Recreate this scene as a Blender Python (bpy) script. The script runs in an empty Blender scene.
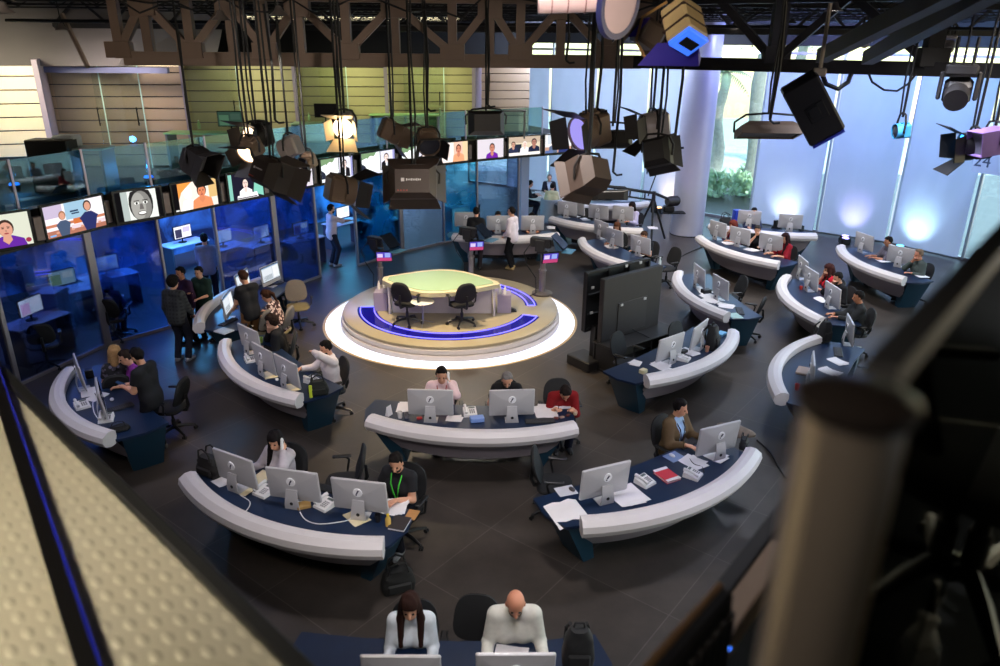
import bpy, bmesh, math, random
import numpy as np
from mathutils import Vector, Matrix, Euler
random.seed(7)
PI = math.pi
scene = bpy.context.scene
COL = scene.collection

# ------------------------------------------------------------------ camera numbers (image 1000 x 666)
F = 745.0; TH = math.radians(21.5); ROLL = math.radians(0.5); CH = 5.85
FW = Vector((0, math.cos(TH), -math.sin(TH)))
_r0 = Vector((1, 0, 0)); _u0 = _r0.cross(FW)
CR = _r0 * math.cos(ROLL) + _u0 * math.sin(ROLL)
CU = -_r0 * math.sin(ROLL) + _u0 * math.cos(ROLL)
CAM = Vector((0, 0, CH))
def ray(px, py): return FW + CR * ((px - 500) / F) - CU * ((py - 333) / F)
def at(px, py, z=0.0):
    d = ray(px, py); return CAM + d * ((z - CH) / d.z)
def atY(px, py, Y):
    d = ray(px, py); return CAM + d * (Y / d.y)

# ------------------------------------------------------------------ materials
def lin(c):
    return tuple(((v / 255) / 12.92 if v / 255 <= 0.04045 else (((v / 255) + 0.055) / 1.055) ** 2.4) for v in c[:3])
MATS = {}
def mat(name, rgb, rough=0.5, metal=0.0, var=0.12, scale=9.0, bump=0.0, emit=None, estr=0.0, spec=0.5, bscale=None):
    """principled material with a noise driven tone variation"""
    if name in MATS: return MATS[name]
    m = bpy.data.materials.new(name); m.use_nodes = True; MATS[name] = m
    nt = m.node_tree; n = nt.nodes; l = nt.links
    b = n['Principled BSDF']
    c = lin(rgb)
    b.inputs['Roughness'].default_value = rough; b.inputs['Metallic'].default_value = metal
    b.inputs['Specular IOR Level'].default_value = spec
    if var > 0:
        tc = n.new('ShaderNodeTexCoord'); nz = n.new('ShaderNodeTexNoise'); nz.inputs['Scale'].default_value = scale
        nz.inputs['Detail'].default_value = 3
        mx = n.new('ShaderNodeMix'); mx.data_type = 'RGBA'
        mx.inputs[6].default_value = (*[v * (1 - var) for v in c], 1); mx.inputs[7].default_value = (*[min(1, v * (1 + var)) for v in c], 1)
        l.new(tc.outputs['Object'], nz.inputs['Vector']); l.new(nz.outputs['Fac'], mx.inputs[0]); l.new(mx.outputs[2], b.inputs['Base Color'])
        if bump > 0:
            bp = n.new('ShaderNodeBump'); bp.inputs['Strength'].default_value = bump
            nb = nz
            if bscale:
                nb = n.new('ShaderNodeTexNoise'); nb.inputs['Scale'].default_value = bscale; l.new(tc.outputs['Object'], nb.inputs['Vector'])
            l.new(nb.outputs['Fac'], bp.inputs['Height']); l.new(bp.outputs['Normal'], b.inputs['Normal'])
    else:
        b.inputs['Base Color'].default_value = (*c, 1)
    if emit is not None:
        b.inputs['Emission Color'].default_value = (*lin(emit), 1); b.inputs['Emission Strength'].default_value = estr
    return m
def glow(name, rgb, s):
    if name in MATS: return MATS[name]
    m = bpy.data.materials.new(name); m.use_nodes = True; MATS[name] = m
    n = m.node_tree.nodes; n.clear()
    e = n.new('ShaderNodeEmission'); o = n.new('ShaderNodeOutputMaterial')
    e.inputs[0].default_value = (*lin(rgb), 1); e.inputs[1].default_value = s
    m.node_tree.links.new(e.outputs[0], o.inputs[0]); return m
def glass(name, rgb, gloss=0.12, rough=0.02, film=None):
    """thin pane: coloured transparency with a fresnel reflection, optionally a printed noise film"""
    if name in MATS: return MATS[name]
    m = bpy.data.materials.new(name); m.use_nodes = True; MATS[name] = m
    nt = m.node_tree; n = nt.nodes; l = nt.links; n.clear()
    o = n.new('ShaderNodeOutputMaterial'); t = n.new('ShaderNodeBsdfTransparent'); g = n.new('ShaderNodeBsdfGlossy')
    t.inputs[0].default_value = (*lin(rgb), 1); g.inputs['Roughness'].default_value = rough
    lw = n.new('ShaderNodeLayerWeight'); lw.inputs[0].default_value = 0.35
    mul = n.new('ShaderNodeMath'); mul.operation = 'MULTIPLY_ADD'; mul.inputs[1].default_value = 0.5; mul.inputs[2].default_value = gloss * 0.4
    l.new(lw.outputs['Fresnel'], mul.inputs[0])
    mx = n.new('ShaderNodeMixShader'); l.new(mul.outputs[0], mx.inputs[0]); l.new(t.outputs[0], mx.inputs[1]); l.new(g.outputs[0], mx.inputs[2])
    last = mx
    if film:
        frgb, amt, sc = film
        d = n.new('ShaderNodeBsdfTranslucent'); d.inputs[0].default_value = (*lin(frgb), 1)
        d2 = n.new('ShaderNodeBsdfDiffuse'); d2.inputs[0].default_value = (*lin(frgb), 1)
        ad = n.new('ShaderNodeMixShader'); l.new(d.outputs[0], ad.inputs[1]); l.new(d2.outputs[0], ad.inputs[2])
        tc = n.new('ShaderNodeTexCoord'); nz = n.new('ShaderNodeTexNoise'); nz.inputs['Scale'].default_value = sc; nz.inputs['Detail'].default_value = 5
        nz.inputs['Distortion'].default_value = 1.4
        rp = n.new('ShaderNodeValToRGB'); rp.color_ramp.elements[0].position = 0.47; rp.color_ramp.elements[1].position = 0.6
        rp.color_ramp.elements[1].color = (amt, amt, amt, 1)
        l.new(tc.outputs['Object'], nz.inputs['Vector']); l.new(nz.outputs['Fac'], rp.inputs[0])
        m2 = n.new('ShaderNodeMixShader'); l.new(rp.outputs[0], m2.inputs[0]); l.new(mx.outputs[0], m2.inputs[1]); l.new(ad.outputs[0], m2.inputs[2]); last = m2
    l.new(last.outputs[0], o.inputs[0]); return m
def vcol_emit(name, s):
    if name in MATS: return MATS[name]
    m = bpy.data.materials.new(name); m.use_nodes = True; MATS[name] = m
    n = m.node_tree.nodes; l = m.node_tree.links; n.clear()
    e = n.new('ShaderNodeEmission'); o = n.new('ShaderNodeOutputMaterial'); a = n.new('ShaderNodeAttribute'); a.attribute_name = 'Col'
    e.inputs[1].default_value = s
    l.new(a.outputs['Color'], e.inputs[0]); l.new(e.outputs[0], o.inputs[0]); return m

# ------------------------------------------------------------------ mesh builder
def _perp(d):
    d = d.normalized(); a = Vector((0, 0, 1)) if abs(d.z) < 0.9 else Vector((1, 0, 0))
    x = d.cross(a).normalized(); return x, d.cross(x).normalized()
class MB:
    def __init__(s): s.v = []; s.f = []; s.c = []; s.M = Matrix.Identity(4)
    def at(s, loc=(0, 0, 0), rot=(0, 0, 0)): s.M = Matrix.Translation(loc) @ Euler(rot).to_matrix().to_4x4(); return s
    def add(s, vs, fs, col=None):
        o = len(s.v); M = s.M
        s.v += [tuple(M @ Vector(p)) for p in vs]; s.f += [tuple(i + o for i in f) for f in fs]
        s.c += [col] * len(fs); return s
    def box(s, c, d, bev=0.0, rot=None, taper=1.0):
        hx, hy, hz = d[0] / 2, d[1] / 2, d[2] / 2
        R = Euler(rot).to_matrix() if rot else None
        b = min(bev, hx * .95, hy * .95, hz * .95)
        pts = []
        for sx in (-1, 1):
            for sy in (-1, 1):
                for sz in (-1, 1):
                    t = taper if sz < 0 else 1.0
                    if b > 0: pts.append([(sx * hx * t, sy * (hy - b) * t, sz * (hz - b)), (sx * (hx - b) * t, sy * hy * t, sz * (hz - b)), (sx * (hx - b) * t, sy * (hy - b) * t, sz * hz)])
                    else: pts.append([(sx * hx * t, sy * hy * t, sz * hz)])
        def T(p):
            p = Vector(p)
            if R: p = R @ p
            return (p.x + c[0], p.y + c[1], p.z + c[2])
        if b <= 0:
            vs = [T(p[0]) for p in pts]
            return s.add(vs, [(0, 1, 3, 2), (4, 6, 7, 5), (0, 4, 5, 1), (2, 3, 7, 6), (0, 2, 6, 4), (1, 5, 7, 3)])
        vs = [T(q) for p in pts for q in p]
        I = lambda i, a: i * 3 + a
        fs = []
        for a, quad in ((0, (0, 1, 3, 2)), (0, (4, 6, 7, 5)), (1, (0, 4, 5, 1)), (1, (2, 3, 7, 6)), (2, (0, 2, 6, 4)), (2, (1, 5, 7, 3))):
            fs.append(tuple(I(i, a) for i in quad))
        def edge(i, j, a, b2):
            fs.append((I(i, a), I(j, a), I(j, b2), I(i, b2)))
        for i, j in ((0, 1), (2, 3), (4, 5), (6, 7)): edge(i, j, 0, 1)
        for i, j in ((0, 2), (1, 3), (4, 6), (5, 7)): edge(i, j, 0, 2)
        for i, j in ((0, 4), (1, 5), (2, 6), (3, 7)): edge(i, j, 1, 2)
        for i in range(8): fs.append((I(i, 0), I(i, 1), I(i, 2)))
        return s.add(vs, fs)
    def tube(s, path, r, n=8, closed=False, cap=True):
        P = [Vector(p) for p in path]; m = len(P)
        rs = r if isinstance(r, (list, tuple)) else [r] * m
        vs = []; fs = []; x = None
        for i, p in enumerate(P):
            if closed: d = P[(i + 1) % m] - P[i - 1]
            else: d = P[min(i + 1, m - 1)] - P[max(i - 1, 0)]
            if d.length < 1e-9: d = Vector((0, 0, 1))
            d.normalize()
            if x is None: x, y = _perp(d)
            else:
                x = (x - d * x.dot(d)); x = x.normalized() if x.length > 1e-6 else _perp(d)[0]; y = d.cross(x)
            for k in range(n):
                a = 2 * PI * k / n; vs.append(p + x * (rs[i] * math.cos(a)) + y * (rs[i] * math.sin(a)))
        for i in range(m if closed else m - 1):
            j = (i + 1) % m
            for k in range(n): fs.append((i * n + k, i * n + (k + 1) % n, j * n + (k + 1) % n, j * n + k))
        if cap and not closed: fs.append(tuple(range(n))[::-1]); fs.append(tuple((m - 1) * n + k for k in range(n)))
        return s.add(vs, fs)
    def cyl(s, a, b, r, n=16, r2=None): return s.tube([a, b], [r, r if r2 is None else r2], n)
    def lathe(s, prof, n=24, c=(0, 0, 0), a0=0.0, a1=2 * PI, cap=True):
        full = abs(a1 - a0 - 2 * PI) < 1e-6; m = n if full else n + 1; vs = []; fs = []
        for (r, z) in prof:
            for k in range(m):
                a = a0 + (a1 - a0) * k / n; vs.append((c[0] + r * math.cos(a), c[1] + r * math.sin(a), c[2] + z))
        for i in range(len(prof) - 1):
            for k in range(n):
                k2 = (k + 1) % m; fs.append((i * m + k, i * m + k2, (i + 1) * m + k2, (i + 1) * m + k))
        if full and cap:
            if prof[0][0] > 1e-6: fs.append(tuple(range(m))[::-1])
            if prof[-1][0] > 1e-6: fs.append(tuple((len(prof) - 1) * m + k for k in range(m)))
        return s.add(vs, fs)
    def prism(s, poly, z0, z1, top=None):
        n = len(poly); q = top or poly
        return s.add([(x, y, z0) for x, y in poly] + [(x, y, z1) for x, y in q],
                     [tuple(range(n))[::-1], tuple(range(n, 2 * n))] + [(i, (i + 1) % n, n + (i + 1) % n, n + i) for i in range(n)])
    def strip(s, A, B, closed=False):
        n = len(A); return s.add(list(A) + list(B), [(i, (i + 1) % n, n + (i + 1) % n, n + i) for i in range(n if closed else n - 1)])
    def loft(s, rings, capped=True, closedring=True):
        n = len(rings[0]); vs = [p for r in rings for p in r]; fs = []
        for i in range(len(rings) - 1):
            for k in range(n if closedring else n - 1): fs.append((i * n + k, i * n + (k + 1) % n, (i + 1) * n + (k + 1) % n, (i + 1) * n + k))
        if capped and closedring: fs.append(tuple(range(n))[::-1]); fs.append(tuple((len(rings) - 1) * n + k for k in range(n)))
        return s.add(vs, fs)
    def ell(s, c, r, n=12, m=8):
        vs = [(c[0], c[1], c[2] - r[2])]; fs = []
        for i in range(1, m):
            t = -PI / 2 + PI * i / m
            for k in range(n): a = 2 * PI * k / n; vs.append((c[0] + r[0] * math.cos(t) * math.cos(a), c[1] + r[1] * math.cos(t) * math.sin(a), c[2] + r[2] * math.sin(t)))
        vs.append((c[0], c[1], c[2] + r[2])); e = len(vs) - 1
        for k in range(n):
            fs.append((0, 1 + (k + 1) % n, 1 + k)); fs.append((e, e - n + k, e - n + (k + 1) % n))
            for i in range(m - 2): fs.append((1 + i * n + k, 1 + i * n + (k + 1) % n, 1 + (i + 1) * n + (k + 1) % n, 1 + (i + 1) * n + k))
        return s.add(vs, fs)
    def quad(s, a, b, c, d, col=None): return s.add([a, b, c, d], [(0, 1, 2, 3)], col)
    def poly(s, pts, col=None): return s.add(pts, [tuple(range(len(pts)))], col)
    def build(s, name, material, parent=None, smooth=True, label=None, angle=0.7):
        me = bpy.data.meshes.new(name); me.from_pydata(s.v, [], s.f)
        me.materials.append(material)
        if smooth:
            me.polygons.foreach_set('use_smooth', [True] * len(me.polygons)); me.set_sharp_from_angle(angle=angle)
        if any(c is not None for c in s.c):
            a = me.color_attributes.new('Col', 'FLOAT_COLOR', 'CORNER'); arr = []
            for p, c in zip(me.polygons, s.c): arr += list((*lin(c or (0, 0, 0)), 1.0)) * p.loop_total
            a.data.foreach_set('color', arr)
        me.update()
        return link(name, me, parent, label)
def link(name, me, parent=None, label=None):
    o = bpy.data.objects.new(name, me); COL.objects.link(o)
    if parent: o.parent = parent
    if label: o['label'] = label
    return o
def thing(name, label, cat, loc=(0, 0, 0), rz=0.0, group=None):
    o = bpy.data.objects.new(name, None); COL.objects.link(o); o.empty_display_size = 0.1
    o.location = loc; o.rotation_euler = (0, 0, rz)
    return tag(o, label, cat, group)
def tag(o, label, cat, group=None):
    o['label'] = label; o['category'] = cat
    if group: o['group'] = group
    return o
def structure(o, label=None):
    o['kind'] = 'structure'
    if label: o['label'] = label
    return o
def dup(root, loc=None, rz=None, label=None, group=None):
    r = root.copy(); COL.objects.link(r)
    if loc is not None: r.location = loc
    if rz is not None: r.rotation_euler = (0, 0, rz)
    if label: r['label'] = label
    if group: r['group'] = group
    for ch in list(root.children):
        c = ch.copy(); COL.objects.link(c); c.parent = r
        for g in list(ch.children):
            d = g.copy(); COL.objects.link(d); d.parent = c
    return r
_PROTO = {}
def proto(key, maker, label, loc, rz=0.0, group=None):
    """first call builds the thing, later calls copy it and all its parts"""
    if key in _PROTO: return dup(_PROTO[key], loc, rz, label, group)
    r = maker(label); r.location = loc; r.rotation_euler = (0, 0, rz)
    if group: r['group'] = group
    _PROTO[key] = r; return r
def heading(dx, dy): return math.atan2(-dx, dy)      # rotation that turns local +y to (dx, dy)

# camera
cd = bpy.data.cameras.new('camera'); cam = bpy.data.objects.new('camera', cd); COL.objects.link(cam)
cam.matrix_world = Matrix(((CR.x, CU.x, -FW.x, CAM.x), (CR.y, CU.y, -FW.y, CAM.y), (CR.z, CU.z, -FW.z, CAM.z), (0, 0, 0, 1)))
cd.sensor_width = 36; cd.lens = 36 * F / 1000; cd.clip_start = 0.02; cd.clip_end = 300
cd.dof.use_dof = True; cd.dof.focus_distance = 13.0; cd.dof.aperture_fstop = 1.6
scene.camera = cam
scene.view_settings.view_transform = 'Standard'; scene.view_settings.look = 'None'
scene.view_settings.gamma = 1.0; scene.view_settings.use_curve_mapping = False
scene.view_settings.exposure = 0.0
# ------------------------------------------------------------------ people: a smooth distance field turned into one continuous surface
class Field:
    def __init__(s, lo, hi, h):
        s.h = h; s.lo = np.array(lo, float) - 3 * h; n = np.ceil((np.array(hi) + 3 * h - s.lo) / h).astype(int) + 1
        s.n = n; s.a = np.full(n, 0.6, np.float32)
        s.ax = [(s.lo[i] + h * np.arange(n[i])).astype(np.float32) for i in range(3)]
    def sub(s, lo, hi):
        i0 = np.clip(np.floor((np.array(lo) - s.lo) / s.h).astype(int), 0, s.n - 1); i1 = np.clip(np.ceil((np.array(hi) - s.lo) / s.h).astype(int) + 1, 1, s.n)
        sl = tuple(slice(a, b) for a, b in zip(i0, i1))
        X = s.ax[0][sl[0]][:, None, None]; Y = s.ax[1][sl[1]][None, :, None]; Z = s.ax[2][sl[2]][None, None, :]
        return sl, X, Y, Z
    def put(s, sl, d, k):
        a = s.a[sl]
        if k > 0:
            hh = np.maximum(k - np.abs(a - d), 0) / k; s.a[sl] = np.minimum(a, d) - hh * hh * k * 0.25
        else: s.a[sl] = np.minimum(a, d)
    def cone(s, a, b, ra, rb, k=0.03, flat=False):
        a = np.array(a, float); b = np.array(b, float); pad = max(k, 0.02) + 2 * s.h
        lo = np.minimum(a - ra, b - rb) - pad; hi = np.maximum(a + ra, b + rb) + pad
        sl, X, Y, Z = s.sub(lo, hi)
        if 0 in s.a[sl].shape: return
        ba = b - a; L2 = max(float(ba @ ba), 1e-9)
        t = ((X - a[0]) * ba[0] + (Y - a[1]) * ba[1] + (Z - a[2]) * ba[2]) / L2
        tc = np.clip(t, 0, 1)
        d = np.sqrt((X - a[0] - tc * ba[0]) ** 2 + (Y - a[1] - tc * ba[1]) ** 2 + (Z - a[2] - tc * ba[2]) ** 2) - (ra + (rb - ra) * tc)
        if flat: d = np.maximum(d, (t - 1) * math.sqrt(L2))
        s.put(sl, d.astype(np.float32), k)
    def ell(s, c, M, r, k=0.02):
        """ellipsoid with axes in the columns of M"""
        R = max(r) + max(k, .02) + 2 * s.h; c = np.array(c, float)
        sl, X, Y, Z = s.sub(c - R, c + R)
        if 0 in s.a[sl].shape: return
        dx, dy, dz = X - c[0], Y - c[1], Z - c[2]; M = np.array(M)
        q = 0; g = 0
        for i in range(3):
            u = (dx * M[0, i] + dy * M[1, i] + dz * M[2, i]); q = q + (u / r[i]) ** 2; g = g + (u / r[i] ** 2) ** 2
        k0 = np.sqrt(q); k1 = np.sqrt(g) + 1e-6
        s.put(sl, (k0 * (k0 - 1) / k1).astype(np.float32), k)
    def nets(s):
        a = s.a; ins = a < 0; h = s.h
        cnt = np.zeros(tuple(s.n - 1), np.int8)
        offs = [(i, j, k) for i in (0, 1) for j in (0, 1) for k in (0, 1)]
        for (i, j, k) in offs: cnt += ins[i:s.n[0] - 1 + i, j:s.n[1] - 1 + j, k:s.n[2] - 1 + k]
        act = (cnt > 0) & (cnt < 8); idx = np.argwhere(act)
        if len(idx) == 0: return np.zeros((0, 3)), np.zeros((0, 4), int)
        num = np.full(act.shape, -1, np.int64); num[act] = np.arange(len(idx))
        val = np.stack([a[idx[:, 0] + i, idx[:, 1] + j, idx[:, 2] + k] for (i, j, k) in offs], 1)
        acc = np.zeros((len(idx), 3)); n = np.zeros(len(idx))
        for p in range(8):
            for q in range(p + 1, 8):
                if sum(x != y for x, y in zip(offs[p], offs[q])) != 1: continue
                va, vb = val[:, p], val[:, q]; m = (va < 0) != (vb < 0)
                t = np.where(m, va / np.where(m, va - vb, 1), 0)
                pt = np.array(offs[p])[None] + t[:, None] * (np.array(offs[q]) - np.array(offs[p]))[None]
                acc += pt * m[:, None]; n += m
        V = s.lo + h * (idx + acc / n[:, None])
        Q = []
        for ax in range(3):
            b, c = (ax + 1) % 3, (ax + 2) % 3
            sl0 = [slice(None)] * 3; sl1 = [slice(None)] * 3
            sl0[ax] = slice(0, -1); sl1[ax] = slice(1, None)
            e = ins[tuple(sl0)] != ins[tuple(sl1)]; w = np.argwhere(e)
            w = w[(w[:, b] > 0) & (w[:, c] > 0) & (w[:, b] < s.n[b] - 1) & (w[:, c] < s.n[c] - 1)]
            if len(w) == 0: continue
            def cell(db, dc):
                z = w.copy(); z[:, b] -= db; z[:, c] -= dc; return num[z[:, 0], z[:, 1], z[:, 2]]
            q = np.stack([cell(1, 1), cell(0, 1), cell(0, 0), cell(1, 0)], 1)
            fl = ~ins[w[:, 0], w[:, 1], w[:, 2]]
            q[fl] = q[fl][:, ::-1]; Q.append(q)
        Q = np.concatenate(Q); Q = Q[(Q >= 0).all(1)]
        return V, Q
def np_mesh(name, V, Q, material, parent, label=None):
    me = bpy.data.meshes.new(name); nv, nq = len(V), len(Q)
    me.vertices.add(nv); me.vertices.foreach_set('co', V.astype(np.float32).ravel())
    me.loops.add(nq * 4); me.loops.foreach_set('vertex_index', Q.astype(np.int32).ravel())
    me.polygons.add(nq); me.polygons.foreach_set('loop_start', np.arange(0, nq * 4, 4, dtype=np.int32)); me.polygons.foreach_set('loop_total', np.full(nq, 4, np.int32))
    me.polygons.foreach_set('use_smooth', np.ones(nq, bool)); me.materials.append(material); me.update(calc_edges=True); me.validate()
    return link(name, me, parent, label)
def rotm(pitch=0, yaw=0, roll=0):
    """pitch bends forward, yaw turns left, roll tips to the right; local y forward, z up"""
    return np.array(Euler((-pitch, roll, yaw), 'XYZ').to_matrix())
def ik(a, w, l1, l2, pole):
    a = np.array(a, float); w = np.array(w, float); d = w - a; L = np.linalg.norm(d)
    if L > (l1 + l2) * .985: w = a + d / L * (l1 + l2) * .985; d = w - a; L = np.linalg.norm(d)
    x = (l1 * l1 - l2 * l2 + L * L) / (2 * L); hgt = math.sqrt(max(l1 * l1 - x * x, 0)); u = d / L
    p = np.array(pole, float); p = p - u * (p @ u); p /= np.linalg.norm(p) + 1e-9
    return a + u * x + p * hgt, w
SKIN = dict(light=(205, 150, 122), tan=(178, 120, 90), dark=(120, 76, 55), pale=(214, 165, 142), pink=(208, 140, 112))
def person(label, head=None, feet=None, face=0.0, sit=True, lean=10, twist=0, hd=(15, 0, 0), L='type', R='type', female=False, s=1.0,
           skin='light', hair=('short', (24, 18, 16)), top=((40, 40, 44), 'long', 0.012), pants=(28, 30, 40), shoes=(25, 24, 24), beard=None,
           lanyard=None, inner=None, dots=None, zadd=0.0, h=0.012, spread=0.0, under=0.30, plaid=None, roll=0):
    hd = [math.radians(v) for v in (hd[0] * .55, hd[1], hd[2])]; le = math.radians(lean)
    ph = 0.575 if sit else 0.95 * s
    pel = np.array([0, 0, ph + zadd]); T = rotm(le, math.radians(twist), math.radians(roll))
    w = (0.92 if female else 1.0) * s
    tp = lambda x, y, z: pel + T @ (np.array([x, y, z]) * s)
    chest = tp(0, 0.01, .30); nb = tp(0, -.015, .475); shL = tp(-.163 * w / s, -.005, .42); shR = tp(.163 * w / s, -.005, .42)
    Hm = T @ rotm(hd[0], hd[1], hd[2]); hc = nb + T @ np.array([0, .012, .045]) * s + Hm @ np.array([0, .022, .115]) * s
    hp = lambda x, y, z: hc + Hm @ (np.array([x, y, z]) * s)
    presets = dict(type=lambda q: (q * .15, .40, .80), near=lambda q: (q * .16, .30, .79), desk=lambda q: (q * .10, .46, .80), fold=lambda q: (q * .03, .33, .82),
                   phone=lambda q: tuple(hp(q * .115, .06, -.085)), chin=lambda q: tuple(hp(q * .045, .125, -.16)), mouth=lambda q: tuple(hp(q * .02, .15, -.12)),
                   side=lambda q: (q * .23 * s, .06, .80 * s), gest=lambda q: (q * .15, .30, 1.10 * s), lap=lambda q: (q * .10, .27, .68), point=lambda q: (q * .1, .52, 1.25 * s),
                   low=lambda q: (q * .17, .26, .86 * s))
    arms = {}
    for q, key, sh in ((-1, L, shL), (1, R, shR)):
        tgt = presets[key](q) if isinstance(key, str) else key[:3]
        pole = np.array(key[3:]) if not isinstance(key, str) and len(key) == 6 else np.array([q * .32, -.35, -.8]) if key not in ('phone', 'chin', 'mouth') else np.array([q * .5, .35, -.8])
        el, wr = ik(sh, tgt, .285 * s, .25 * s, pole); arms[q] = (sh, el, wr, key)
    legs = {}
    for q in (-1, 1):
        hip = pel + np.array([q * .09 * w, 0, -.03])
        if sit:
            ank = np.array([q * (.10 + spread), under, .085]); kn, ank = ik(hip, ank, .43 * s, .42 * s, (q * (.1 + spread * 2), 1, .9))
        else:
            ank = np.array([q * (.095 + spread), -.01 + q * .03, .085]); kn, ank = ik(hip, ank, .44 * s, .435 * s, (q * .1, 1, .05))
        legs[q] = (hip, kn, ank)
    allp = [hp(x, y, z) for x in (-.12, .12) for y in (-.16, .13) for z in (-.15, .15)] + [shL, shR, pel + [.2, .12, -.15], pel - [.2, .18, .15]]
    for q in (-1, 1):
        allp += [np.array(p) for p in arms[q][1:3]] + [np.array(p) for p in legs[q]] + [legs[q][2] + [q * .06, .24, -.09], legs[q][2] + [0, -.1, -.09]]
    allp = np.array(allp); lo, hi = allp.min(0) - .16, allp.max(0) + .16; lo[2] = max(lo[2], -.03)
    fr = max(.0088 * s, .72 * h)
    def torso(f, g, k=.05, low=True):
        for q in (-1, 1):
            f.cone(tp(q * .055, 0, -.02), tp(q * .078 * (w / s), .012, .27), .100 * w + g, .100 * w + g, k)
            f.cone(tp(q * .078 * (w / s), .012, .27), tp(q * .11 * (w / s), -.005, .39), .098 * w + g, .062 * s + g, k)
            f.cone(tp(q * .02, -.02, .45), tp(q * .155 * (w / s), -.008, .42), .047 * s + g, .049 * s + g, k)
            if female: f.ell(tp(q * .075, .085, .27), T, (.062 * s + g, .055 * s + g, .06 * s + g), .04)
            if low: f.cone(tp(q * .06, -.01, .0), tp(q * .06, -.01, -.09), .105 * w + g, .10 * w + g, k)
    def armf(f, g, upto=2.0, k=.03):
        for q in (-1, 1):
            sh, el, wr, _ = arms[q]
            if upto <= 1: f.cone(sh, sh + (el - sh) * upto, .056 * w + g, .050 * w + g + .004, k, flat=True)
            else:
                f.cone(sh, el, .056 * w + g, .043 * w + g, k); e2 = el + (wr - el) * min(upto - 1, .97)
                f.cone(el, e2, .043 * w + g, (.043 - .015 * min(upto - 1, 1)) * w + g, k, flat=upto < 2)
    def hands(f):
        for q in (-1, 1):
            sh, el, wr, key = arms[q]; fd = (wr - el) / (np.linalg.norm(wr - el) + 1e-9)
            up = np.array([0, 0, 1.0])
            if key in ('phone', 'chin', 'mouth'):
                fd = fd * .5 + np.array([-q * .25, -.1, .9]); up = np.array([q * 1.0, .2, 0])
            elif .70 < wr[2] < .9 and sit: fd = fd * .6 + np.array([0, .8, -.05]); up = np.array([0, 0, 1.0])
            fd /= np.linalg.norm(fd); sd = np.cross(fd, up); sd /= np.linalg.norm(sd); nn = np.cross(sd, fd)   # sd to the right
            palm = wr + fd * .045 * s
            f.ell(palm, np.stack([sd, fd, nn], 1), (.041 * s, .056 * s, .017 * s), .02)
            curl = .75 if key in ('phone', 'chin', 'mouth', 'side') else .35
            for j, (o, ln) in enumerate(((-.030, .066), (-.010, .078), (.011, .074), (.030, .058))):
                o = o * (-q); base = palm + (fd * .046 + sd * o) * s
                d1 = fd * math.cos(curl * .6) - nn * math.sin(curl * .6) + sd * o * 2.2; d2 = fd * math.cos(curl * 1.9) - nn * math.sin(curl * 1.9)
                m = base + d1 * ln * .5 * s; f.cone(base, m, fr * 1.05, fr, .006); f.cone(m, m + d2 * ln * .5 * s, fr, fr * .85, .006)
            tb = palm + (-sd * q * .034 - fd * .022) * s; t1 = tb + (-sd * q * .028 + fd * .026 - nn * .012) * s
            f.cone(tb, t1, fr * 1.25, fr * 1.1, .01); f.cone(t1, t1 + (fd * .03 - nn * .010) * s, fr * 1.1, fr * .9, .006)
    root = thing('person', label, 'person')
    sk = mat('skin_' + skin, SKIN[skin], .55, var=.06, scale=14)
    f = Field(lo, hi, h)
    torso(f, 0); armf(f, 0); hands(f)
    for q in (-1, 1):
        hip, kn, ank = legs[q]
        f.cone(hip, kn, .088 * w, .058 * w, .04); f.cone(kn, ank + [0, 0, .0], .056 * w, .038 * w, .03)
        f.cone(ank + [0, -.03, -.04], ank + [q * .015, .15, -.05], .036, .03, .02)
    f.cone(nb - T @ np.array([0, 0, .03]) * s, hp(0, -.02, -.05), .056 * w, .052 * w, .03)
    f.ell(hp(0, -.012, .025), Hm, (.074 * s, .092 * s, .098 * s), .02)
    f.ell(hp(0, .028, -.055), Hm, (.054 * s, .056 * s, .066 * s), .03)
    f.cone(hp(0, .083, .012), hp(0, .104, -.026), .010 * s, .014 * s, .012)
    f.ell(hp(0, .072, -.062), Hm, (.026 * s, .018 * s, .011 * s), .01)
    for q in (-1, 1):
        f.ell(hp(q * .075, -.006, -.012), Hm, (.011 * s, .022 * s, .032 * s), .008)
    V, Q = f.nets(); np_mesh('body', V, Q, sk, root)
    # eyes
    e = MB()
    for q in (-1, 1): e.ell(tuple(hp(q * .031, .075, .004)), (.0125 * s, .0125 * s, .009 * s), 8, 6)
    e.build('eyes', mat('eye_dark', (30, 22, 20), .25, var=0), root)
    if beard is None or beard is True: pass
    if beard:
        fb = Field(np.minimum.reduce([hp(x, y, z) for x in (-.09, .09) for y in (-.05, .12) for z in (-.14, .0)]), np.maximum.reduce([hp(x, y, z) for x in (-.09, .09) for y in (-.05, .12) for z in (-.14, .0)]), .008)
        fb.ell(hp(0, .028, -.062), Hm, (.058 * s, .060 * s, .066 * s), 0)
        X, Y, Z = np.meshgrid(*fb.ax, indexing='ij'); P = np.stack([X, Y, Z], -1) - hc; loc = P @ Hm
        cut = np.maximum(loc[..., 2] + .045, -(loc[..., 1] - .0)); mouth = np.sqrt((loc[..., 0] / 1.6) ** 2 + (loc[..., 1] - .09) ** 2 + (loc[..., 2] + .064) ** 2) - .014
        fb.a = np.maximum(np.maximum(fb.a, cut), -mouth).astype(np.float32)
        V, Q = fb.nets()
        if len(Q): np_mesh('beard', V, Q, mat('hair_%d_%d_%d' % beard, beard, .8, var=.2, scale=60), root)
    # hair
    kind, hcol = hair
    hm = mat('hair_%d_%d_%d' % hcol, hcol, .75, var=.35, scale=60, bump=.3, spec=.12)
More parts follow.
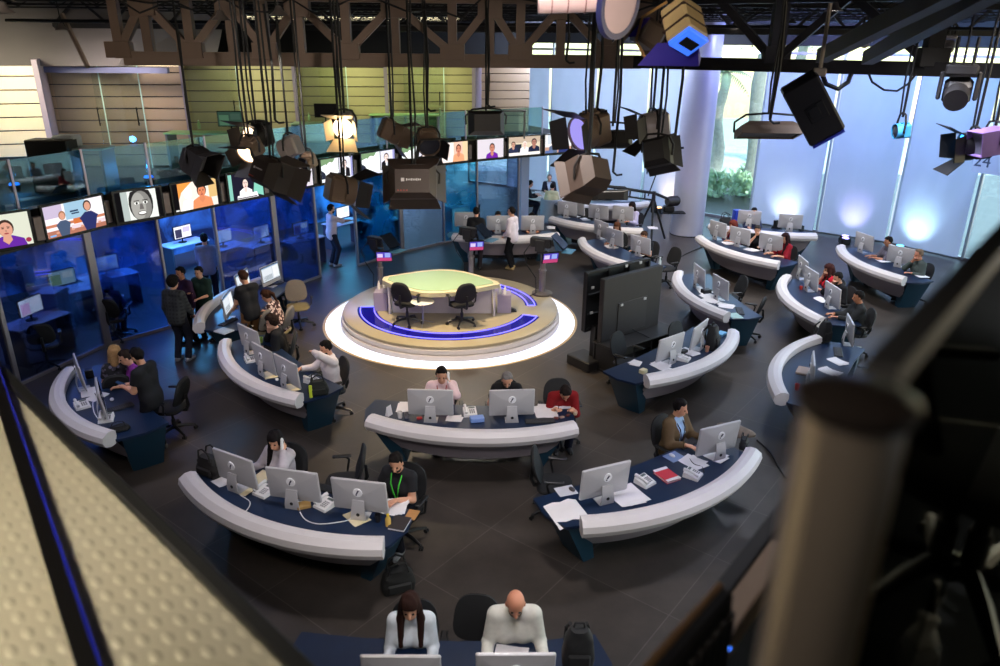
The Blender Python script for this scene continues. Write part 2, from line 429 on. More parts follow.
    if kind != 'bald':
        g = dict(short=.011, curly=.034, long=.018, pony=.014, thin=.010, bob=.022)[kind]
        pts = [hp(x, y, z) for x in (-.14, .14) for y in (-.2, .14) for z in (-.18, .17)]
        if kind == 'long': pts += [tp(x, y, z) for x in (-.16, .16) for y in (-.2, .2) for z in (.16, .4)]
        if kind == 'pony': pts += [tp(x, y, z) for x in (-.1, .1) for y in (-.22, 0) for z in (.22, .4)]
        pts = np.array(pts); fh = Field(pts.min(0) - .03, pts.max(0) + .03, min(h, .010))
        fh.ell(hp(0, -.016, .03), Hm, (.075 * s + g, .094 * s + g, .098 * s + g), 0)
        X, Y, Z = np.meshgrid(*fh.ax, indexing='ij'); loc = (np.stack([X, Y, Z], -1) - hc) @ Hm / s
        lx, ly, lz = loc[..., 0], loc[..., 1], loc[..., 2]
        wave = .010 * np.sin(lx * 55 + 2 * np.sin(ly * 30)) * np.sin(lz * 50 + ly * 45 + 1) if kind != 'curly' else .010 * np.sin(lx * 85 + ly * 40) * np.sin(lz * 90) * np.sin(ly * 80)
        hl = .072 if kind != 'thin' else .095
        facecut = np.minimum(ly - (.035 - .25 * np.abs(lx)), hl + .25 * np.abs(lx) * 0 - lz)      # front and below hairline
        if kind in ('long', 'bob'): facecut = np.minimum(np.minimum(ly - .02, .06 - lz), .064 - np.abs(lx))
        a = np.maximum(fh.a + wave * .6, facecut)
        if kind in ('short', 'curly', 'thin', 'pony'):
            low = -.075 if kind != 'curly' else -.085
            a = np.maximum(a, (low + np.maximum(ly + .045, 0) * 1.5) - lz)
        fh.a = a.astype(np.float32)
        if kind == 'long':
            for q in (-1, 1):
                fh.cone(hp(q * .075, -.01, .0), hp(q * .090, .02, -.15), .030, .034, .02)
                fh.cone(hp(q * .090, .02, -.14), tp(q * .088, .150, .27), .036, .024, .02)
            fh.cone(hp(0, -.07, 0), tp(0, -.10, .36), .065, .075, .03); fh.cone(tp(0, -.10, .36), tp(0, -.115, .22), .08, .05, .03)
        if kind == 'bob':
            for q in (-1, 1): fh.cone(hp(q * .075, -.02, .0), hp(q * .085, -.02, -.13), .032, .034, .02)
            fh.cone(hp(0, -.06, 0), hp(0, -.075, -.14), .07, .06, .03)
        if kind == 'pony':
            fh.cone(hp(0, -.115, .03), hp(0, -.15, -.03), .028, .034, .02); fh.cone(hp(0, -.15, -.03), hp(0, -.14, -.17), .034, .016, .02)
        V, Q = fh.nets()
        if len(Q): np_mesh('hair', V, Q, hm, root)
    # clothes
    tc, sleeve, g = top[:3]; cn = 'cloth_%d_%d_%d' % tc
    tm = MATS.get(cn) or (plaid_mat(cn, tc, plaid) if plaid else dots_mat(cn, tc, dots) if dots else mat(cn, tc, .85, var=.14, scale=22, bump=.25, spec=.2))
    f = Field(lo, hi, h); torso(f, g)
    armf(f, g, {'short': .62, 'long': 1.93, 'elbow': 1.25, 'none': .12}[sleeve])
    V, Q = f.nets(); np_mesh('jacket' if g >= .02 else 'shirt', V, Q, tm, root)
    f = Field(lo, hi, h)
    for q in (-1, 1):
        hip, kn, ank = legs[q]
        f.cone(pel + [q * .06, -.005, .05 if not sit else .03], pel + [q * .07, -.005, -.05], .102 * w + .008, .104 * w + .008, .05)
        f.cone(hip, kn, .088 * w + .010, .060 * w + .012, .03); f.cone(kn, ank - [0, 0, .015], .060 * w + .012, .050 * w + .010, .03, flat=True)
    V, Q = f.nets(); np_mesh('trousers', V, Q, mat('cloth_%d_%d_%d' % pants, pants, .9, var=.14, scale=22, spec=.15), root)
    for q in (-1, 1):
        ank = legs[q][2]; f = Field(ank - [.1, .12, .1], ank + [.1, .28, .06], .010)
        f.cone(ank + [0, -.03, -.035], ank + [q * .015, .155, -.043], .045, .038, .02); f.cone(ank + [0, -.01, -.04], ank + [0, -.01, .005], .045, .044, .02, flat=True)
        f.a = np.maximum(f.a, (-(f.ax[2] - .006))[None, None, :]).astype(np.float32)
        V, Q = f.nets(); np_mesh('shoe', V, Q, mat('shoe_%d_%d_%d' % shoes, shoes, .5, var=.1), root)
    if inner:
        f = Field(lo, hi, h); torso(f, g + .004, low=False)
        X, Y, Z = np.meshgrid(*f.ax, indexing='ij'); loc = (np.stack([X, Y, Z], -1) - pel) @ T / s
        f.a = np.maximum(np.maximum(f.a, np.abs(loc[..., 0]) - np.clip((loc[..., 2]) * .24 - .01, 0.0, .09)), np.maximum(.02 - loc[..., 1], .0 - loc[..., 2])).astype(np.float32)
        V, Q = f.nets()
        if len(Q): np_mesh('shirt', V, Q, mat('cloth_%d_%d_%d' % inner, inner, .8, var=.08, scale=22), root)
    if lanyard:
        b = MB(); yo = .112 * w / s + g + .006
        for q in (-1, 1): b.tube([tuple(tp(q * .062, -.03, .475 + g)), tuple(tp(q * .07, .055, .45)), tuple(tp(q * .055, yo - .01, .36)), tuple(tp(q * .03, yo + .004, .24)), tuple(tp(.004 * q, yo + .006, .13))], .009, 6)
        b.build('lanyard', mat('lanyard_%d_%d_%d' % lanyard, lanyard, .6, var=.05), root)
        c = MB(); c.at(tuple(tp(0, yo + .012, .085)), Matrix(T.tolist()).to_euler()); c.box((0, 0, 0), (.07, .01, .09), .004); c.build('name_badge', mat('badge_blue', (120, 150, 190), .4), root)
    # place
    rz = face
    if head is not None:
        hw = at(head[0], head[1], hc[2]); off = Matrix.Rotation(rz, 3, 'Z') @ Vector((hc[0], hc[1], 0)); loc = Vector((hw.x - off.x, hw.y - off.y, 0))
    else:
        fw = at(feet[0], feet[1], 0.0); loc = Vector((fw.x, fw.y, 0))
    root.location = loc; root.rotation_euler = (0, 0, rz)
    Rz = Matrix.Rotation(rz, 3, 'Z')
    W = lambda p: loc + Rz @ Vector(tuple(p))
    return dict(root=root, loc=loc, rz=rz, W=W, hc=hc, Hm=Hm, hp=hp, arms=arms, fwd=Rz @ Vector((0, 1, 0)), name=label)
def plaid_mat(name, c1, c2):
    m = mat(name + '_plaid', c1, .9, var=0); nt = m.node_tree; n = nt.nodes; l = nt.links
    tc = n.new('ShaderNodeTexCoord'); w1 = n.new('ShaderNodeTexWave'); w2 = n.new('ShaderNodeTexWave'); w1.bands_direction = 'X'; w2.bands_direction = 'Z'
    for w in (w1, w2): w.inputs['Scale'].default_value = 4.5; l.new(tc.outputs['Object'], w.inputs['Vector'])
    ad = n.new('ShaderNodeMath'); ad.operation = 'MULTIPLY'; l.new(w1.outputs['Fac'], ad.inputs[0]); l.new(w2.outputs['Fac'], ad.inputs[1])
    mx = n.new('ShaderNodeMix'); mx.data_type = 'RGBA'; mx.inputs[6].default_value = (*lin(c1), 1); mx.inputs[7].default_value = (*lin(c2), 1)
    l.new(ad.outputs[0], mx.inputs[0]); l.new(mx.outputs[2], n['Principled BSDF'].inputs['Base Color']); MATS[name] = m; return m
def dots_mat(name, c1, c2):
    m = mat(name + '_floral', c1, .9, var=0); nt = m.node_tree; n = nt.nodes; l = nt.links
    tc = n.new('ShaderNodeTexCoord'); v = n.new('ShaderNodeTexVoronoi'); v.inputs['Scale'].default_value = 16; l.new(tc.outputs['Object'], v.inputs['Vector'])
    rp = n.new('ShaderNodeValToRGB'); rp.color_ramp.elements[0].position = .42; rp.color_ramp.elements[1].position = .5
    rp.color_ramp.elements[0].color = (*lin(c2), 1); rp.color_ramp.elements[1].color = (*lin(c1), 1)
    l.new(v.outputs['Distance'], rp.inputs[0]); l.new(rp.outputs[0], n['Principled BSDF'].inputs['Base Color']); MATS[name] = m; return m
# ------------------------------------------------------------------ the setting
def floor_mat():
    m = bpy.data.materials.new('floor_stone'); m.use_nodes = True; nt = m.node_tree; n = nt.nodes; l = nt.links
    b = n['Principled BSDF']; tc = n.new('ShaderNodeTexCoord')
    mp = n.new('ShaderNodeMapping'); mp.inputs['Rotation'].default_value = (0, 0, math.radians(38)); l.new(tc.outputs['Object'], mp.inputs[0])
    br = n.new('ShaderNodeTexBrick'); br.offset = 0.0; br.inputs['Scale'].default_value = 1.0; br.inputs['Brick Width'].default_value = 1.25; br.inputs['Row Height'].default_value = 1.25
    br.inputs['Mortar Size'].default_value = .007; br.inputs['Mortar Smooth'].default_value = .3
    br.inputs['Color1'].default_value = (.046, .038, .034, 1); br.inputs['Color2'].default_value = (.056, .047, .042, 1); br.inputs['Mortar'].default_value = (.095, .082, .075, 1)
    l.new(mp.outputs[0], br.inputs['Vector'])
    nz = n.new('ShaderNodeTexNoise'); nz.inputs['Scale'].default_value = 1.6; nz.inputs['Detail'].default_value = 8; nz.inputs['Roughness'].default_value = .7; l.new(tc.outputs['Object'], nz.inputs['Vector'])
    mx = n.new('ShaderNodeMix'); mx.data_type = 'RGBA'; mx.blend_type = 'MULTIPLY'; mx.inputs[0].default_value = .8
    rp = n.new('ShaderNodeValToRGB'); rp.color_ramp.elements[0].color = (.55, .55, .55, 1); rp.color_ramp.elements[1].color = (1.25, 1.2, 1.15, 1); rp.color_ramp.elements[0].position = .3; rp.color_ramp.elements[1].position = .7
    l.new(nz.outputs['Fac'], rp.inputs[0]); l.new(br.outputs['Color'], mx.inputs[6]); l.new(rp.outputs[0], mx.inputs[7]); l.new(mx.outputs[2], b.inputs['Base Color'])
    r2 = n.new('ShaderNodeMapRange'); r2.inputs[3].default_value = .32; r2.inputs[4].default_value = .5; l.new(nz.outputs['Fac'], r2.inputs[0]); l.new(r2.outputs[0], b.inputs['Roughness'])
    b.inputs['Specular IOR Level'].default_value = .45
    return m
fl = MB().box((2, 14, -.1), (44, 44, .2)).build('floor', floor_mat(), smooth=False); structure(fl, 'dark stone tiled studio floor')

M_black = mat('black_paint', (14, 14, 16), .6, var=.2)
M_dark = mat('dark_metal', (26, 26, 28), .5, .4, var=.2)
M_grey = mat('grey_wall', (84, 82, 84), .8, var=.1, scale=2)
M_alu = mat('aluminium', (178, 176, 182), .32, .85, var=.05)
M_whitep = mat('white_paint', (214, 212, 214), .6, var=.04)

# ceiling: dark corrugated deck with joists, well above the truss
ce = MB(); ce.prism([(-19, -7), (23, -7), (23, 8), (16.9, 16.2), (14.0, 20.9), (12.6, 23.2), (10.9, 24.7), (7.2, 27.6), (3.9, 30.1), (-1.3, 33.6), (-19, 33.6)], 6.70, 6.80); structure(ce.build('ceiling', mat('ceiling_deck', (16, 16, 19), .8, var=.3), smooth=False), 'black studio ceiling')
tri = 0
for y in (7, 8.6, 10.2, 13.2, 14.8, 16.4, 18, 19.6, 21.2, 22.8, 24.4, 26, 27.6):
    xr = float(np.interp(y, [16.6, 18.6, 20.9, 22.8, 24.1, 25.5, 26.9, 28.15], [15.7, 14.4, 12.8, 11.6, 9.8, 8.0, 6.3, 4.8]))
    b = MB(); b.box(((xr - 17) / 2, y, 6.62), (xr + 17, .09, .03)); b.box(((xr - 17) / 2, y, 6.38), (xr + 17, .09, .03))
    for x in np.arange(-17, xr - .8, .8):
        b.tube([(x, y, 6.40), (x + .4, y, 6.60), (x + .8, y, 6.40)], .013, 4, cap=False)
    tri += 1; structure(b.build('trim_%d' % tri, mat('joist_steel', (30, 31, 36), .55, .3, var=.2), smooth=False), 'black ceiling joist')
# enclosing walls behind the camera and at the far left
structure(MB().box((2, -6, 3.3), (44, .2, 6.8)).build('wall_rear', M_grey, smooth=False))
structure(MB().box((-18, 14, 3.3), (.2, 44, 6.8)).build('wall_left', M_grey, smooth=False))

# ---- the glazed offices on the left: a polyline of floor to slab panes
W = [(-10.4, 8.6), (-9.35, 10.6), (-8.62, 12.05), (-7.98, 13.99), (-7.08, 15.04), (-6.36, 16.25), (-5.45, 17.6), (-4.75, 18.76), (-3.94, 19.81), (-2.90, 21.24), (-1.75, 22.38), (-.76, 23.17), (.55, 24.05)]
def off(P, d):
    out = []
    for i, p in enumerate(P):
        a = Vector(P[max(i - 1, 0)]); b = Vector(P[min(i + 1, len(P) - 1)]); t = (b - a).normalized(); out.append((p[0] + t.y * d, p[1] - t.x * d))
    return out
W2 = W + [(1.5, 24.6), (2.25, 25.0)]
# slab and fascia carrying the televisions
A = off(W2, .12); B = off(W2, -9.0)
sl = MB()
sl.strip([(x, y, 2.38) for x, y in A], [(x, y, 3.02) for x, y in A])
sl.strip([(x, y, 3.02) for x, y in A], [(x, y, 3.02) for x, y in B]); sl.strip([(x, y, 2.38) for x, y in off(W2, -.1)], [(x, y, 2.38) for x, y in A])
sl.strip([(x, y, 2.7) for x, y in B], [(x, y, 2.7) for x, y in A])
structure(sl.build('trim_20', mat('slab_dark', (40, 38, 36), .7, var=.15, scale=3), smooth=False), 'dark edge of the upper floor slab')
M_mull = mat('mullion_grey', (150, 142, 146), .45, .6, var=.05)
M_pane = [glass('pane_clear', (196, 208, 226), .14), glass('pane_film_blue', (160, 182, 220), .14, film=((44, 84, 150), .5, .55)), glass('pane_film_teal', (150, 205, 220), .14, film=((10, 120, 170), .55, .5))]
pk = [0, 0, 0, 1, None, 1, 1, None, 2, 0, 2, 0]
plab = {0: 'clear glass pane of the dim offices', 1: 'glass pane with a blue printed film', 2: 'glass pane with a teal printed film'}
wi = 0
wide = {2: .085, 3: .16, 4: .06, 5: .06, 6: .15, 7: .07, 8: .06, 9: .14, 10: .05, 11: .06, 12: .06, 1: .06, 0: .1}
for i in range(len(W) - 1):
    a, b = Vector(W[i]), Vector(W[i + 1])
    if pk[i] is None: continue
    wi += 1; t = (b - a).normalized(); nn = Vector((t.y, -t.x)) * .008
    p = MB(); p.add([(*(a + nn), .06), (*(b + nn), .06), (*(b + nn), 2.38), (*(a + nn), 2.38), (*(a - nn), .06), (*(b - nn), .06), (*(b - nn), 2.38), (*(a - nn), 2.38)], [(0, 1, 2, 3), (7, 6, 5, 4), (0, 4, 5, 1), (3, 2, 6, 7), (0, 3, 7, 4), (1, 5, 6, 2)])
    o = structure(p.build('window_%d' % wi, M_pane[pk[i]], smooth=False), plab[pk[i]])
    ang = math.atan2(t.y, t.x); c = (a + b) / 2
    structure(MB().at((c.x, c.y, .03), (0, 0, ang)).box((0, 0, 0), ((b - a).length, .07, .06)).build('bottom_rail', M_mull, o, smooth=False))
for i, (x, y) in enumerate(W):
    a = Vector(W[max(i - 1, 0)]); b = Vector(W[min(i + 1, len(W) - 1)]); ang = math.atan2(b.y - a.y, b.x - a.x); w = wide[i]
    structure(MB().at((x, y, 1.19), (0, 0, ang)).box((0, 0, 0), (w, .09, 2.38), .01).build('trim_%d' % (30 + i), M_mull), 'grey upright of the glass wall')
# end wall of the offices beside the meeting table
e0 = W[-1]
structure(MB().at((e0[0] + .18, e0[1] + .35, 1.35), (0, 0, .9)).box((0, 0, 0), (.42, .12, 2.7)).build('trim_44', mat('pale_blue_wall', (140, 150, 175), .7, var=.04), smooth=False), 'pale end post of the glass offices')
# back of the offices
OB = off(W[:-1], -5.0)
mw = bpy.data.materials.new('mural_blue'); mw.use_nodes = True; nt = mw.node_tree; n = nt.nodes
bs = n['Principled BSDF']; tc = n.new('ShaderNodeTexCoord'); nz = n.new('ShaderNodeTexNoise'); nz.inputs['Scale'].default_value = .5; nz.inputs['Detail'].default_value = 6; nz.inputs['Distortion'].default_value = 2.2
rp = n.new('ShaderNodeValToRGB'); rp.color_ramp.elements[0].color = (*lin((14, 22, 60)), 1); rp.color_ramp.elements[1].color = (*lin((90, 150, 215)), 1); rp.color_ramp.elements[0].position = .38; rp.color_ramp.elements[1].position = .68
nt.links.new(tc.outputs['Object'], nz.inputs['Vector']); nt.links.new(nz.outputs['Fac'], rp.inputs[0]); nt.links.new(rp.outputs[0], bs.inputs['Base Color']); bs.inputs['Roughness'].default_value = .6
ow = MB(); ow.strip([(x, y, 0) for x, y in OB], [(x, y, 2.7) for x, y in OB]); ow.strip([(x, y, 0) for x, y in off(W[:-1], -5.1)], [(x, y, 2.7) for x, y in off(W[:-1], -5.1)])
structure(ow.build('wall_office', mw, smooth=False), 'blue mural wall at the back of the glass offices')
# cross walls between offices
for j, i in enumerate((2,)):
    a = Vector(W[i]); q = Vector(OB[i]); c = (a * .45 + q * .55); ang = math.atan2(q.y - a.y, q.x - a.x)
    structure(MB().at((c.x, c.y, 1.3), (0, 0, ang)).box((0, 0, 0), (4.0, .06, 2.6)).build('wall_partition_%d' % j, mat('partition_blue', (46, 60, 110), .6, var=.1), smooth=False), 'partition between two glass offices')

# ---- upper floor: balustrade and slatted walls
M_bal = glass('balustrade_glass', (206, 236, 236), .16, film=((60, 150, 150), .05, .3))
BP = [(8, 162), (82, 151), (146, 142), (205, 135), (303, 125), (387, 115), (466, 107), (541, 108), (573, 108)]
import bisect
def wall_at(px, d=.02, py=170):
    """where the sight line at pixel column px (row of the balustrade foot) meets the slab edge, at height 3.02"""
    best = None
    for (a, b) in zip(off(W2, d), off(W2, d)[1:]):
        r = ray(px, py); ra = Vector((r.x, r.y)); A_ = Vector(a); t = Vector(b) - A_
        det = ra.x * (-t.y) + t.x * ra.y
        if abs(det) < 1e-9: continue
        k = (A_.x * (-t.y) + t.x * A_.y) / det; s_ = (ra.x * A_.y - ra.y * A_.x) / det
        if -.001 <= s_ <= 1.001 and k > 0: best = A_ + t * s_
    return best
bx = [-70, 10, 84, 149, 208, 305, 388, 466, 541, 571]
bpts = [wall_at(x) for x in bx]
bpts = [p for p in bpts if p is not None]
bal = thing('glass_balustrade', 'teal glass balustrade along the edge of the upper floor above the televisions', 'balustrade', (bpts[0].x, bpts[0].y, 3.02))
o0 = Vector((bpts[0].x, bpts[0].y))
for i, p in enumerate(bpts):
    q = p - o0; a = bpts[max(i - 1, 0)]; b = bpts[min(i + 1, len(bpts) - 1)]; ang = math.atan2((b - a).y, (b - a).x)
    MB().at((q.x, q.y, .44), (0, 0, ang)).box((0, 0, 0), (.05, .03, .88), .006).build('post', mat('post_lilac', (166, 158, 178), .4, .5, var=.05), bal)
for a, b in zip(bpts, bpts[1:]):
    q = a - o0; r = b - o0; t = (r - q).normalized(); nn = Vector((t.y, -t.x)) * .006; q2 = q + t * .03; r2 = r - t * .03
    MB().add([(*(q2 + nn), .03), (*(r2 + nn), .03), (*(r2 + nn), .86), (*(q2 + nn), .86), (*(q2 - nn), .03), (*(r2 - nn), .03), (*(r2 - nn), .86), (*(q2 - nn), .86)], [(0, 1, 2, 3), (7, 6, 5, 4), (0, 4, 5, 1), (3, 2, 6, 7), (0, 3, 7, 4), (1, 5, 6, 2)]).build('glass_panel', M_bal, bal, smooth=False)
def slat_mat(name, rgb, groove=.45):
    m = bpy.data.materials.new(name); m.use_nodes = True; nt = m.node_tree; n = nt.nodes; l = nt.links; b = n['Principled BSDF']; b.inputs['Roughness'].default_value = .55
    tc = n.new('ShaderNodeTexCoord'); sp = n.new('ShaderNodeSeparateXYZ'); l.new(tc.outputs['Object'], sp.inputs[0])
    nz = n.new('ShaderNodeTexNoise'); nz.inputs['Scale'].default_value = 3.0; l.new(tc.outputs['Object'], nz.inputs['Vector'])
    mx = n.new('ShaderNodeMix'); mx.data_type = 'RGBA'; c = lin(rgb); mx.inputs[6].default_value = (*[v * .92 for v in c], 1); mx.inputs[7].default_value = (*c, 1)
    l.new(nz.outputs['Fac'], mx.inputs[0]); l.new(mx.outputs[2], b.inputs['Base Color']); return m
M_sl = dict(cream=slat_mat('slat_cream', (226, 214, 186)), mauve=slat_mat('slat_mauve', (188, 164, 140)), olive=slat_mat('slat_olive', (178, 172, 124)), brown=slat_mat('slat_brown', (160, 138, 112)))
M_gap = mat('slat_gap', (70, 62, 66), .8)
def slat_wall(px0, px1, Y0, Y1, key, idx, z0=3.02, z1=5.6, pitch=.26, label=None):
    """a wall of horizontal boards with real open joints, standing on the upper floor"""
    a = atY(px0, 110, Y0); b = atY(px1, 110, Y1); a = Vector((a.x, a.y)); b = Vector((b.x, b.y)); t = (b - a).normalized(); ang = math.atan2(t.y, t.x); c = (a + b) / 2; L = (b - a).length
    z1 = atY((px0 + px1) / 2, 58 if px0 > 60 else 66, (Y0 + Y1) / 2).z
    m = MB(); z = z0
    while z < z1 - .02:
        hgt = min(pitch - .022, z1 - z); m.box((0, 0, z + hgt / 2), (L, .05, hgt), .008); z += pitch
    k = MB().box((0, .045, (z0 + z1) / 2), (L, .03, z1 - z0))
    o = m.build('wall_slats_%d' % idx, M_sl[key]); o.location = (c.x, c.y, 0); o.rotation_euler = (0, 0, ang); structure(o, label)
    structure(k.build('backing', M_gap, o, smooth=False))
    return a, b
segs = [(-90, 44, 14.9, 15.6, 'cream', 3.55), (52, 187, 17.6, 17.9, 'mauve', 3.02), (187, 297, 19.9, 20.2, 'olive', 3.02), (297, 387, 22.1, 22.3, 'olive', 3.02), (387, 474, 23.9, 24.1, 'olive', 3.02), (480, 529, 25.3, 25.5, 'brown', 3.02)]
ends = []
for i, (p0, p1, y0, y1, key, z0) in enumerate(segs):
    ends.append(slat_wall(p0, p1, y0, y1, key, i, z0=z0, label='upper floor wall of horizontal %s boards' % dict(cream='cream', mauve='mauve grey', olive='yellow green', brown='brown')[key]))
for i in range(len(segs) - 1):
    a = ends[i][1]; b = ends[i + 1][0]; c = (a + b) / 2; ang = math.atan2((b - a).y, (b - a).x); L = (b - a).length
    zt2 = atY(segs[i][1], 58, c.y).z
    structure(MB().at((c.x, c.y, (3.0 + zt2) / 2), (0, 0, ang)).box((0, 0, 0), (L + .1, .1, zt2 - 3.0)).build('trim_%d' % (50 + i), mat('jamb_lilac', (150, 140, 158), .6, var=.05), smooth=False), 'lilac return between the board walls')
# dim storage wall under the cream boards and soffit panels over the boards
a, b = ends[0]; c = (a + b) / 2; ang = math.atan2((b - a).y, (b - a).x)
structure(MB().at((c.x, c.y + .08, 3.28), (0, 0, ang)).box((0, 0, 0), ((b - a).length, .1, .54)).build('wall_plinth', mat('plinth_taupe', (70, 66, 60), .8), smooth=False), 'taupe plinth below the cream boards')
so = MB()
P0 = atY(-80, 66, 15.2); P1 = atY(118, 66, 17.0); P2 = atY(200, 66, 19.0)
so.quad((P0.x, P0.y, P0.z), (P1.x, P1.y, P1.z), (P1.x + .3, P1.y + 1.5, 6.7), (P0.x - .4, P0.y + .9, 6.7))
so.quad((P1.x, P1.y, P1.z), (P2.x, P2.y + 1, P2.z), (P2.x, P2.y + 2.5, 6.7), (P1.x + .3, P1.y + 1.5, 6.7))
structure(so.build('wall_soffit', mat('soffit_grey', (112, 108, 110), .7, var=.12, scale=1.5), smooth=False), 'grey soffit panels above the board walls')
lt = atY(105, 70, 17.0); structure(MB().at((lt.x, lt.y, lt.z), (0, 0, .03)).box((0, 0, 0), (2.7, .12, .12)).build('trim_61', mat('lintel_blue', (120, 124, 160), .5), smooth=False), 'blue grey lintel over the mauve boards')
st = MB(); q0 = atY(88, 67, 15.6); q1 = atY(62, 14, 15.9); st.tube([tuple(q0), tuple(q1)], .05, 6)
structure(st.build('trim_60', mat('soffit_seam', (128, 112, 100), .6)), 'seam batten of the soffit')
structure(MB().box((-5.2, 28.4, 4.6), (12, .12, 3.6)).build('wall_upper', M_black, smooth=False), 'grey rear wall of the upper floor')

# ---- curtain wall at the back right
BW = [(16.2, 16.6), (14.9, 18.6), (13.3, 20.9), (12.1, 22.8), (10.36, 24.1), (8.55, 25.5), (6.85, 26.9), (5.3, 28.15), (3.6, 29.45), (1.9, 30.7), (.2, 31.8), (-1.5, 32.8)]
M_pane2 = glass('facade_glass', (226, 240, 240), .10)
def curt_mat():
    m = bpy.data.materials.new('curtain_fabric'); m.use_nodes = True; nt = m.node_tree; n = nt.nodes; l = nt.links; n.clear()
    o = n.new('ShaderNodeOutputMaterial'); d = n.new('ShaderNodeBsdfDiffuse'); t = n.new('ShaderNodeBsdfTranslucent'); mx = n.new('ShaderNodeMixShader'); mx.inputs[0].default_value = .22
    nz = n.new('ShaderNodeTexNoise'); nz.inputs['Scale'].default_value = 1.2; tc = n.new('ShaderNodeTexCoord'); l.new(tc.outputs['Object'], nz.inputs['Vector'])
    rp = n.new('ShaderNodeMix'); rp.data_type = 'RGBA'; rp.inputs[6].default_value = (.52, .56, .68, 1); rp.inputs[7].default_value = (.60, .65, .76, 1); l.new(nz.outputs['Fac'], rp.inputs[0])
    l.new(rp.outputs[2], d.inputs[0]); l.new(rp.outputs[2], t.inputs[0]); l.new(d.outputs[0], mx.inputs[1]); l.new(t.outputs[0], mx.inputs[2]); l.new(mx.outputs[0], o.inputs[0]); return m
M_cur = curt_mat()
cl = {2: 'blue lit white fabric curtain on the window wall, third bay right of the column', 3: 'purple lit white fabric curtain on the window wall, second bay right of the uncovered window', 4: 'white fabric curtain with a broad uplight glow directly right of the uncovered window',
      6: 'white fabric curtain with a warm orange glow left of the big column', 7: 'tall white fabric curtain behind the camera crane', 8: 'softly creased white fabric curtain left of the crane arm', 9: 'white fabric curtain behind the meeting table'}
wn = 20
for i in range(len(BW) - 1):
    a, b = Vector(BW[i + 1]), Vector(BW[i]); wn += 1
    t = (b - a).normalized(); nn = Vector((t.y, -t.x)); q = a + t * .05 - nn * .18; r = b - t * .05 - nn * .18; k = nn * .006
    p = MB(); p.add([(*(q + k), .08), (*(r + k), .08), (*(r + k), 6.6), (*(q + k), 6.6), (*(q - k), .08), (*(r - k), .08), (*(r - k), 6.6), (*(q - k), 6.6)], [(0, 1, 2, 3), (7, 6, 5, 4), (0, 4, 5, 1), (3, 2, 6, 7), (0, 3, 7, 4), (1, 5, 6, 2)])
    o = structure(p.build('window_%d' % wn, M_pane2, smooth=False), 'tall facade window pane')
    ang = math.atan2(t.y, t.x); c = (a + b) / 2 - nn * .18
    for zz in (.04, 5.22, 5.52):
        structure(MB().at((c.x, c.y, zz), (0, 0, ang)).box((0, 0, 0), ((b - a).length, .1, .08)).build('transom', M_alu, o, smooth=False))
    structure(MB().at((a.x - nn.x * .18, a.y - nn.y * .18, 3.3), (0, 0, ang)).box((0, 0, 0), (.07, .16, 6.6), .01).build('trim_%d' % (80 + i), mat('facade_post', (170, 180, 188), .4, .4, var=.04)), 'upright of the window wall')
    if i in cl:
        w = (b - a).length - (.16 if i < 6 else .14); N = 44; rows = 12; rings = []
        ph = random.random() * 6
        for jz in range(rows + 1):
            z = .06 + (5.02) * jz / rows; row = []
            for jx in range(N + 1):
                u = jx / N; x = -w / 2 + w * u
                sagf = (z / 5.0)
                y = .022 * math.sin(u * 9 + ph + z * .5) * sagf + .010 * math.sin(u * 23 + ph * 2 - z) + .04 * math.cos(u * 6.28) * (1 - abs(2 * sagf - 1)) + .016 * math.sin(3.0 * z - 14 * abs(u - .5))
                row.append((x, y, z))
            rings.append(row)
        cm = MB(); nv = N + 1
        cm.add([p for r_ in rings for p in r_], [(jz * nv + jx, jz * nv + jx + 1, (jz + 1) * nv + jx + 1, (jz + 1) * nv + jx) for jz in range(rows) for jx in range(N)])
        o = cm.build('fabric_curtain', M_cur, angle=3.0); cc = (a + b) / 2; o.location = (cc.x, cc.y, 0); o.rotation_euler = (0, 0, ang)
        tag(o, cl[i], 'curtain', 'fabric curtains on the window wall')
hd = MB(); HB_ = off(BW, -.25); hd.strip([(x, y, 5.74) for x, y in HB_], [(x, y, 6.72) for x, y in HB_]); HC_ = off(BW, -.35); hd.strip([(x, y, 6.72) for x, y in HC_], [(x, y, 5.74) for x, y in HC_]); structure(hd.build('wall_header', M_black, smooth=False), 'black wall above the clerestory strip')
# sign on the uncovered bay at the far right
a, b = Vector(BW[2]), Vector(BW[1]); t = (b - a).normalized(); ang = math.atan2(t.y, t.x); q = ray(994, 163); k = (a.x * t.y - a.y * t.x) / (q.x * t.y - q.y * t.x); p = CAM + q * (k * .985)
sg = thing('window_sign', 'white sign with dark numerals hung on the window at the right frame edge', 'sign', p, ang - .12); MB().box((0, 0, 0), (1.1, .03, .62), .006).build('sign_board', mat('sign_white', (236, 238, 240), .5, var=.02), sg)
tx = bpy.data.curves.new('numerals', 'FONT'); tx.body = '24'; tx.size = .46; tx.align_x = 'CENTER'; tx.align_y = 'CENTER'; tx.extrude = .006; tx.materials.append(mat('sign_ink', (90, 96, 110), .5, var=0)); t_ = bpy.data.objects.new('numerals_text', tx); COL.objects.link(t_); dg = bpy.context.evaluated_depsgraph_get(); me = bpy.data.meshes.new_from_object(t_.evaluated_get(dg)); bpy.data.objects.remove(t_); o = link('numerals', me, sg); o.location = (-.30, -.018, 0); o.rotation_euler = (PI / 2, 0, 0)
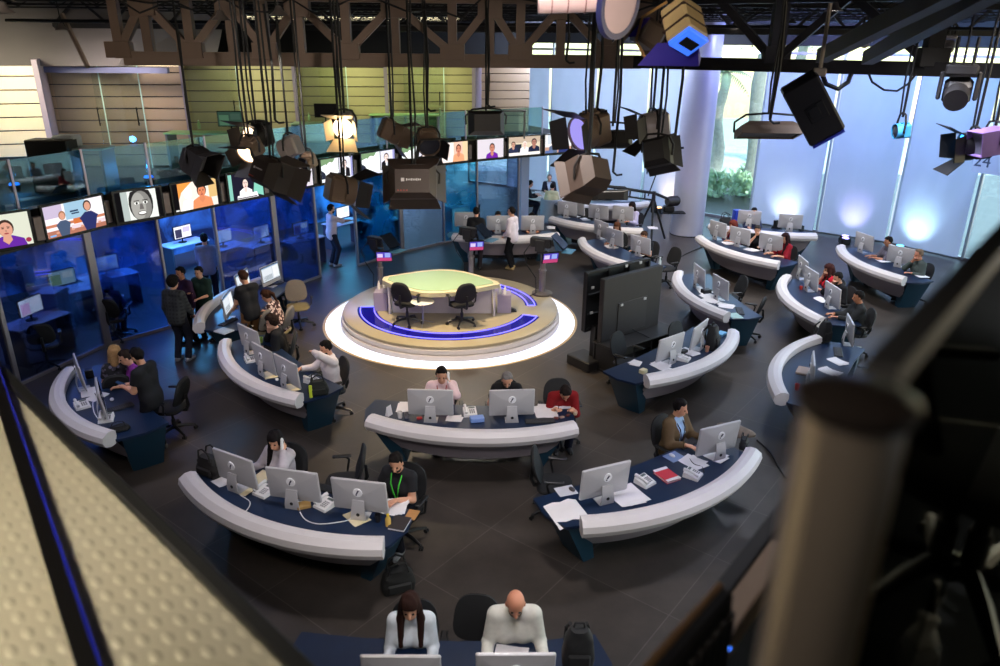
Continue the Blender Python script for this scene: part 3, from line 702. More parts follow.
# round column
c0 = at(689, 238, 0) ; cc = Vector((6.05, 23.85))
cb = MB(); cb.lathe([(.52, 0), (.52, 6.7)], 48, (cc.x, cc.y, 0)); structure(cb.build('trim_70', mat('column_render', (172, 172, 186), .35, .1, var=.05, scale=3)), 'big round pale column by the windows')
rg = MB(); rg.lathe([(.535, 0), (.535, .03), (.52, .03)], 48, (cc.x, cc.y, 0)); structure(rg.build('trim_71', M_dark), 'dark ring at the foot of the column')

# ---- outside
gr = MB().box((18, 40, -.12), (80, 40, .05)); g = gr.build('outside_ground', mat('outside_paving', (206, 208, 196), .9, var=.3, scale=.6), smooth=False); structure(g)
structure(MB().box((14, 47, .7), (60, .4, 1.6)).build('wall_outside', mat('garden_wall', (206, 216, 200), .8, var=.1, scale=.5), smooth=False), 'pale garden wall outside')
def leaf_mass(name, c, r, n, size, rgb, label, cat):
    m = MB(); rnd = random.Random(sum(map(ord, label)))
    for k in range(n):
        a = rnd.random() * 2 * PI; u = rnd.random() ** .4; zz = rnd.random()
        p = Vector((c[0] + r[0] * u * math.cos(a) * (1.1 - zz * .5), c[1] + r[1] * u * math.sin(a) * (1.1 - zz * .5), c[2] + r[2] * zz))
        d = Vector((rnd.uniform(-1, 1), rnd.uniform(-1, 1), rnd.uniform(.1, 1.2))).normalized(); s = d.cross(Vector((rnd.uniform(-1, 1), rnd.uniform(-1, 1), .3))).normalized() * size * .22; L = size * rnd.uniform(.6, 1.3)
        m.add([tuple(p), tuple(p + d * L * .5 + s), tuple(p + d * L), tuple(p + d * L * .5 - s)], [(0, 1, 2, 3)])
    return tag(m.build(name, mat('leaf_%d' % rgb[1], rgb, .7, var=.4, scale=3), smooth=False), label, cat)
g1 = atY(727, 205, 31.5)
leaf_mass('shrub', (g1.x - .5, 30.4, -.05), (1.5, .8, .85), 620, .34, (196, 214, 176), 'leafy green shrub outside the uncovered window, left of the palm trunk', 'shrub')
leaf_mass('shrub', (g1.x + 2.1, 33.2, -.05), (1.2, .9, 1.2), 420, .4, (200, 214, 184), 'taller green shrub outside the uncovered window, behind the palm trunk', 'shrub')
def palm(label, loc, hgt, crown, nfr, fl):
    t = thing('palm_tree', label, 'palm tree', loc)
    path = [(.12 * math.sin(k * .7), 0, hgt * k / 12) for k in range(13)]
    MB().tube(path, [.34 - .012 * k + (.02 if k % 2 else 0) for k in range(13)], 12).build('trunk', mat('palm_bark', (180, 172, 160), .9, var=.35, scale=8, bump=.6), t)
    m = MB(); rnd = random.Random(len(label)); tx, _, tz = path[-1]
    for k in range(nfr):
        a = 2 * PI * k / nfr + rnd.uniform(-.1, .1); el = rnd.uniform(-.3, 1.1); pts = []
        for j in range(9):
            s = j / 8; r = fl * s; pts.append(Vector((tx + math.cos(a) * r * math.cos(el * (1 - s * .5)), math.sin(a) * r * math.cos(el * (1 - s * .5)), tz + fl * (math.sin(el) * s - .75 * s * s))))
        for j in range(1, 9):
            d = (pts[j] - pts[j - 1]).normalized(); sd = d.cross(Vector((0, 0, 1))).normalized(); w = fl * .24 * math.sin(PI * min(j / 8 + .08, 1))
            for q in (-1, 1):
                for e in (0, .5):
                    p = pts[j - 1].lerp(pts[j], e); m.add([tuple(p), tuple(p + d * .10), tuple(p + sd * q * w + d * w * .6 - Vector((0, 0, w * .5)))], [(0, 1, 2)])
    m.build('fronds', mat('palm_frond', (180, 196, 166), .6, var=.3, scale=2), t, smooth=False)
    return t
g2 = atY(742, 205, 32.0)
palm('tall palm tree outside the uncovered window, its trunk rising past the truss', (g2.x + .15, 32.0, -.1), 7.5, 1, 16, 2.6)
g3 = atY(706, 100, 36)
palm('smaller palm tree far outside, fronds showing high in the uncovered window', (g3.x + 1.0, 37.0, -.1), 4.6, 1, 14, 1.7)
g4 = atY(780, 100, 36)
palm('palm tree farther off, seen through the clerestory strip right of the tall palm', (g4.x + 1.2, 37.5, -.1), 6.6, 1, 14, 2.0)
w = scene.world or bpy.data.worlds.new('world'); scene.world = w; w.use_nodes = True
n = w.node_tree.nodes; l = w.node_tree.links; n.clear()
sky = n.new('ShaderNodeTexSky'); sky.sky_type = 'NISHITA'; sky.sun_elevation = math.radians(48); sky.sun_rotation = math.radians(60); sky.sun_disc = False; sky.air_density = 1.3; sky.dust_density = .6
bg = n.new('ShaderNodeBackground'); bg.inputs[1].default_value = .75; wo = n.new('ShaderNodeOutputWorld')
l.new(sky.outputs[0], bg.inputs[0]); l.new(bg.outputs[0], wo.inputs[0])
sd = bpy.data.lights.new('sun', 'SUN'); so_ = bpy.data.objects.new('sun', sd); COL.objects.link(so_); sd.energy = 6.0; sd.angle = .02; sd.color = (1, .95, .86)
so_.rotation_euler = Vector((-.15, .75, -.9)).to_track_quat('-Z', 'Y').to_euler()
# ------------------------------------------------------------------ newsroom desks
M_bump = mat('bumper_white', (206, 200, 202), .38, var=.05, scale=2.5)
M_top = mat('worktop_navy', (16, 34, 62), .35, var=.2, scale=5)
M_teal = mat('desk_teal', (14, 52, 72), .45, var=.15, scale=3)
M_apron = mat('apron_grey', (150, 142, 150), .5, var=.06, scale=2)
def arc_pts(n, half, sag, yo=0.0, ext=0.0):
    R = (half * half + sag * sag) / (2 * sag); a = math.asin(half / R); out = []
    for i in range(n + 1):
        t = -a + 2 * a * i / n; out.append(((R + yo) * math.sin(t), R - sag - (R + yo) * math.cos(t), t))
    return out
def make_desk(label):
    t = thing('newsroom_desk', label, 'desk', group='curved newsroom desks')
    sag, half, n = .36, 1.435, 28
    prof = [(-.08, .80), (-.075, .875), (-.015, .90), (.055, .895), (.13, .845), (.148, .775), (.11, .70), (.02, .675), (-.05, .69)]
    rings = [[(x + o * math.sin(a), y - o * math.cos(a), z) for (o, z) in prof] for (x, y, a) in arc_pts(n, half, sag)]
    MB().loft(rings).build('bumper', M_bump, t, angle=.28)
    arc = arc_pts(n, half, sag)
    poly = [(x - .02 * math.sin(a), y + .05) for (x, y, a) in arc] + [(1.44, .10), (1.46, .42), (1.34, .76), (.9, .69), (0, .66), (-.9, .69), (-1.54, .76), (-1.62, .42), (-1.56, .10)]
    MB().prism(poly, .715, .75).build('worktop', M_top, t, angle=.5)
    a1 = arc_pts(n, 1.34, .34); a2 = arc_pts(n, 1.16, .30)
    ap = MB(); A = [(x, y + .02, .70) for (x, y, a) in a1]; B = [(x, y + .24, .27) for (x, y, a) in a2]
    A2 = [(x, y + .05, .70) for (x, y, a) in a1]; B2 = [(x, y + .27, .27) for (x, y, a) in a2]
    ap.strip(A, B); ap.strip(B2, A2); ap.strip(B, B2); ap.strip(A2, A); ap.build('apron', M_apron, t)
    for q in (-1, 1):
        e = .85 if q > 0 else .94
        top = [(q * 1.28 * e, .10), (q * 1.62 * e, .12), (q * 1.66 * e, .42), (q * 1.56 * e, .72), (q * 1.28 * e, .70)]
        bot = [(q * 1.05 * e, .24), (q * 1.22 * e, .24), (q * 1.24 * e, .42), (q * 1.22 * e, .66), (q * 1.05 * e, .66)]
        if q < 0: top = top[::-1]; bot = bot[::-1]
        MB().prism(bot, 0, .715, top).build('end_panel', M_teal, t, angle=.4)
    MB().box((0, .42, .37), (1.9, .04, .62), .005).build('modesty_panel', mat('modesty_dark', (24, 28, 36), .6), t)
    return t
# end points of each bumper ridge in the photograph, read at ridge height .9 m
DK = dict(A=((67, 366.5), (111, 439)), B=((262, 276), (198, 324)), C=((225.5, 337), (302, 395)), D=((185, 470), (389, 540)), E=((368, 414), (577, 421)), F=((574, 520), (757, 445)), G=((645, 375), (733, 328)),
          H=((678, 268), (732, 315)), I=((698, 234), (783, 262)), J=((722, 229), (816, 235)), K=((836, 241), (915, 281)), L=((787, 272), (826, 320)), M=((820, 335), (785, 392)), N=((552, 216), (643, 228)), O=((581, 236), (645, 266)), P=((455, 233), (556, 232)), Q=((560, 202), (650, 201)))
DN = dict(A='curved white desk beside the glass offices, used by the blonde woman', B='curved white desk with lit screens toward the viewer, beside the plaid shirt man',
          C='curved white desk of the curly haired man, left of the podium', D='curved white desk shared by the phoning woman and the man with the green lanyard', E='curved white desk directly in front of the round podium',
          F='curved white desk of the man in the brown jacket', G='unstaffed curved white desk beside the back of the big black screens', H='unstaffed curved white desk right of the big black screens, facing the windows',
          I='curved white desk of the woman with long dark hair in red, near the round column', J='curved white desk against the window with the blue box on it', K='curved white desk farthest right, in front of the blue lit curtain',
          L='curved white desk of three people, between the far right desk and the railing post', M='curved white desk partly hidden by the railing post', N='curved white desk of the woman in lilac, near the camera crane',
          O='curved white desk of the girl with long brown hair, behind the big black screens', P='curved white desk directly behind the podium where the white shirt man stands', Q='curved white desk without computers under the camera crane', R='curved white desk at the bottom edge, used by the bald man')
desk = {}; DF = {}
for k, (p, q) in DK.items():
    a, b = at(*p, .9), at(*q, .9); c = (a + b) / 2; ang = math.atan2(b.y - a.y, b.x - a.x)
    desk[k] = proto('desk', make_desk, DN[k], (c.x, c.y, 0), ang); DF[k] = (Vector((c.x, c.y, 0)), ang)
c = DF['A'][0] - Vector((math.cos(DF['A'][1]), math.sin(DF['A'][1]), 0)) * .10 + Vector((.03, .03, 0)); desk['A'].location = c; desk['A'].scale = (.94, 1, 1)
c = at(816, 233, .9); a_ = math.radians(-24); c = Vector((c.x - 1.435 * math.cos(a_), c.y - 1.435 * math.sin(a_), 0)); DF['J'] = (c, a_); desk['J'].location = c; desk['J'].rotation_euler = (0, 0, a_)
DF['R'] = (Vector((-.36, 4.62, 0)), 0.0); desk['R'] = proto('desk', make_desk, DN['R'], tuple(DF['R'][0]), 0.0)
def dirz(k, extra=0): return DF[k][1] + math.radians(extra)

# ------------------------------------------------------------------ desktop computers
M_alub = mat('computer_aluminium', (188, 186, 190), .38, .2, var=.03)
M_scr = mat('screen_glass_black', (10, 11, 14), .12, var=0)
M_lit = vcol_emit('screen_lit', 1.1)
def make_imac(label, lit=False):
    t = thing('desktop_computer', label, 'computer', group='silver all in one desktop computers')
    w, tilt = .65, math.radians(6)
    # local: back faces -y, screen faces +y
    b = MB().at((0, 0, .075), (tilt, 0, 0))
    hh = .425
    rings = []
    for (s, y) in ((1.0, .022), (1.0, .006), (.97, -.004), (.62, -.030), (.30, -.040)):
        ww, h2 = w / 2 * s, hh / 2 * s; r = .012
        rings.append([(-ww + r, y, hh / 2 - h2), (ww - r, y, hh / 2 - h2), (ww, y, hh / 2 - h2 + r), (ww, y, hh / 2 + h2 - r), (ww - r, y, hh / 2 + h2), (-ww + r, y, hh / 2 + h2), (-ww, y, hh / 2 + h2 - r), (-ww, y, hh / 2 - h2 + r)])
    b.loft(rings).build('back_shell', M_alub, t, angle=.5)
    b = MB().at((0, 0, .075), (tilt, 0, 0)); b.box((0, .0235, .24), (.63, .003, .335), .001); s_ = b.build('screen', M_scr, t, smooth=False)
    if lit:
        m = MB().at((0, 0, .075), (tilt, 0, 0)); y = .0255
        def R(x0, z0, x1, z1, c, dy=0): m.quad((x1, y + dy, z0), (x0, y + dy, z0), (x0, y + dy, z1), (x1, y + dy, z1), c)
        R(-.30, .085, .30, .395, (206, 214, 222)); R(-.30, .375, .30, .395, (120, 150, 190), .0005); R(-.28, .11, -.08, .36, (240, 242, 244), .0005); R(-.06, .22, .28, .36, (226, 232, 238), .0005)
        for i in range(6): R(-.04, .115 + i * .016, .26 - .03 * (i % 3), .122 + i * .016, (130, 140, 150), .0006)
        m.build('screen_picture', M_lit, s_, smooth=False)
    st = MB(); st.loft([[(-.095, -.09, .0), (.095, -.09, .0), (.095, .08, .0), (-.095, .08, .0)], [(-.095, -.09, .008), (.095, -.09, .008), (.095, .08, .008), (-.095, .08, .008)]])
    prof = [(-.086, .004, .095), (-.098, .06, .088), (-.096, .14, .078), (-.072, .25, .070)]
    st.loft([[(-ww, y - .004, z), (ww, y - .004, z), (ww, y + .006, z), (-ww, y + .006, z)] for (y, z, ww) in prof]); st.box((0, -.052, .245), (.13, .05, .012))
    sb = st.build('stand', M_alub, t, angle=.5)
    h = MB().at((0, -.1026, .085), (PI / 2 - .03, 0, 0)); h.lathe([(.0, 0), (.021, 0), (.021, .003)], 14); h.build('cable_hole', M_black, sb)
    d = MB().at((0, 0, .075), (tilt, 0, 0)); d.M = d.M @ Matrix.Translation((0, -.0395, .285)) @ Matrix.Rotation(PI / 2, 4, 'X'); d.lathe([(0, .003), (.056, .003), (.056, -.010)], 24); k = d.build('round_sticker', mat('sticker_white', (240, 240, 244), .5, var=0), t)
    g = MB().at((0, 0, .075), (tilt, 0, 0)); g.M = g.M @ Matrix.Translation((0, -.0435, .285)) @ Matrix.Rotation(PI / 2, 4, 'X'); g.tube([(-.010, -.008, .002), (.014, .032, .002)], .009, 6); g.ell((-.016, -.028, .002), (.012, .012, .003), 8, 5)
    g.build('printed_mark', mat('mark_dark', (40, 38, 70), .5, var=0), k)
    return t
def imac(k, px, py, extra, label, lit=False, z=.75, flip=False):
    p = at(px, py, z) if k != 'R' else at(px, py, 1.25) + Vector((0, -.03, -.5)); rz = dirz(k, extra) + (PI if flip else 0); back = Vector((math.sin(rz), -math.cos(rz), 0)) * .09    # foot seen at the back edge
    p = p - back * (0.9 if not flip else -.2)
    return proto('imac_lit' if lit else 'imac', (lambda l: make_imac(l, True)) if lit else make_imac, label, (p.x, p.y, z), rz, 'silver all in one desktop computers')
for a in [
    ('A', 79, 390, -4, 'silver desktop computer on the blonde woman desk, farther one by her elbow'), ('A', 100, 417, -8, 'silver desktop computer next to the flat black laptop bag, by the glass offices'),
    ('C', 248, 355, 8, 'silver desktop computer first in the row of three, by the standing man in khaki trousers'), ('C', 262, 376, 5, 'silver desktop computer in front of the curly haired man, middle of three'), ('C', 285, 389, 6, 'silver desktop computer in front of the man stretching his arm across his face'),
    ('D', 234, 492, -2, 'silver desktop computer beside the black handbag, in front of the woman on the phone'), ('D', 293, 509, 14, 'silver desktop computer midway between the phoning woman and the green lanyard man'), ('D', 359, 520, 16, 'silver desktop computer in front of the man with the green lanyard'),
    ('E', 430.5, 422.5, 1, 'silver desktop computer in front of the man in the pink shirt'), ('E', 512, 422.5, 8, 'silver desktop computer in front of the grey haired man in black'),
    ('F', 606.6, 504, -10, 'silver desktop computer between the crumpled papers and the wide paper spread'), ('F', 719, 460, -9, 'silver desktop computer with a purple sheen in front of the man in the brown jacket'),
    ('G', 672, 364, -8, 'silver desktop computer nearest the big black screens, on the unstaffed desk'), ('G', 701, 350, 8, 'silver desktop computer beside the black backpack on the unstaffed desk'),
    ('H', 695, 288, 1, 'silver desktop computer farther along the unstaffed desk with shiny papers'), ('H', 716, 300, 8, 'silver desktop computer nearer, on the unstaffed desk with shiny papers'),
    ('I', 715, 239.5, 0, 'silver desktop computer nearest the column, in front of the auburn haired woman'), ('I', 737, 246.5, 8, 'silver desktop computer before the man in black near the round column'), ('I', 768, 253.5, 17, 'silver desktop computer in front of the woman with long dark hair in red'),
    ('J', 748, 227.5, 6, 'silver desktop computer beside the blue box by the window'), ('J', 789, 231.5, 6, 'silver desktop computer under the white curtain glow by the window'),
    ('K', 860, 252.5, 12, 'silver desktop computer before the dark haired man at the far right desk'), ('K', 897, 267, 33, 'silver desktop computer before the balding man at the far right desk'),
    ('L', 798, 279, 4, 'silver desktop computer seen edge on before the woman in bright red'), ('L', 806, 291, 11, 'silver desktop computer middle of the three person desk, before the bearded man'), ('L', 827, 308, 11, 'silver desktop computer before the man in the dark leather jacket'),
    ('M', 806, 386, 12, 'silver desktop computer half hidden on the desk behind the railing post'), ('M', 843, 344, 18, 'silver desktop computer seen edge on beside the black bag, above the railing post'),
    ('N', 566, 218, 2, 'silver desktop computer at the left end of the lilac woman desk'), ('N', 575, 217, -20, 'silver desktop computer overlapping another at the left end of the lilac woman desk'), ('N', 597, 221.5, 0, 'silver desktop computer beside the empty black chair, middle of the lilac woman desk'), ('N', 621.6, 223, 4, 'silver desktop computer in front of the woman in lilac'),
    ('O', 598.7, 239, 6, 'silver desktop computer first of three, left of the long brown haired girl'), ('O', 612, 248, 10, 'silver desktop computer in front of the long brown haired girl'), ('O', 637.8, 256, 16, 'silver desktop computer in front of the short haired man behind the big screens'),
    ('P', 466, 229.5, 0, 'silver desktop computer behind the left teleprompter camera, by the man in black'), ('P', 498, 233.5, 0, 'silver desktop computer directly left of the standing man in the white shirt'), ('P', 532.7, 233.5, 0, 'silver desktop computer directly right of the standing man in the white shirt'),
    ]: imac(*a)
imac('R', 400, 657, 0, 'silver desktop computer at the bottom edge in front of the woman in the white sweater')
imac('R', 516, 655, 1, 'silver desktop computer at the bottom edge in front of the bald man')
for a in [('B', 226, 318, 10, 'desktop computer with a lit white page, nearest the plaid shirt man'), ('B', 241, 294, 0, 'desktop computer with a lit page behind the standing man in khaki trousers'), ('B', 269, 286, -14, 'desktop computer with a lit page and black keyboard, beside the grey mesh chair')]:
    imac(a[0], a[1], a[2], a[3], a[4], True)

# ------------------------------------------------------------------ office chairs
M_fab = mat('chair_black', (18, 18, 21), .75, var=.2, scale=30, bump=.2)
M_plast = mat('chair_plastic', (22, 22, 24), .4, var=.1)
def make_chair(label, mesh=False):
    t = thing('office_chair', label, 'chair', group='swivel office chairs')
    fab = mat('chair_mesh_grey', (112, 104, 98), .8, var=.25, scale=60) if mesh else M_fab
    seat = MB(); rings = []
    for (s, z) in ((.80, .415), (.97, .43), (1, .455), (.96, .475), (.80, .482)):
        rings.append([(.245 * s * math.copysign(abs(math.cos(a)) ** .6, math.cos(a)), .02 + .235 * s * math.copysign(abs(math.sin(a)) ** .6, math.sin(a)), z - .012 * (math.sin(a) > .8)) for a in [2 * PI * k / 24 for k in range(24)]])
    seat.loft(rings).build('seat', mat('chair_seat_tan', (120, 108, 78), .8) if mesh else M_fab, t)
    b = MB(); rings = []
    for (s, d) in ((.86, .022), (1, .008), (1, -.012), (.86, -.03)):
        ring = []
        for k in range(28):
            a = 2 * PI * k / 28; x = .225 * s * math.copysign(abs(math.cos(a)) ** .7, math.cos(a)); z = .225 * s * math.copysign(abs(math.sin(a)) ** .7, math.sin(a))
            x *= 1 - .12 * (z / .225); ring.append((x, -.25 + d - .06 * (z / .225) + .03 * (x / .22) ** 2 + .04 * (z / .225) ** 2, .75 + z))
        rings.append(ring)
    b.loft(rings).build('backrest', fab, t)
    sp = MB(); sp.tube([(0, -.12, .42), (0, -.25, .43), (0, -.29, .52), (0, -.275, .70)], [.03, .03, .028, .02], 8); sp.build('back_support', M_plast, t)
    for q in (-1, 1):
        a = MB(); a.tube([(q * .22, -.02, .43), (q * .29, -.03, .47), (q * .30, -.06, .62), (q * .295, -.02, .665)], .016, 8); a.box((q * .292, .03, .675), (.065, .25, .03), .012); a.build('armrest', M_plast, t)
    p = MB(); p.cyl((0, 0, .09), (0, 0, .26), .032, 14); p.cyl((0, 0, .24), (0, 0, .415), .022, 12); p.box((0, 0, .41), (.16, .2, .03), .006); p.build('gas_column', M_plast, t)
    base = MB()
    for k in range(5):
        a = 2 * PI * k / 5 + .3; c, s = math.cos(a), math.sin(a)
        base.tube([(0, 0, .125), (c * .15, s * .15, .11), (c * .31, s * .31, .075)], [.032, .026, .018], 7)
    base.build('star_base', M_plast, t)
    for k in range(5):
        a = 2 * PI * k / 5 + .3; c, s = math.cos(a), math.sin(a)
        w = MB(); w.at((c * .31, s * .31, .03), (0, 0, a + .6)); w.cyl((-.024, 0, 0), (-.006, 0, 0), .028, 12); w.cyl((.006, 0, 0), (.024, 0, 0), .028, 12); w.cyl((0, 0, .0), (0, 0, .045), .01, 6); w.build('caster', M_plast, t)
    return t
def chair(loc, rz, label, mesh=False):
    return proto('chair_mesh' if mesh else 'chair', (lambda l: make_chair(l, True)) if mesh else make_chair, label, (loc[0], loc[1], loc[2] if len(loc) > 2 else 0), rz, 'swivel office chairs')
def chair_px(px, py, face_deg, label, mesh=False, z=.46):
    """face_deg: world direction the chair faces, 0 = away from the viewer, 90 = left, 180 = to the viewer"""
    p = at(px, py, z); return chair((p.x, p.y, 0), math.radians(face_deg), label, mesh)
for a in [(171, 407, 85, 'empty black swivel chair behind the man standing in black, by the dark floor'), (345, 482, 100, 'empty black swivel chair between the phoning woman and the man with the green lanyard'),
          (475, 658, 176, 'empty black swivel chair between the woman in white and the bald man'),
          (627, 362, 228, 'black swivel chair tucked against the base of the big black screens'), (667, 268, 120, 'empty black swivel chair behind the big black screens, by the bottle'),
          (731, 298, 100, 'black swivel chair at the unstaffed desk with shiny papers'), (748, 318, 60, 'black swivel chair at the near end of the unstaffed desk with shiny papers'), (866, 386, 70, 'large black swivel chair directly behind the railing post cap'),
          (684, 351, 222, 'black swivel chair behind the computer beside the black backpack'), (586, 226, 180, 'empty black swivel chair between two computers of the lilac woman desk')]: chair_px(*a)
chair_px(552, 511, 262, 'empty black swivel chair at the left end of the brown jacket man desk', z=.04)
for a in [(298, 306, 200, 'grey mesh back swivel chair with tan seat standing empty beside the lit computer', True), (262, 331, 60, 'grey mesh back swivel chair turned away, behind the curly haired man', True)]: chair_px(*a)
# ------------------------------------------------------------------ round presenter podium
pc = Vector((-1.10, 15.72)); PR = 2.37
pod = thing('presenter_podium', 'round beige presenter podium with blue light inlays and a white glowing floor ring', 'podium', (pc.x, pc.y, 0))
M_pod = mat('podium_beige', (158, 146, 120), .28, var=.08, scale=3); M_ring = mat('ring_white', (226, 226, 232), .3, var=.03, emit=(225, 232, 255), estr=.8)
MB().lathe([(0, .30), (PR - .03, .30), (PR, .285), (PR, .235)], 96).build('platform_top', M_pod, pod, angle=.5)
MB().lathe([(PR - .03, .232), (PR - .03, .222), (PR - .01, .222), (PR + .03, .215), (PR + .03, .125), (PR, .12)], 96, cap=False).build('upper_riser', mat('riser_white', (190, 182, 180), .35, var=.05), pod, angle=.5)
MB().lathe([(PR, .118), (PR + .06, .11), (PR + .06, .012), (PR + .02, .01)], 96, cap=False).build('lower_riser', mat('riser_white', (190, 182, 180), .35), pod, angle=.5)
MB().lathe([(PR + .05, .004), (PR + .44, .004), (PR + .45, .001)], 96, cap=False).build('floor_ring', M_ring, pod, angle=.5)
MB().lathe([(PR + .40, .0055), (PR + .455, .0055), (PR + .455, .001)], 96, cap=False).build('ring_trim', mat('ring_brass', (196, 170, 130), .4, .4), pod)
def ang_of(px, py): p = at(px, py, .30); return math.atan2(p.y - pc.y, p.x - pc.x), (Vector((p.x, p.y)) - pc).length
M_neon = glow('neon_blue', (112, 104, 255), 3.2)
M_well = mat('inlay_well', (16, 14, 90), .08, var=.5, scale=5, emit=(40, 30, 215), estr=.22)
def inlay(a0, a1, r0, r1):
    n = 48; m = MB(); A = []; B = []
    for k in range(n + 1):
        a = a0 + (a1 - a0) * k / n; A.append((r0 * math.cos(a), r0 * math.sin(a), .303)); B.append((r1 * math.cos(a), r1 * math.sin(a), .303))
    w = m.strip(A, B).build('light_inlay', M_well, pod, smooth=False)
    loop = [(x, y, z) for x, y, z in A + B[::-1]]; loop = [((x * (1 + (.035 if k <= n else -.03))), y * (1 + (.035 if k <= n else -.03)), z) for k, (x, y, z) in enumerate(loop)]; MB().tube([(x, y, .306) for x, y, z in loop], .013, 6, closed=True).build('neon_tube', M_neon, w)
inlay(math.radians(184), math.radians(341), 1.64, 2.06)
inlay(math.radians(2), math.radians(72), 1.66, 1.94)
# news desk with a leaf shaped pale green top
def P(px, py, z): v = at(px, py, z); return (v.x - pc.x, v.y - pc.y)
nd = thing('news_desk', 'presenter desk on the podium with a leaf shaped pale green top and white panels', 'desk', (pc.x, pc.y, .30))
zt = 1.02
bot_c = [P(382, 280, zt), P(398, 287, zt), P(420, 292.5, zt), P(440, 293, zt), P(465, 290.5, zt), P(500, 284, zt)]
top_c = [P(498, 281.5, zt), P(480, 275.5, zt), P(462, 271, zt), P(443, 269.3, zt), P(424, 270.5, zt), P(404, 273.3, zt), P(384, 276.6, zt)]
def smooth(Q, n=5):
    out = []
    for i in range(len(Q) - 1):
        a, b, c, d = [Vector(v) for v in (Q[max(i - 1, 0)], Q[i], Q[i + 1], Q[min(i + 2, len(Q) - 1)])]
        for k in range(n):
            t = k / n; v = .5 * (2 * b + (c - a) * t + (2 * a - 5 * b + 4 * c - d) * t * t + (3 * b - a - 3 * c + d) * t ** 3); out.append((v.x, v.y))
    return out + [tuple(Q[-1])]
leaf = smooth(bot_c) + smooth(top_c); cx = sum(p[0] for p in leaf) / len(leaf); cy = sum(p[1] for p in leaf) / len(leaf)
M_rim = mat('news_desk_rim', (206, 196, 160), .35, var=.04); M_green = mat('news_desk_green', (158, 186, 150), .25, var=.06, scale=2)
MB().prism(leaf, zt - .39, zt - .30).build('top_rim', M_rim, nd, angle=.4)
inn = [(cx + (x - cx) * .90, cy + (y - cy) * .84) for x, y in leaf]
MB().prism(inn, zt - .30, zt - .290).build('green_top', M_green, nd, angle=.4)
pl = [P(392, 282.5, zt), P(425, 284, zt), P(455, 284.5, zt), P(491, 282, zt)]
A0 = P(390, 314, .30); B0 = P(494, 316, .30)
M_wp = mat('news_desk_white', (206, 200, 206), .4, var=.04)
y0 = min(A0[1], B0[1])
pan = MB(); pan.box(((A0[0] + B0[0]) / 2, y0 + .16, .31), (B0[0] - A0[0] - .1, .04, .62), .01); pan.build('front_panel', M_wp, nd)
for q, p in ((-1, A0), (1, B0)):
    MB().box((p[0], p[1] + .22, .31), (.05, .50, .62), .008).build('side_panel', M_wp, nd)
    MB().box((p[0] + q * .22, p[1] + .34, .21), (.30, .34, .42), .01).build('pedestal', mat('pedestal_mauve', (150, 140, 160), .4, var=.05), nd)
bt = [at(x, y, .72) for x, y in ((384, 288), (379, 289), (500, 293.5), (505, 294))]
for i, (v, c) in enumerate(zip(bt, ('left end of the presenter desk, outer', 'left end of the presenter desk, nearest the camera pole', 'right end of the presenter desk, inner', 'right end of the presenter desk, outer'))):
    b = MB(); b.lathe([(0, 0), (.03, 0), (.03, .12), (.012, .16), (.012, .19), (0, .19)], 12)
    o = b.build('water_bottle', mat('bottle_white', (226, 222, 216), .3, var=.02)); o.location = (v.x, v.y, .72); tag(o, 'small white bottle on the %s' % c, 'bottle', 'bottles beside the presenter desk')
# glass side table
v = at(422.5, 301, .30 + .52); tb = thing('side_table', 'small round white side table between the two podium chairs', 'table', (v.x, v.y, .30))
MB().lathe([(0, .50), (.24, .50), (.25, .51), (.24, .52), (0, .52)], 32).build('table_top', mat('table_white', (236, 232, 226), .25, var=.02), tb)
MB().cyl((0, 0, .03), (0, 0, .50), .016, 10).build('stem', M_alu, tb)
for k in range(3):
    a = 2 * PI * k / 3 + .5; MB().tube([(0, 0, .10), (.12 * math.cos(a), .12 * math.sin(a), .05), (.24 * math.cos(a), .24 * math.sin(a), .008)], .009, 6).build('leg', M_alu, tb)
for (px, py, fd, lb) in ((407.5, 322, -22, 'black swivel chair on the podium, left of the small round table'), (462, 323, 26, 'black swivel chair on the podium, right of the small round table')):
    p = at(px, py, .33); chair((p.x, p.y, .30), math.radians(fd), lb)
fl2 = at(507, 310, .31); fm = MB(); fm.prism([(-.22, -.10), (.22, -.12), (.20, .10), (-.05, .16)], 0, .05, [(-.12, -.05), (.15, -.06), (.12, .05), (-.02, .1)]); o = fm.build('floor_monitor', M_black); o.location = (fl2.x, fl2.y, .302); tag(o, 'small black wedge lying on the podium beside the presenter desk', 'floor monitor')

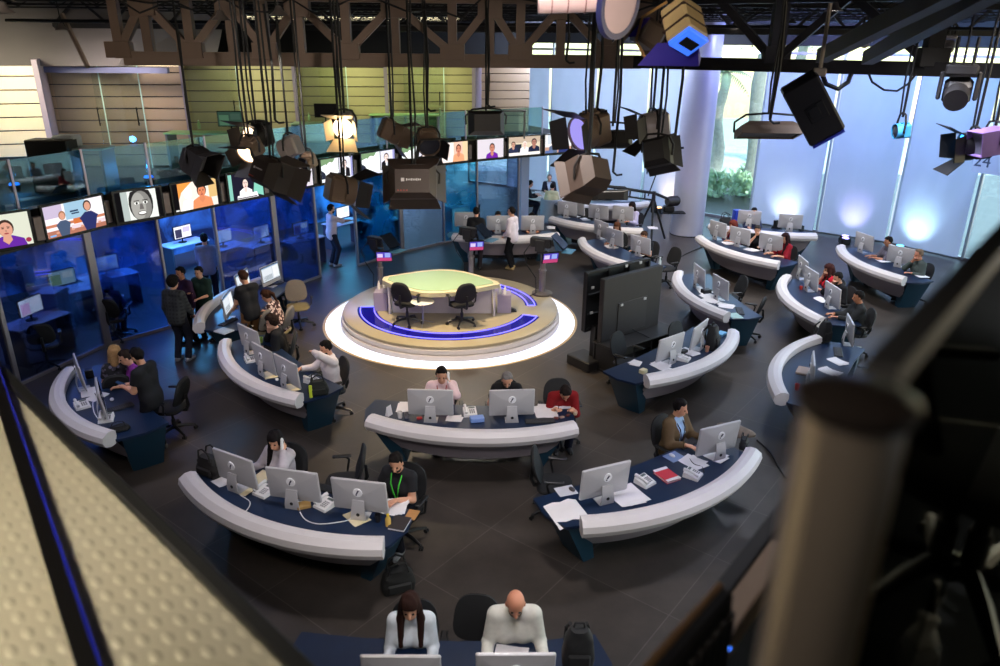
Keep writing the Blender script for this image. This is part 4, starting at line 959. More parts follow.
# ------------------------------------------------------------------ robotic studio cameras with teleprompters
def make_cam(label):
    MR = math.radians(-52)
    t = thing('studio_camera', label, 'camera', group='robotic teleprompter cameras')
    b = MB(); b.lathe([(0, 0), (.24, 0), (.24, .04), (.12, .07), (0, .07)], 20); b.build('base', mat('cam_base', (96, 88, 84), .4, .5), t)
    MB().lathe([(0, .05), (.075, .05), (.075, .55), (.09, .56), (.09, .60), (.062, .61), (.062, .98), (0, .98)], 18).build('pedestal', mat('cam_pole', (128, 120, 122), .35, .6), t)
    h = MB(); h.box((0, 0, 1.03), (.22, .26, .10), .02); h.box((0, -.05, 1.24), (.20, .50, .22), .02); h.cyl((0, .2, 1.24), (0, .34, 1.24), .07, 16); h.box((.13, -.05, 1.18), (.05, .22, .26), .01); h.build('camera_body', mat('cam_body', (34, 34, 38), .45, var=.2), t)
    m = MB().at((-.05, .12, .93), (math.radians(-14), 0, MR)); m.box((0, .10, 0), (.40, .05, .28), .008); mm = m.build('monitor', M_black, t)
    p = MB().at((-.05, .12, .93), (math.radians(-14), 0, MR))
    def R(x0, z0, x1, z1, c, d=0): d += .1265; p.quad((x1, d, z0), (x0, d, z0), (x0, d, z1), (x1, d, z1), c)
    R(-.18, -.12, .18, .12, (86, 70, 190)); R(-.18, -.12, .18, -.03, (190, 70, 120), .001); R(-.15, -.02, -.02, .1, (150, 170, 235), .002); R(.03, -.02, .16, .08, (220, 200, 240), .002)
    p.build('monitor_picture', M_lit, mm, smooth=False)
    g = MB().at((0, .38, 1.32), (math.radians(48), 0, 0)); g.box((0, 0, 0), (.40, .012, .40), .002); g.build('prompter_glass', mat('prompter_dark', (22, 28, 40), .15, .2), t)
    hood = MB(); hood.add([(-.19, .34, 1.12), (.19, .34, 1.12), (.19, .52, 1.13), (-.19, .52, 1.13), (-.18, .26, 1.42), (.18, .26, 1.42)], [(0, 1, 2, 3), (0, 3, 4), (1, 5, 2), (0, 4, 5, 1)]); hood.build('prompter_hood', mat('prompter_hood', (40, 70, 100), .5), t)
    MB().box((.0, .60, 1.09), (.42, .24, .012), .003).build('tray', mat('tray_blue', (62, 112, 140), .35), t)
    w = MB(); w.tube([(.10, -.28, 1.2), (.2, -.4, 1.0), (.14, -.34, .7), (.08, -.14, .4), (.16, -.1, .06), (.3, -.2, .02)], .012, 6); w.build('cable', M_black, t)
    return t
for px, py, fd, lb in ((381, 290, 238, 'teleprompter camera at the left rear of the podium with a pink and purple monitor'), (471, 278, 244, 'teleprompter camera behind the podium in front of the standing man in black'), (542, 294, 250, 'teleprompter camera standing on the right rear edge of the podium, with a tilted purple monitor')):
    zz = .30 if px > 500 else 0.0
    p = at(px, py, zz)
    proto('studio_cam', make_cam, lb, (p.x, p.y, zz + .003), math.radians(fd), 'robotic teleprompter cameras')

# ------------------------------------------------------------------ the two big black screens seen from behind
p1 = at(601, 342, .58); p2 = at(658, 324, .58); d = Vector((p2.x - p1.x, p2.y - p1.y, 0)); L = d.length; ang = math.atan2(d.y, d.x); c = (p1 + p2) / 2
M_pan = mat('panel_black', (40, 36, 36), .6, var=.12, scale=4)
sc = thing('presentation_screen', 'big black flat screen seen from behind, on a black cabinet stand, nearer of the pair', 'screen', (c.x, c.y, 0), ang)
b = MB(); b.box((0, .06, 1.18), (L, .12, 1.24), .012); bo = b.build('back_panel', M_pan, sc)
MB().box((.0, -.005, .95), (L * .5, .02, .62), .005).build('cover_plate', mat('panel_plate', (46, 42, 42), .55), sc)
for x in (-.32, .32): MB().box((x, -.02, 1.22), (.07, .02, .045), .004).build('bracket', mat('bracket_grey', (190, 188, 186), .5), sc)
b = MB(); b.box((.06, -.12, .545), (L + .22, .62, .03), .006); b.box((-L / 2 - .0, -.12, .27), (.04, .56, .53)); b.box((L / 2 + .12, -.12, .27), (.04, .56, .53)); b.box((.06, .14, .27), (L + .2, .03, .53)); b.box((.06, -.12, .04), (L + .2, .56, .03)); b.build('cabinet', mat('cabinet_black', (30, 28, 28), .5, var=.15), sc)
b = MB(); b.box((-L / 2 - .05, .32, .10), (.46, .62, .20), .02); b.build('foot', mat('cabinet_black', (30, 28, 28), .5), sc)
b = MB(); b.box((-L / 2 + .08, .25, .42), (.12, .14, .8), .01); b.box((L / 2 - .08, .25, .42), (.12, .14, .8), .01); b.build('column', M_dark, sc)
w = MB(); w.tube([(.02, -.03, .66), (.06, -.06, .62), (.12, -.25, .58), (.14, -.43, .55), (.12, -.44, .3), (.14, -.4, .06)], .012, 6); w.build('cable', M_black, sc)
q1 = at(584, 333, .72); q2 = at(654, 300, .72); 
sc2 = thing('presentation_screen', 'big black flat screen seen from behind, farther of the pair with an open steel frame', 'screen', (c.x, c.y, 0), ang)
off2 = .34; dx2 = -.03
b = MB(); b.box((dx2, off2 + .10, 1.27), (L + .12, .05, 1.18), .01); b.build('display', M_black, sc2)
b = MB()
for z in (.70, 1.0, 1.4, 1.83): b.box((dx2, off2 + .05, z), (L + .12, .06, .05), .005)
for x in (-.5, -.17, .17, .5): b.box((dx2 + x * (L + .08), off2 + .04, 1.27), (.05, .06, 1.16), .005)
b.build('frame', M_dark, sc2)
for x, z in ((-.45, 1.05), (-.45, 1.55), (.1, 1.82), (.35, 1.82)): MB().box((dx2 + x * L, off2 + .005, z), (.07, .02, .05), .004).build('latch', mat('bracket_grey', (190, 188, 186), .5), sc2)
b = MB(); b.box((dx2 - .4, off2 + .1, .35), (.1, .1, .75), .01); b.box((dx2 + .4, off2 + .1, .35), (.1, .1, .75), .01); b.box((dx2, off2 + .1, .03), (1.3, .5, .06), .01); b.build('stand', M_dark, sc2)
# ------------------------------------------------------------------ people (head or foot pixels give the spot on the floor)
R_ = math.radians
BLK = (22, 22, 25); HB = (22, 17, 15); HBr = (58, 34, 22)
PP = {}
def seat(key, label, head, face, chair_label, mesh=False, **kw):
    kw.setdefault('h', .011 if head[1] > 330 else .013)
    r = person(label, head=head, face=R_(face), sit=True, **kw); PP[key] = r
    if chair_label:
        c = r['loc'] + r['fwd'] * .03; chair((c.x, c.y, r.get('z', 0)), r['rz'], chair_label, mesh)
    return r
def stand(key, label, face, head=None, feet=None, **kw):
    kw.setdefault('h', .011 if (feet or head)[1] > 330 else .013); kw.setdefault('lean', 2)
    PP[key] = person(label, head=head, feet=feet, face=R_(face), sit=False, **kw); return PP[key]
J = (34, 38, 54)
# front row
seat('white_woman', 'woman in a white sweater with long dark brown hair, reading at the bottom edge', (410, 607), 182, 'black swivel chair under the woman in the white sweater', female=True, lean=8, hd=(14, 0, 0), L=(-.19, .36, .79, -.15, -.3, -1), R=(.19, .36, .79, .15, -.3, -1), hair=('long', (44, 26, 22)), top=((206, 212, 220), 'long', .016), pants=(30, 34, 60), h=.009)
seat('bald', 'bald man in a pale zip sweater looking down, at the bottom edge', (515.5, 604), 182, None, lean=12, hd=(26, 0, 0), L=(-.25, .38, .79, -.15, -.3, -1), R=(.26, .38, .79, .15, -.3, -1), skin='pink', hair=('bald', BLK), top=((206, 204, 196), 'long', .018), beard=(96, 84, 74), h=.009, s=1.06)
seat('phone_woman', 'woman with long black hair in a pale cardigan talking on the phone', (275, 441), 158, 'black swivel chair under the phoning woman', female=True, lean=8, hd=(16, 12, 0), L='phone', R=(.34, .34, .82), hair=('long', (20, 16, 18)), top=((176, 168, 176), 'long', .018), pants=J, skin='light', h=.009)
seat('lanyard', 'bearded man in a black shirt with a green lanyard', (396, 463), 158, 'black swivel chair under the man with the green lanyard', lean=10, hd=(22, 14, 0), L=(-.10, .34, .81), R=(.26, .33, .80), hair=('short', (20, 16, 15)), beard=(34, 26, 24), top=((34, 34, 38), 'short', .014), pants=(26, 26, 34), lanyard=(70, 200, 60), shoes=(120, 120, 122), h=.009)
seat('pink_shirt', 'man in a pale pink shirt on the phone behind a computer', (441.5, 375), 184, 'black swivel chair under the man in the pink shirt', lean=6, hd=(20, 0, 0), L='phone', R=(.25, .36, .80), hair=('short', (22, 16, 15)), top=((226, 196, 200), 'long', .016), pants=J, lanyard=(150, 60, 60), h=.010)
seat('grey_hair', 'grey haired man in a black shirt looking down behind a computer', (507, 380), 182, 'black swivel chair under the grey haired man', lean=14, hd=(38, 0, 0), L='near', R='near', hair=('thin', (112, 108, 108)), beard=(88, 80, 76), top=((24, 24, 27), 'short', .014), pants=J, h=.010)
seat('red_man', 'man in a dark red shirt bent low over papers', (565.5, 393), 186, 'black swivel chair under the man in the dark red shirt', lean=38, hd=(26, 0, 0), L=(-.10, .47, .80), R=(.14, .47, .82), hair=('short', (30, 22, 20)), top=((120, 22, 26), 'elbow', .014), pants=(28, 32, 50), h=.010)
seat('brown_jacket', 'man in a brown jacket and pale blue shirt typing', (680.5, 408), 222, 'black swivel chair under the man in the brown jacket', lean=4, hd=(14, 16, 0), L=(-.16, .38, .80), R=(.16, .34, .80), hair=('short', (16, 13, 13)), top=((96, 78, 56), 'long', .022), inner=(150, 180, 214), pants=(40, 36, 34), lanyard=(40, 42, 60), h=.009)
# left desks
stand('black_tee', 'man in a black shirt with a red lanyard, standing by the glass offices', 78, feet=(161, 452), lean=6, hd=(24, 0, 0), L=(-.10, .34, 1.10), R=(.06, .36, 1.08), hair=('short', (18, 15, 15)), beard=(40, 30, 28), top=((30, 30, 34), 'short', .016), pants=(22, 22, 28), lanyard=(150, 36, 34), shoes=(70, 70, 74))
seat('blonde', 'blonde woman in a dark sequined top seen from behind', (115, 353.5), 20, 'black swivel chair under the blonde woman', female=True, lean=4, hd=(10, -10, 0), L='near', R='near', hair=('bob', (150, 116, 78)), top=((26, 24, 30), 'short', .016), dots=(90, 84, 100), pants=(24, 24, 30))
seat('purple', 'man in a purple shirt beside the blonde woman', (125, 357.5), 128, 'black swivel chair under the man in the purple shirt', lean=10, hd=(18, 0, 0), L='near', R='lap', hair=('short', (34, 24, 20)), top=((126, 52, 140), 'elbow', .016), pants=J)
stand('plaid', 'man in a dark plaid shirt seen from behind, standing by the glass door', -14, feet=(184, 361), hd=(12, -8, 0), L='side', R='low', hair=('curly', (24, 20, 19)), top=((52, 54, 56), 'long', .02), plaid=(24, 26, 28), pants=(34, 36, 46), shoes=(150, 150, 154))
stand('green_shirt', 'man in a dark green shirt facing the viewer behind the plaid shirt man', 165, head=(198.5, 272.5), s=.93, hd=(12, 0, 0), L='gest', R=(.05, .33, 1.12), hair=('short', (26, 20, 18)), top=((34, 54, 46), 'elbow', .018), pants=(26, 26, 34))
stand('hidden_head', 'dark haired man mostly hidden behind the plaid shirt man', 150, head=(180, 273), s=.96, hd=(8, 0, 0), L='side', R='side', hair=('short', (20, 17, 17)), top=((60, 36, 60), 'long', .016), pants=(26, 26, 34), skin='tan')
stand('khaki', 'man in a black shirt and khaki trousers standing at the lit computers', 48, head=(243, 277), s=1.03, lean=6, hd=(20, 10, 0), L=(-.15, .34, .98), R=(.1, .3, .95), hair=('short', (58, 36, 26)), top=((30, 30, 34), 'short', .016), pants=(122, 86, 56))
seat('floral', 'woman with a ponytail in a floral blouse, seated by the lit computers', (266, 296), 82, 'grey mesh back swivel chair under the woman in the floral blouse', mesh=True, female=True, lean=18, hd=(20, 0, 0), L='near', R='near', hair=('pony', (54, 32, 22)), top=((60, 34, 36), 'elbow', .016), dots=(214, 190, 186), pants=(24, 24, 28))
seat('curly', 'curly haired man in a black hoodie resting his chin on his hand', (271.5, 322), 96, 'black swivel chair under the curly haired man', lean=10, hd=(14, 0, 0), L='near', R='chin', hair=('curly', (38, 26, 22)), top=((28, 28, 32), 'long', .02), pants=(26, 28, 36), skin='pale')
seat('stretch', 'man in a white shirt with his forearm raised across his face', (325.5, 348), 122, 'black swivel chair under the man in the white shirt with raised forearm', lean=2, hd=(28, 0, 0), L=(.10, .24, 1.13, -.9, .5, .5), R=(.20, .46, .84), hair=('short', (20, 16, 15)), beard=(34, 26, 24), top=((214, 204, 208), 'long', .017), pants=(26, 28, 30))
# behind the podium
stand('glass_white', 'man in a white shirt standing by the open glass office, pointing at a screen', -62, feet=(334, 266), hd=(6, 0, 0), L='side', R='point', hair=('short', (24, 18, 17)), beard=(36, 28, 26), top=((206, 188, 204), 'elbow', .018), pants=(36, 38, 54), shoes=(150, 150, 156))
stand('back_black', 'man in a black shirt seen from behind at the desk behind the podium', -6, feet=(476, 270), lean=6, hd=(14, 0, 0), L=(-.18, .3, .98), R=(.22, .26, .95), hair=('short', (22, 18, 17)), top=((28, 28, 30), 'short', .016), pants=(40, 34, 38))
stand('front_white', 'man in a white shirt and black trousers standing behind the podium, turned left', 62, feet=(512, 269), hd=(4, 10, 0), L=(-.12, .20, .92), R='side', hair=('short', (26, 20, 18)), top=((222, 208, 216), 'long', .018), pants=(20, 20, 24), shoes=(150, 130, 90))
seat('desk_hidden_l', 'dark haired man behind the computer directly left of the standing man in the white shirt', (498, 215.5), 184, 'black swivel chair of the hidden man left of the standing white shirt man', lean=14, hd=(24, 0, 0), hair=('short', (26, 20, 18)), top=((90, 96, 120), 'long', .015), pants=J, skin='tan')
seat('desk_hidden_r', 'dark haired man behind the computer directly right of the standing man in the white shirt', (532, 217), 184, 'black swivel chair of the hidden man right of the standing white shirt man', lean=14, hd=(28, 0, 0), hair=('short', (20, 16, 15)), top=((70, 60, 66), 'long', .015), pants=J, skin='tan')
seat('lilac', 'woman in a lilac shirt with dark hair at the desk by the camera crane', (632, 206.5), 128, 'black swivel chair under the woman in lilac', female=True, lean=8, hd=(18, 0, 0), hair=('bob', (30, 20, 20)), top=((196, 190, 222), 'long', .016), pants=J)
seat('girl', 'girl with long brown hair in black, behind the big screens', (617, 227), 150, 'black swivel chair under the girl with long brown hair', female=True, lean=8, hd=(20, 0, 0), hair=('long', (80, 48, 32)), top=((24, 24, 27), 'long', .016), pants=J)
seat('short_hair', 'short haired man looking down behind the computer nearest the big screens', (644, 236), 128, 'black swivel chair under the short haired man behind the big screens', lean=14, hd=(24, 0, 0), hair=('short', (60, 40, 30)), top=((30, 32, 38), 'short', .016), pants=J)
# right desks
seat('auburn', 'auburn haired woman in a red patterned top near the round column', (733, 225), 100, 'black swivel chair under the auburn haired woman', female=True, lean=12, hd=(16, 0, 0), L='near', R='chin', hair=('bob', (104, 46, 38)), top=((176, 40, 56), 'elbow', .016), dots=(90, 120, 160), pants=J)
seat('mouth_man', 'man in black with a hand to his mouth, at the desk near the round column', (757.5, 230), 150, 'black swivel chair under the man in black near the round column', lean=12, hd=(12, 0, 0), L='near', R='mouth', hair=('short', (34, 26, 24)), top=((24, 26, 30), 'short', .016), pants=J)
seat('red_long', 'woman with very long dark hair in a dark red top, near the round column', (785, 238), 112, 'black swivel chair under the woman with very long dark hair', female=True, lean=4, hd=(14, 0, 0), hair=('long', (40, 20, 22)), top=((140, 26, 40), 'elbow', .016), pants=(40, 36, 44))
seat('window_man', 'dark haired man behind the computer next to the blue box', (754, 212), 172, 'black swivel chair of the man next to the blue box', lean=8, hd=(10, 0, 0), hair=('short', (22, 18, 18)), top=((50, 56, 84), 'long', .016), pants=J)
seat('grey_right', 'dark haired man in a grey shirt at the farthest right desk', (888, 241.5), 92, 'black swivel chair under the man in grey at the farthest right desk', lean=10, hd=(10, 0, 0), L='desk', R='desk', hair=('short', (24, 20, 19)), top=((92, 88, 98), 'elbow', .018), pants=J, skin='tan')
seat('bald_right', 'balding man in a dark green sweater with hand on chin, farthest right', (918.5, 254.5), 92, 'black swivel chair under the balding man in dark green', lean=8, hd=(12, 0, 0), L='near', R='chin', hair=('thin', (120, 100, 84)), top=((74, 84, 82), 'long', .018), pants=J, skin='pink')
seat('red_wavy', 'woman with wavy brown hair in bright red, hand at her chin', (828.5, 269.5), 82, 'black swivel chair under the woman in bright red', female=True, lean=8, hd=(10, 0, 0), L='near', R='chin', hair=('long', (58, 30, 28)), top=((190, 28, 48), 'elbow', .016), pants=J)
seat('bearded', 'bearded man in a black sweater with a hand to his mouth', (837.5, 278), 98, 'black swivel chair under the bearded man in the black sweater', lean=12, hd=(12, 0, 0), L='near', R='mouth', hair=('short', (20, 16, 16)), beard=(30, 24, 22), top=((22, 22, 26), 'long', .018), pants=J)
seat('leather', 'man in a dark leather jacket typing near the railing post', (858, 297), 84, 'black swivel chair under the man in the dark leather jacket', lean=6, hd=(10, 0, 0), L='desk', R='desk', hair=('short', (18, 15, 15)), top=((40, 42, 44), 'long', .020), pants=(36, 42, 60), skin='tan')
# meeting table at the far end and the glass offices
seat('suit', 'bald man in a dark suit at the far meeting table', (549.5, 178), 176, 'grey chair of the bald man in the suit', lean=6, hd=(12, 0, 0), hair=('thin', (120, 112, 108)), top=((30, 32, 44), 'long', .02), inner=(180, 190, 210), pants=(26, 28, 36), h=.015)
seat('yellow', 'person in a pale yellow shirt seen from behind at the far meeting table', (552.5, 187), -12, None, lean=14, hd=(20, 0, 0), hair=('short', (38, 30, 28)), top=((216, 206, 164), 'long', .016), pants=J, h=.015)
seat('left_meeting', 'person in dark clothes at the left side of the far meeting table', (530.5, 184), -80, 'dark chair at the left side of the far meeting table', lean=12, hd=(16, 0, 0), hair=('short', (20, 18, 18)), top=((36, 36, 46), 'long', .016), pants=J, h=.015)
stand('office_grey', 'person in a grey shirt standing inside the blue glass office', 20, head=(204, 239), hd=(14, 0, 0), L='low', R='low', hair=('short', (24, 20, 20)), top=((120, 124, 150), 'long', .016), pants=(24, 26, 40))
seat('office_woman', 'dark haired woman seen from behind at a computer inside the glass office', (107, 283), 12, 'black swivel chair under the woman inside the glass office', female=True, lean=10, hd=(10, 0, 0), hair=('bob', (16, 14, 15)), top=((100, 92, 110), 'long', .016), pants=J)
b = PP['bald']; cc_ = b['loc']; ch_ = chair((cc_.x, cc_.y, 0), b['rz'], 'black backless swivel stool under the bald man'); ch_.name = 'swivel_stool'
for k in list(ch_.children):
    if k.name.startswith(('backrest', 'back_support', 'armrest')): bpy.data.objects.remove(k)
b = PP['yellow']
# handsets held to the ear
for key, lb in (('phone_woman', 'white phone held to the ear of the woman in the pale cardigan'), ('pink_shirt', 'white phone held to the ear of the man in the pink shirt')):
    r = PP[key]; hp = r['hp']; a = r['W'](hp(-.105, .075, -.085)); c = r['W'](hp(-.095, .0, .03)); m = MB(); o0 = a
    m.tube([(0, 0, 0), tuple(c - a)], [.022, .02], 8); m.ell((0, 0, 0), (.028, .028, .026), 8, 6); m.ell(tuple(c - a), (.026, .026, .024), 8, 6)
    o = m.build('phone_handset', mat('phone_white', (220, 218, 220), .4, var=.03)); o.location = a; tag(o, lb, 'phone')
r = PP['black_tee']; a = r['W'](np.array(r['arms'][-1][2]) + np.array([.06, .10, .02])); o = MB().box((0, 0, 0), (.07, .14, .010), .004).build('smartphone', mat('phone_dark', (40, 60, 90), .2)); o.location = a; o.rotation_euler = (.3, 0, r['rz']); tag(o, 'smartphone in the hand of the man in black with the red lanyard', 'phone')
r = PP['red_man']; a = r['W'](np.array(r['arms'][1][2]) + np.array([-.01, .09, -.005])); o = MB().tube([(0, 0, -.04), (.01, .0, .10)], .005, 6).build('pen', M_black); o.location = a; tag(o, 'pen in the hand of the man in the dark red shirt', 'pen')
# ------------------------------------------------------------------ things lying on the desks
M_paper = mat('paper_white', (222, 218, 222), .7, var=.04); M_cream = mat('paper_cream', (212, 198, 164), .7, var=.05)
def put(o, px, py, z, rz, label, cat, group=None):
    p = at(px, py, z); o.location = (p.x, p.y, z); o.rotation_euler = (0, 0, rz); return tag(o, label, cat, group)
def paper(px, py, deg, label, n=1, cream=False, w=.21, h=.297, z=.7515, group='papers on the desks'):
    m = MB(); rnd = random.Random(int(px * 7 + py)); 
    for k in range(n):
        a = rnd.uniform(-.25, .25) if k else 0; dx, dy = (rnd.uniform(-.06, .06), rnd.uniform(-.05, .05)) if k else (0, 0); c, s = math.cos(a), math.sin(a); zz = k * .0025; N = 6; A = []; B = []
        for i in range(N + 1):
            u = (i / N - .5) * h; lift = .012 * (abs(u) / (h / 2)) ** 3 * rnd.uniform(.2, 1)
            for q, L in ((-w / 2, A), (w / 2, B)): L.append((dx + q * c - u * s, dy + q * s + u * c, zz + lift))
        m.strip(A, B); m.strip([(x, y, z_ + .0015) for x, y, z_ in B], [(x, y, z_ + .0015) for x, y, z_ in A])
    return put(m.build('sheet_of_paper' if n == 1 else 'paper_pile', M_cream if cream else M_paper), px, py, z, R_(deg), label, 'paper', group)
def make_phone(label):
    t = thing('desk_phone', label, 'phone', group='white desk phones'); ph = mat('phone_white', (220, 218, 220), .4)
    MB().loft([[(-.10, -.10, 0), (.10, -.10, 0), (.10, .10, 0), (-.10, .10, 0)], [(-.095, -.095, .03), (.095, -.095, .03), (.095, .095, .07), (-.095, .095, .07)]]).build('phone_base', ph, t, angle=.4)
    m = MB(); m.tube([(-.065, -.095, .065), (-.065, -.03, .085), (-.065, .05, .10), (-.065, .10, .095)], [.024, .017, .017, .024], 8); m.build('handset', ph, t)
    k = MB().at((.03, -.02, .052), (math.radians(11), 0, 0))
    for i in range(3):
        for j in range(4): k.box((-.03 + i * .028, -.04 + j * .024, .003), (.02, .016, .006), .002)
    k.build('keypad', mat('keys_grey', (120, 118, 124), .5), t)
    MB().at((.03, .065, .069), (math.radians(11), 0, 0)).box((0, 0, 0), (.09, .03, .004)).build('display', mat('lcd_grey', (90, 100, 100), .3), t); return t
def phone(px, py, deg, label): p = at(px, py, .78); return proto('desk_phone', make_phone, label, (p.x, p.y, .7505), R_(deg), 'white desk phones')
def make_kb(label):
    t = thing('keyboard', label, 'keyboard', group='black keyboards'); MB().box((0, 0, .010), (.43, .14, .018), .005).build('case', mat('kb_case', (24, 24, 27), .5), t)
    k = MB()
    for r in range(5):
        for c in range(15): k.box((-.195 + c * .0279, -.05 + r * .025, .021), (.023, .020, .006), .002)
    k.build('keys', mat('kb_keys', (44, 44, 48), .5), t); return t
def kb(px, py, deg, label): p = at(px, py, .76); return proto('keyboard', make_kb, label, (p.x, p.y, .7505), R_(deg), 'black keyboards')
def mouse(px, py, deg, label):
    m = MB(); m.ell((0, 0, .012), (.03, .052, .018), 12, 8); return put(m.build('computer_mouse', mat('mouse_white', (214, 214, 218), .3)), px, py, .7565, R_(deg), label, 'mouse')
def book(px, py, deg, label, cover, w=.2, h=.27, th=.025, pages=True):
    p = at(px, py, .76); t = thing('notebook', label, 'notebook', (p.x, p.y, .7505), R_(deg), 'notebooks and books on the desks'); m = mat('cover_%d_%d_%d' % cover, cover, .5)
    MB().box((0, 0, th - .002), (w, h, .004), .001).build('cover', m, t); MB().box((0, 0, .002), (w, h, .004), .001).build('back_cover', m, t); MB().box((.003, 0, th / 2), (w - .012, h - .012, th - .008)).build('pages', M_paper, t); return t
def cup(px, py, label, rgb, hgt=.10):
    p = at(px, py, .78); m = MB(); m.lathe([(0, 0), (.030, 0), (.040, hgt), (.036, hgt), (.028, .008), (0, .008)], 16); o = m.build('cup', mat('cup_%d_%d_%d' % rgb, rgb, .35)); o.location = (p.x, p.y, .7505); return tag(o, label, 'cup', 'cups on the desks')
def bottle(px, py, label, rgb, cap, z=.7505, hgt=.2):
    p = at(px, py, z + hgt / 2); t = thing('drink_bottle', label, 'bottle', (p.x, p.y, z))
    MB().lathe([(0, 0), (.032, 0), (.034, hgt * .1), (.034, hgt * .62), (.014, hgt * .85), (.014, hgt * .92), (0, hgt * .92)], 14).build('bottle', mat('bot_%d_%d_%d' % rgb, rgb, .2), t); MB().lathe([(.017, hgt * .9), (.017, hgt), (0, hgt)], 12).build('cap', mat('cap_%d_%d_%d' % cap, cap, .4), t); return t
def bag(px, py, deg, label, kind='bag', z=.7505, s=1.0, rgb=(20, 20, 23)):
    p = at(px, py, z + .12 * s); t = thing('backpack' if kind == 'backpack' else 'shoulder_bag', label, 'bag', (p.x, p.y, z), R_(deg)); m = mat('bag_%d_%d_%d' % rgb, rgb, .75, var=.3, scale=14, bump=.4)
    w, d, h = (.30, .20, .44) if kind == 'backpack' else (.36, .17, .26); w *= s; d *= s; h *= s; rings = []
    for k in range(9):
        u = k / 8; g = (.86 + .14 * math.sin(PI * min(u * 1.3 + .1, 1))) * (1 if u < .75 else 1 - (u - .75) * (1.5 if kind == 'backpack' else 1.1))
        rings.append([(w / 2 * g * math.copysign(abs(math.cos(a)) ** .55, math.cos(a)), d / 2 * g * math.copysign(abs(math.sin(a)) ** .55, math.sin(a)) + .01 * math.sin(k * 2 + a * 3), h * u) for a in [2 * PI * i / 24 for i in range(24)]])
    MB().loft(rings).build('bag_body', m, t)
    MB().box((0, -d * .52, h * .32), (w * .7, d * .22, h * .42), .03 * s).build('front_pocket', m, t)
    x = MB()
    if kind == 'backpack':
        x.tube([(-.05 * s, .02, h * .98), (-.04 * s, .02, h * 1.1), (.04 * s, .02, h * 1.1), (.05 * s, .02, h * .98)], .012 * s, 6); x.build('top_handle', m, t)
        for q in (-1, 1): MB().tube([(q * w * .25, d * .45, h * .95), (q * w * .33, d * .85, h * .7), (q * w * .36, d * .8, h * .35), (q * w * .3, d * .45, h * .05)], .018 * s, 6).build('shoulder_strap', m, t)
    else:
        for q in (-1, 1): MB().tube([(-w * .3, q * d * .3, h * .9), (-w * .22, q * d * .35, h * 1.35), (0, q * d * .38, h * 1.5), (w * .22, q * d * .35, h * 1.35), (w * .3, q * d * .3, h * .9)], .011 * s, 6).build('handle', m, t)
    return t
def box_(px, py, deg, label, name, cat, dims, rgb, z=.7505, bev=.008):
    o = MB().box((0, 0, dims[2] / 2), dims, bev).build(name, mat('%s_%d_%d_%d' % (name, *rgb), rgb, .5)); return put(o, px, py, z, R_(deg), label, cat)
def cable(pts, label, r=.006, rgb=(220, 218, 220), z=.757):
    P = [at(x, y, z) for x, y in pts]; o = P[0]; Q = []
    for i in range(len(P) - 1):
        for u in range(4):
            t = u / 4; a, b, c, d = P[max(i - 1, 0)], P[i], P[i + 1], P[min(i + 2, len(P) - 1)]
            Q.append(.5 * (2 * b + (c - a) * t + (2 * a - 5 * b + 4 * c - d) * t * t + (3 * b - a - 3 * c + d) * t ** 3))
    Q.append(P[-1]); ob = MB().tube([tuple(q - o) for q in Q], r, 6).build('cable', mat('cable_%d' % rgb[0], rgb, .5)); ob.location = o; return tag(ob, label, 'cable')
# phoning woman / green lanyard desk
bag(209, 466, -30, 'black handbag on the desk beside the computer of the phoning woman', rgb=(24, 21, 22)); paper(226, 480, -40, 'white sheet between the black handbag and the stand of the nearest computer')
paper(243, 489, 60, 'cream sheet under the stand of the computer by the black handbag', cream=True); paper(261, 478, -25, 'cream sheet in front of the phoning woman', cream=True); phone(264, 491, -30, 'white desk phone between the first and second computers of the phoning woman desk')
kb(324, 488, -20, 'black keyboard midway between the phoning woman and the green lanyard man'); phone(325, 504, -35, 'white desk phone left of the computer of the green lanyard man')
box_(304, 507, 20, 'small brass coloured tin behind the middle computer stand', 'tin', 'tin', (.16, .11, .05), (176, 140, 84)); cup(378, 519, 'dark cup behind the stand of the green lanyard man computer', (26, 26, 32), .09); bottle(388, 520, 'small bottle with a yellow cap by the green lanyard man computer', (206, 170, 90), (226, 190, 40), hgt=.15)
paper(397, 507, -10, 'spread of white papers under the hands of the green lanyard man', 4); book(412, 514.5, -15, 'small tan notebook at the right end of the green lanyard man desk', (172, 124, 76), .13, .18, .012); book(399.5, 524, -14, 'dark covered book by the yellow capped bottle', (52, 46, 48), .2, .25, .03)
cable([(300, 512), (306, 520), (320, 524), (345, 521), (352, 517)], 'white cable looping between the middle computer and the green lanyard man computer'); cable([(240, 495), (250, 502), (246, 511), (238, 515)], 'white cable hanging behind the computer by the black handbag')
paper(357, 518, 40, 'cream sheet under the stand of the green lanyard man computer', cream=True)
# podium front desk
o = MB(); o.add([(-.05, -.03, 0), (.05, -.03, 0), (.05, .03, 0), (-.05, .03, 0), (-.05, 0, .15), (.05, 0, .15)], [(0, 1, 5, 4), (2, 3, 4, 5), (1, 2, 5), (3, 0, 4), (3, 2, 1, 0)]); put(o.build('tent_card', M_paper), 389, 415, .7505, R_(60), 'white folded card standing at the left end of the podium front desk', 'card')
paper(404, 408, 0, 'white pad behind the folded card, left of the pink shirt man', 2); cup(400, 416, 'white cup between the folded card and the pink shirt man computer', (216, 210, 210)); cup(407, 416, 'grey cup by the pink shirt man computer', (110, 106, 112), .08); box_(419.5, 419, 10, 'small red packet behind the pink shirt man computer', 'packet', 'packet', (.08, .05, .03), (170, 40, 44))
paper(453, 419, 85, 'white pad right of the pink shirt man computer', 3, w=.15, h=.2); phone(470, 412, 10, 'white desk phone between the two computers of the podium front desk'); box_(477, 421, 12, 'light blue tissue box with white tissue left of the grey haired man computer', 'tissue_box', 'box', (.20, .12, .07), (120, 150, 214))
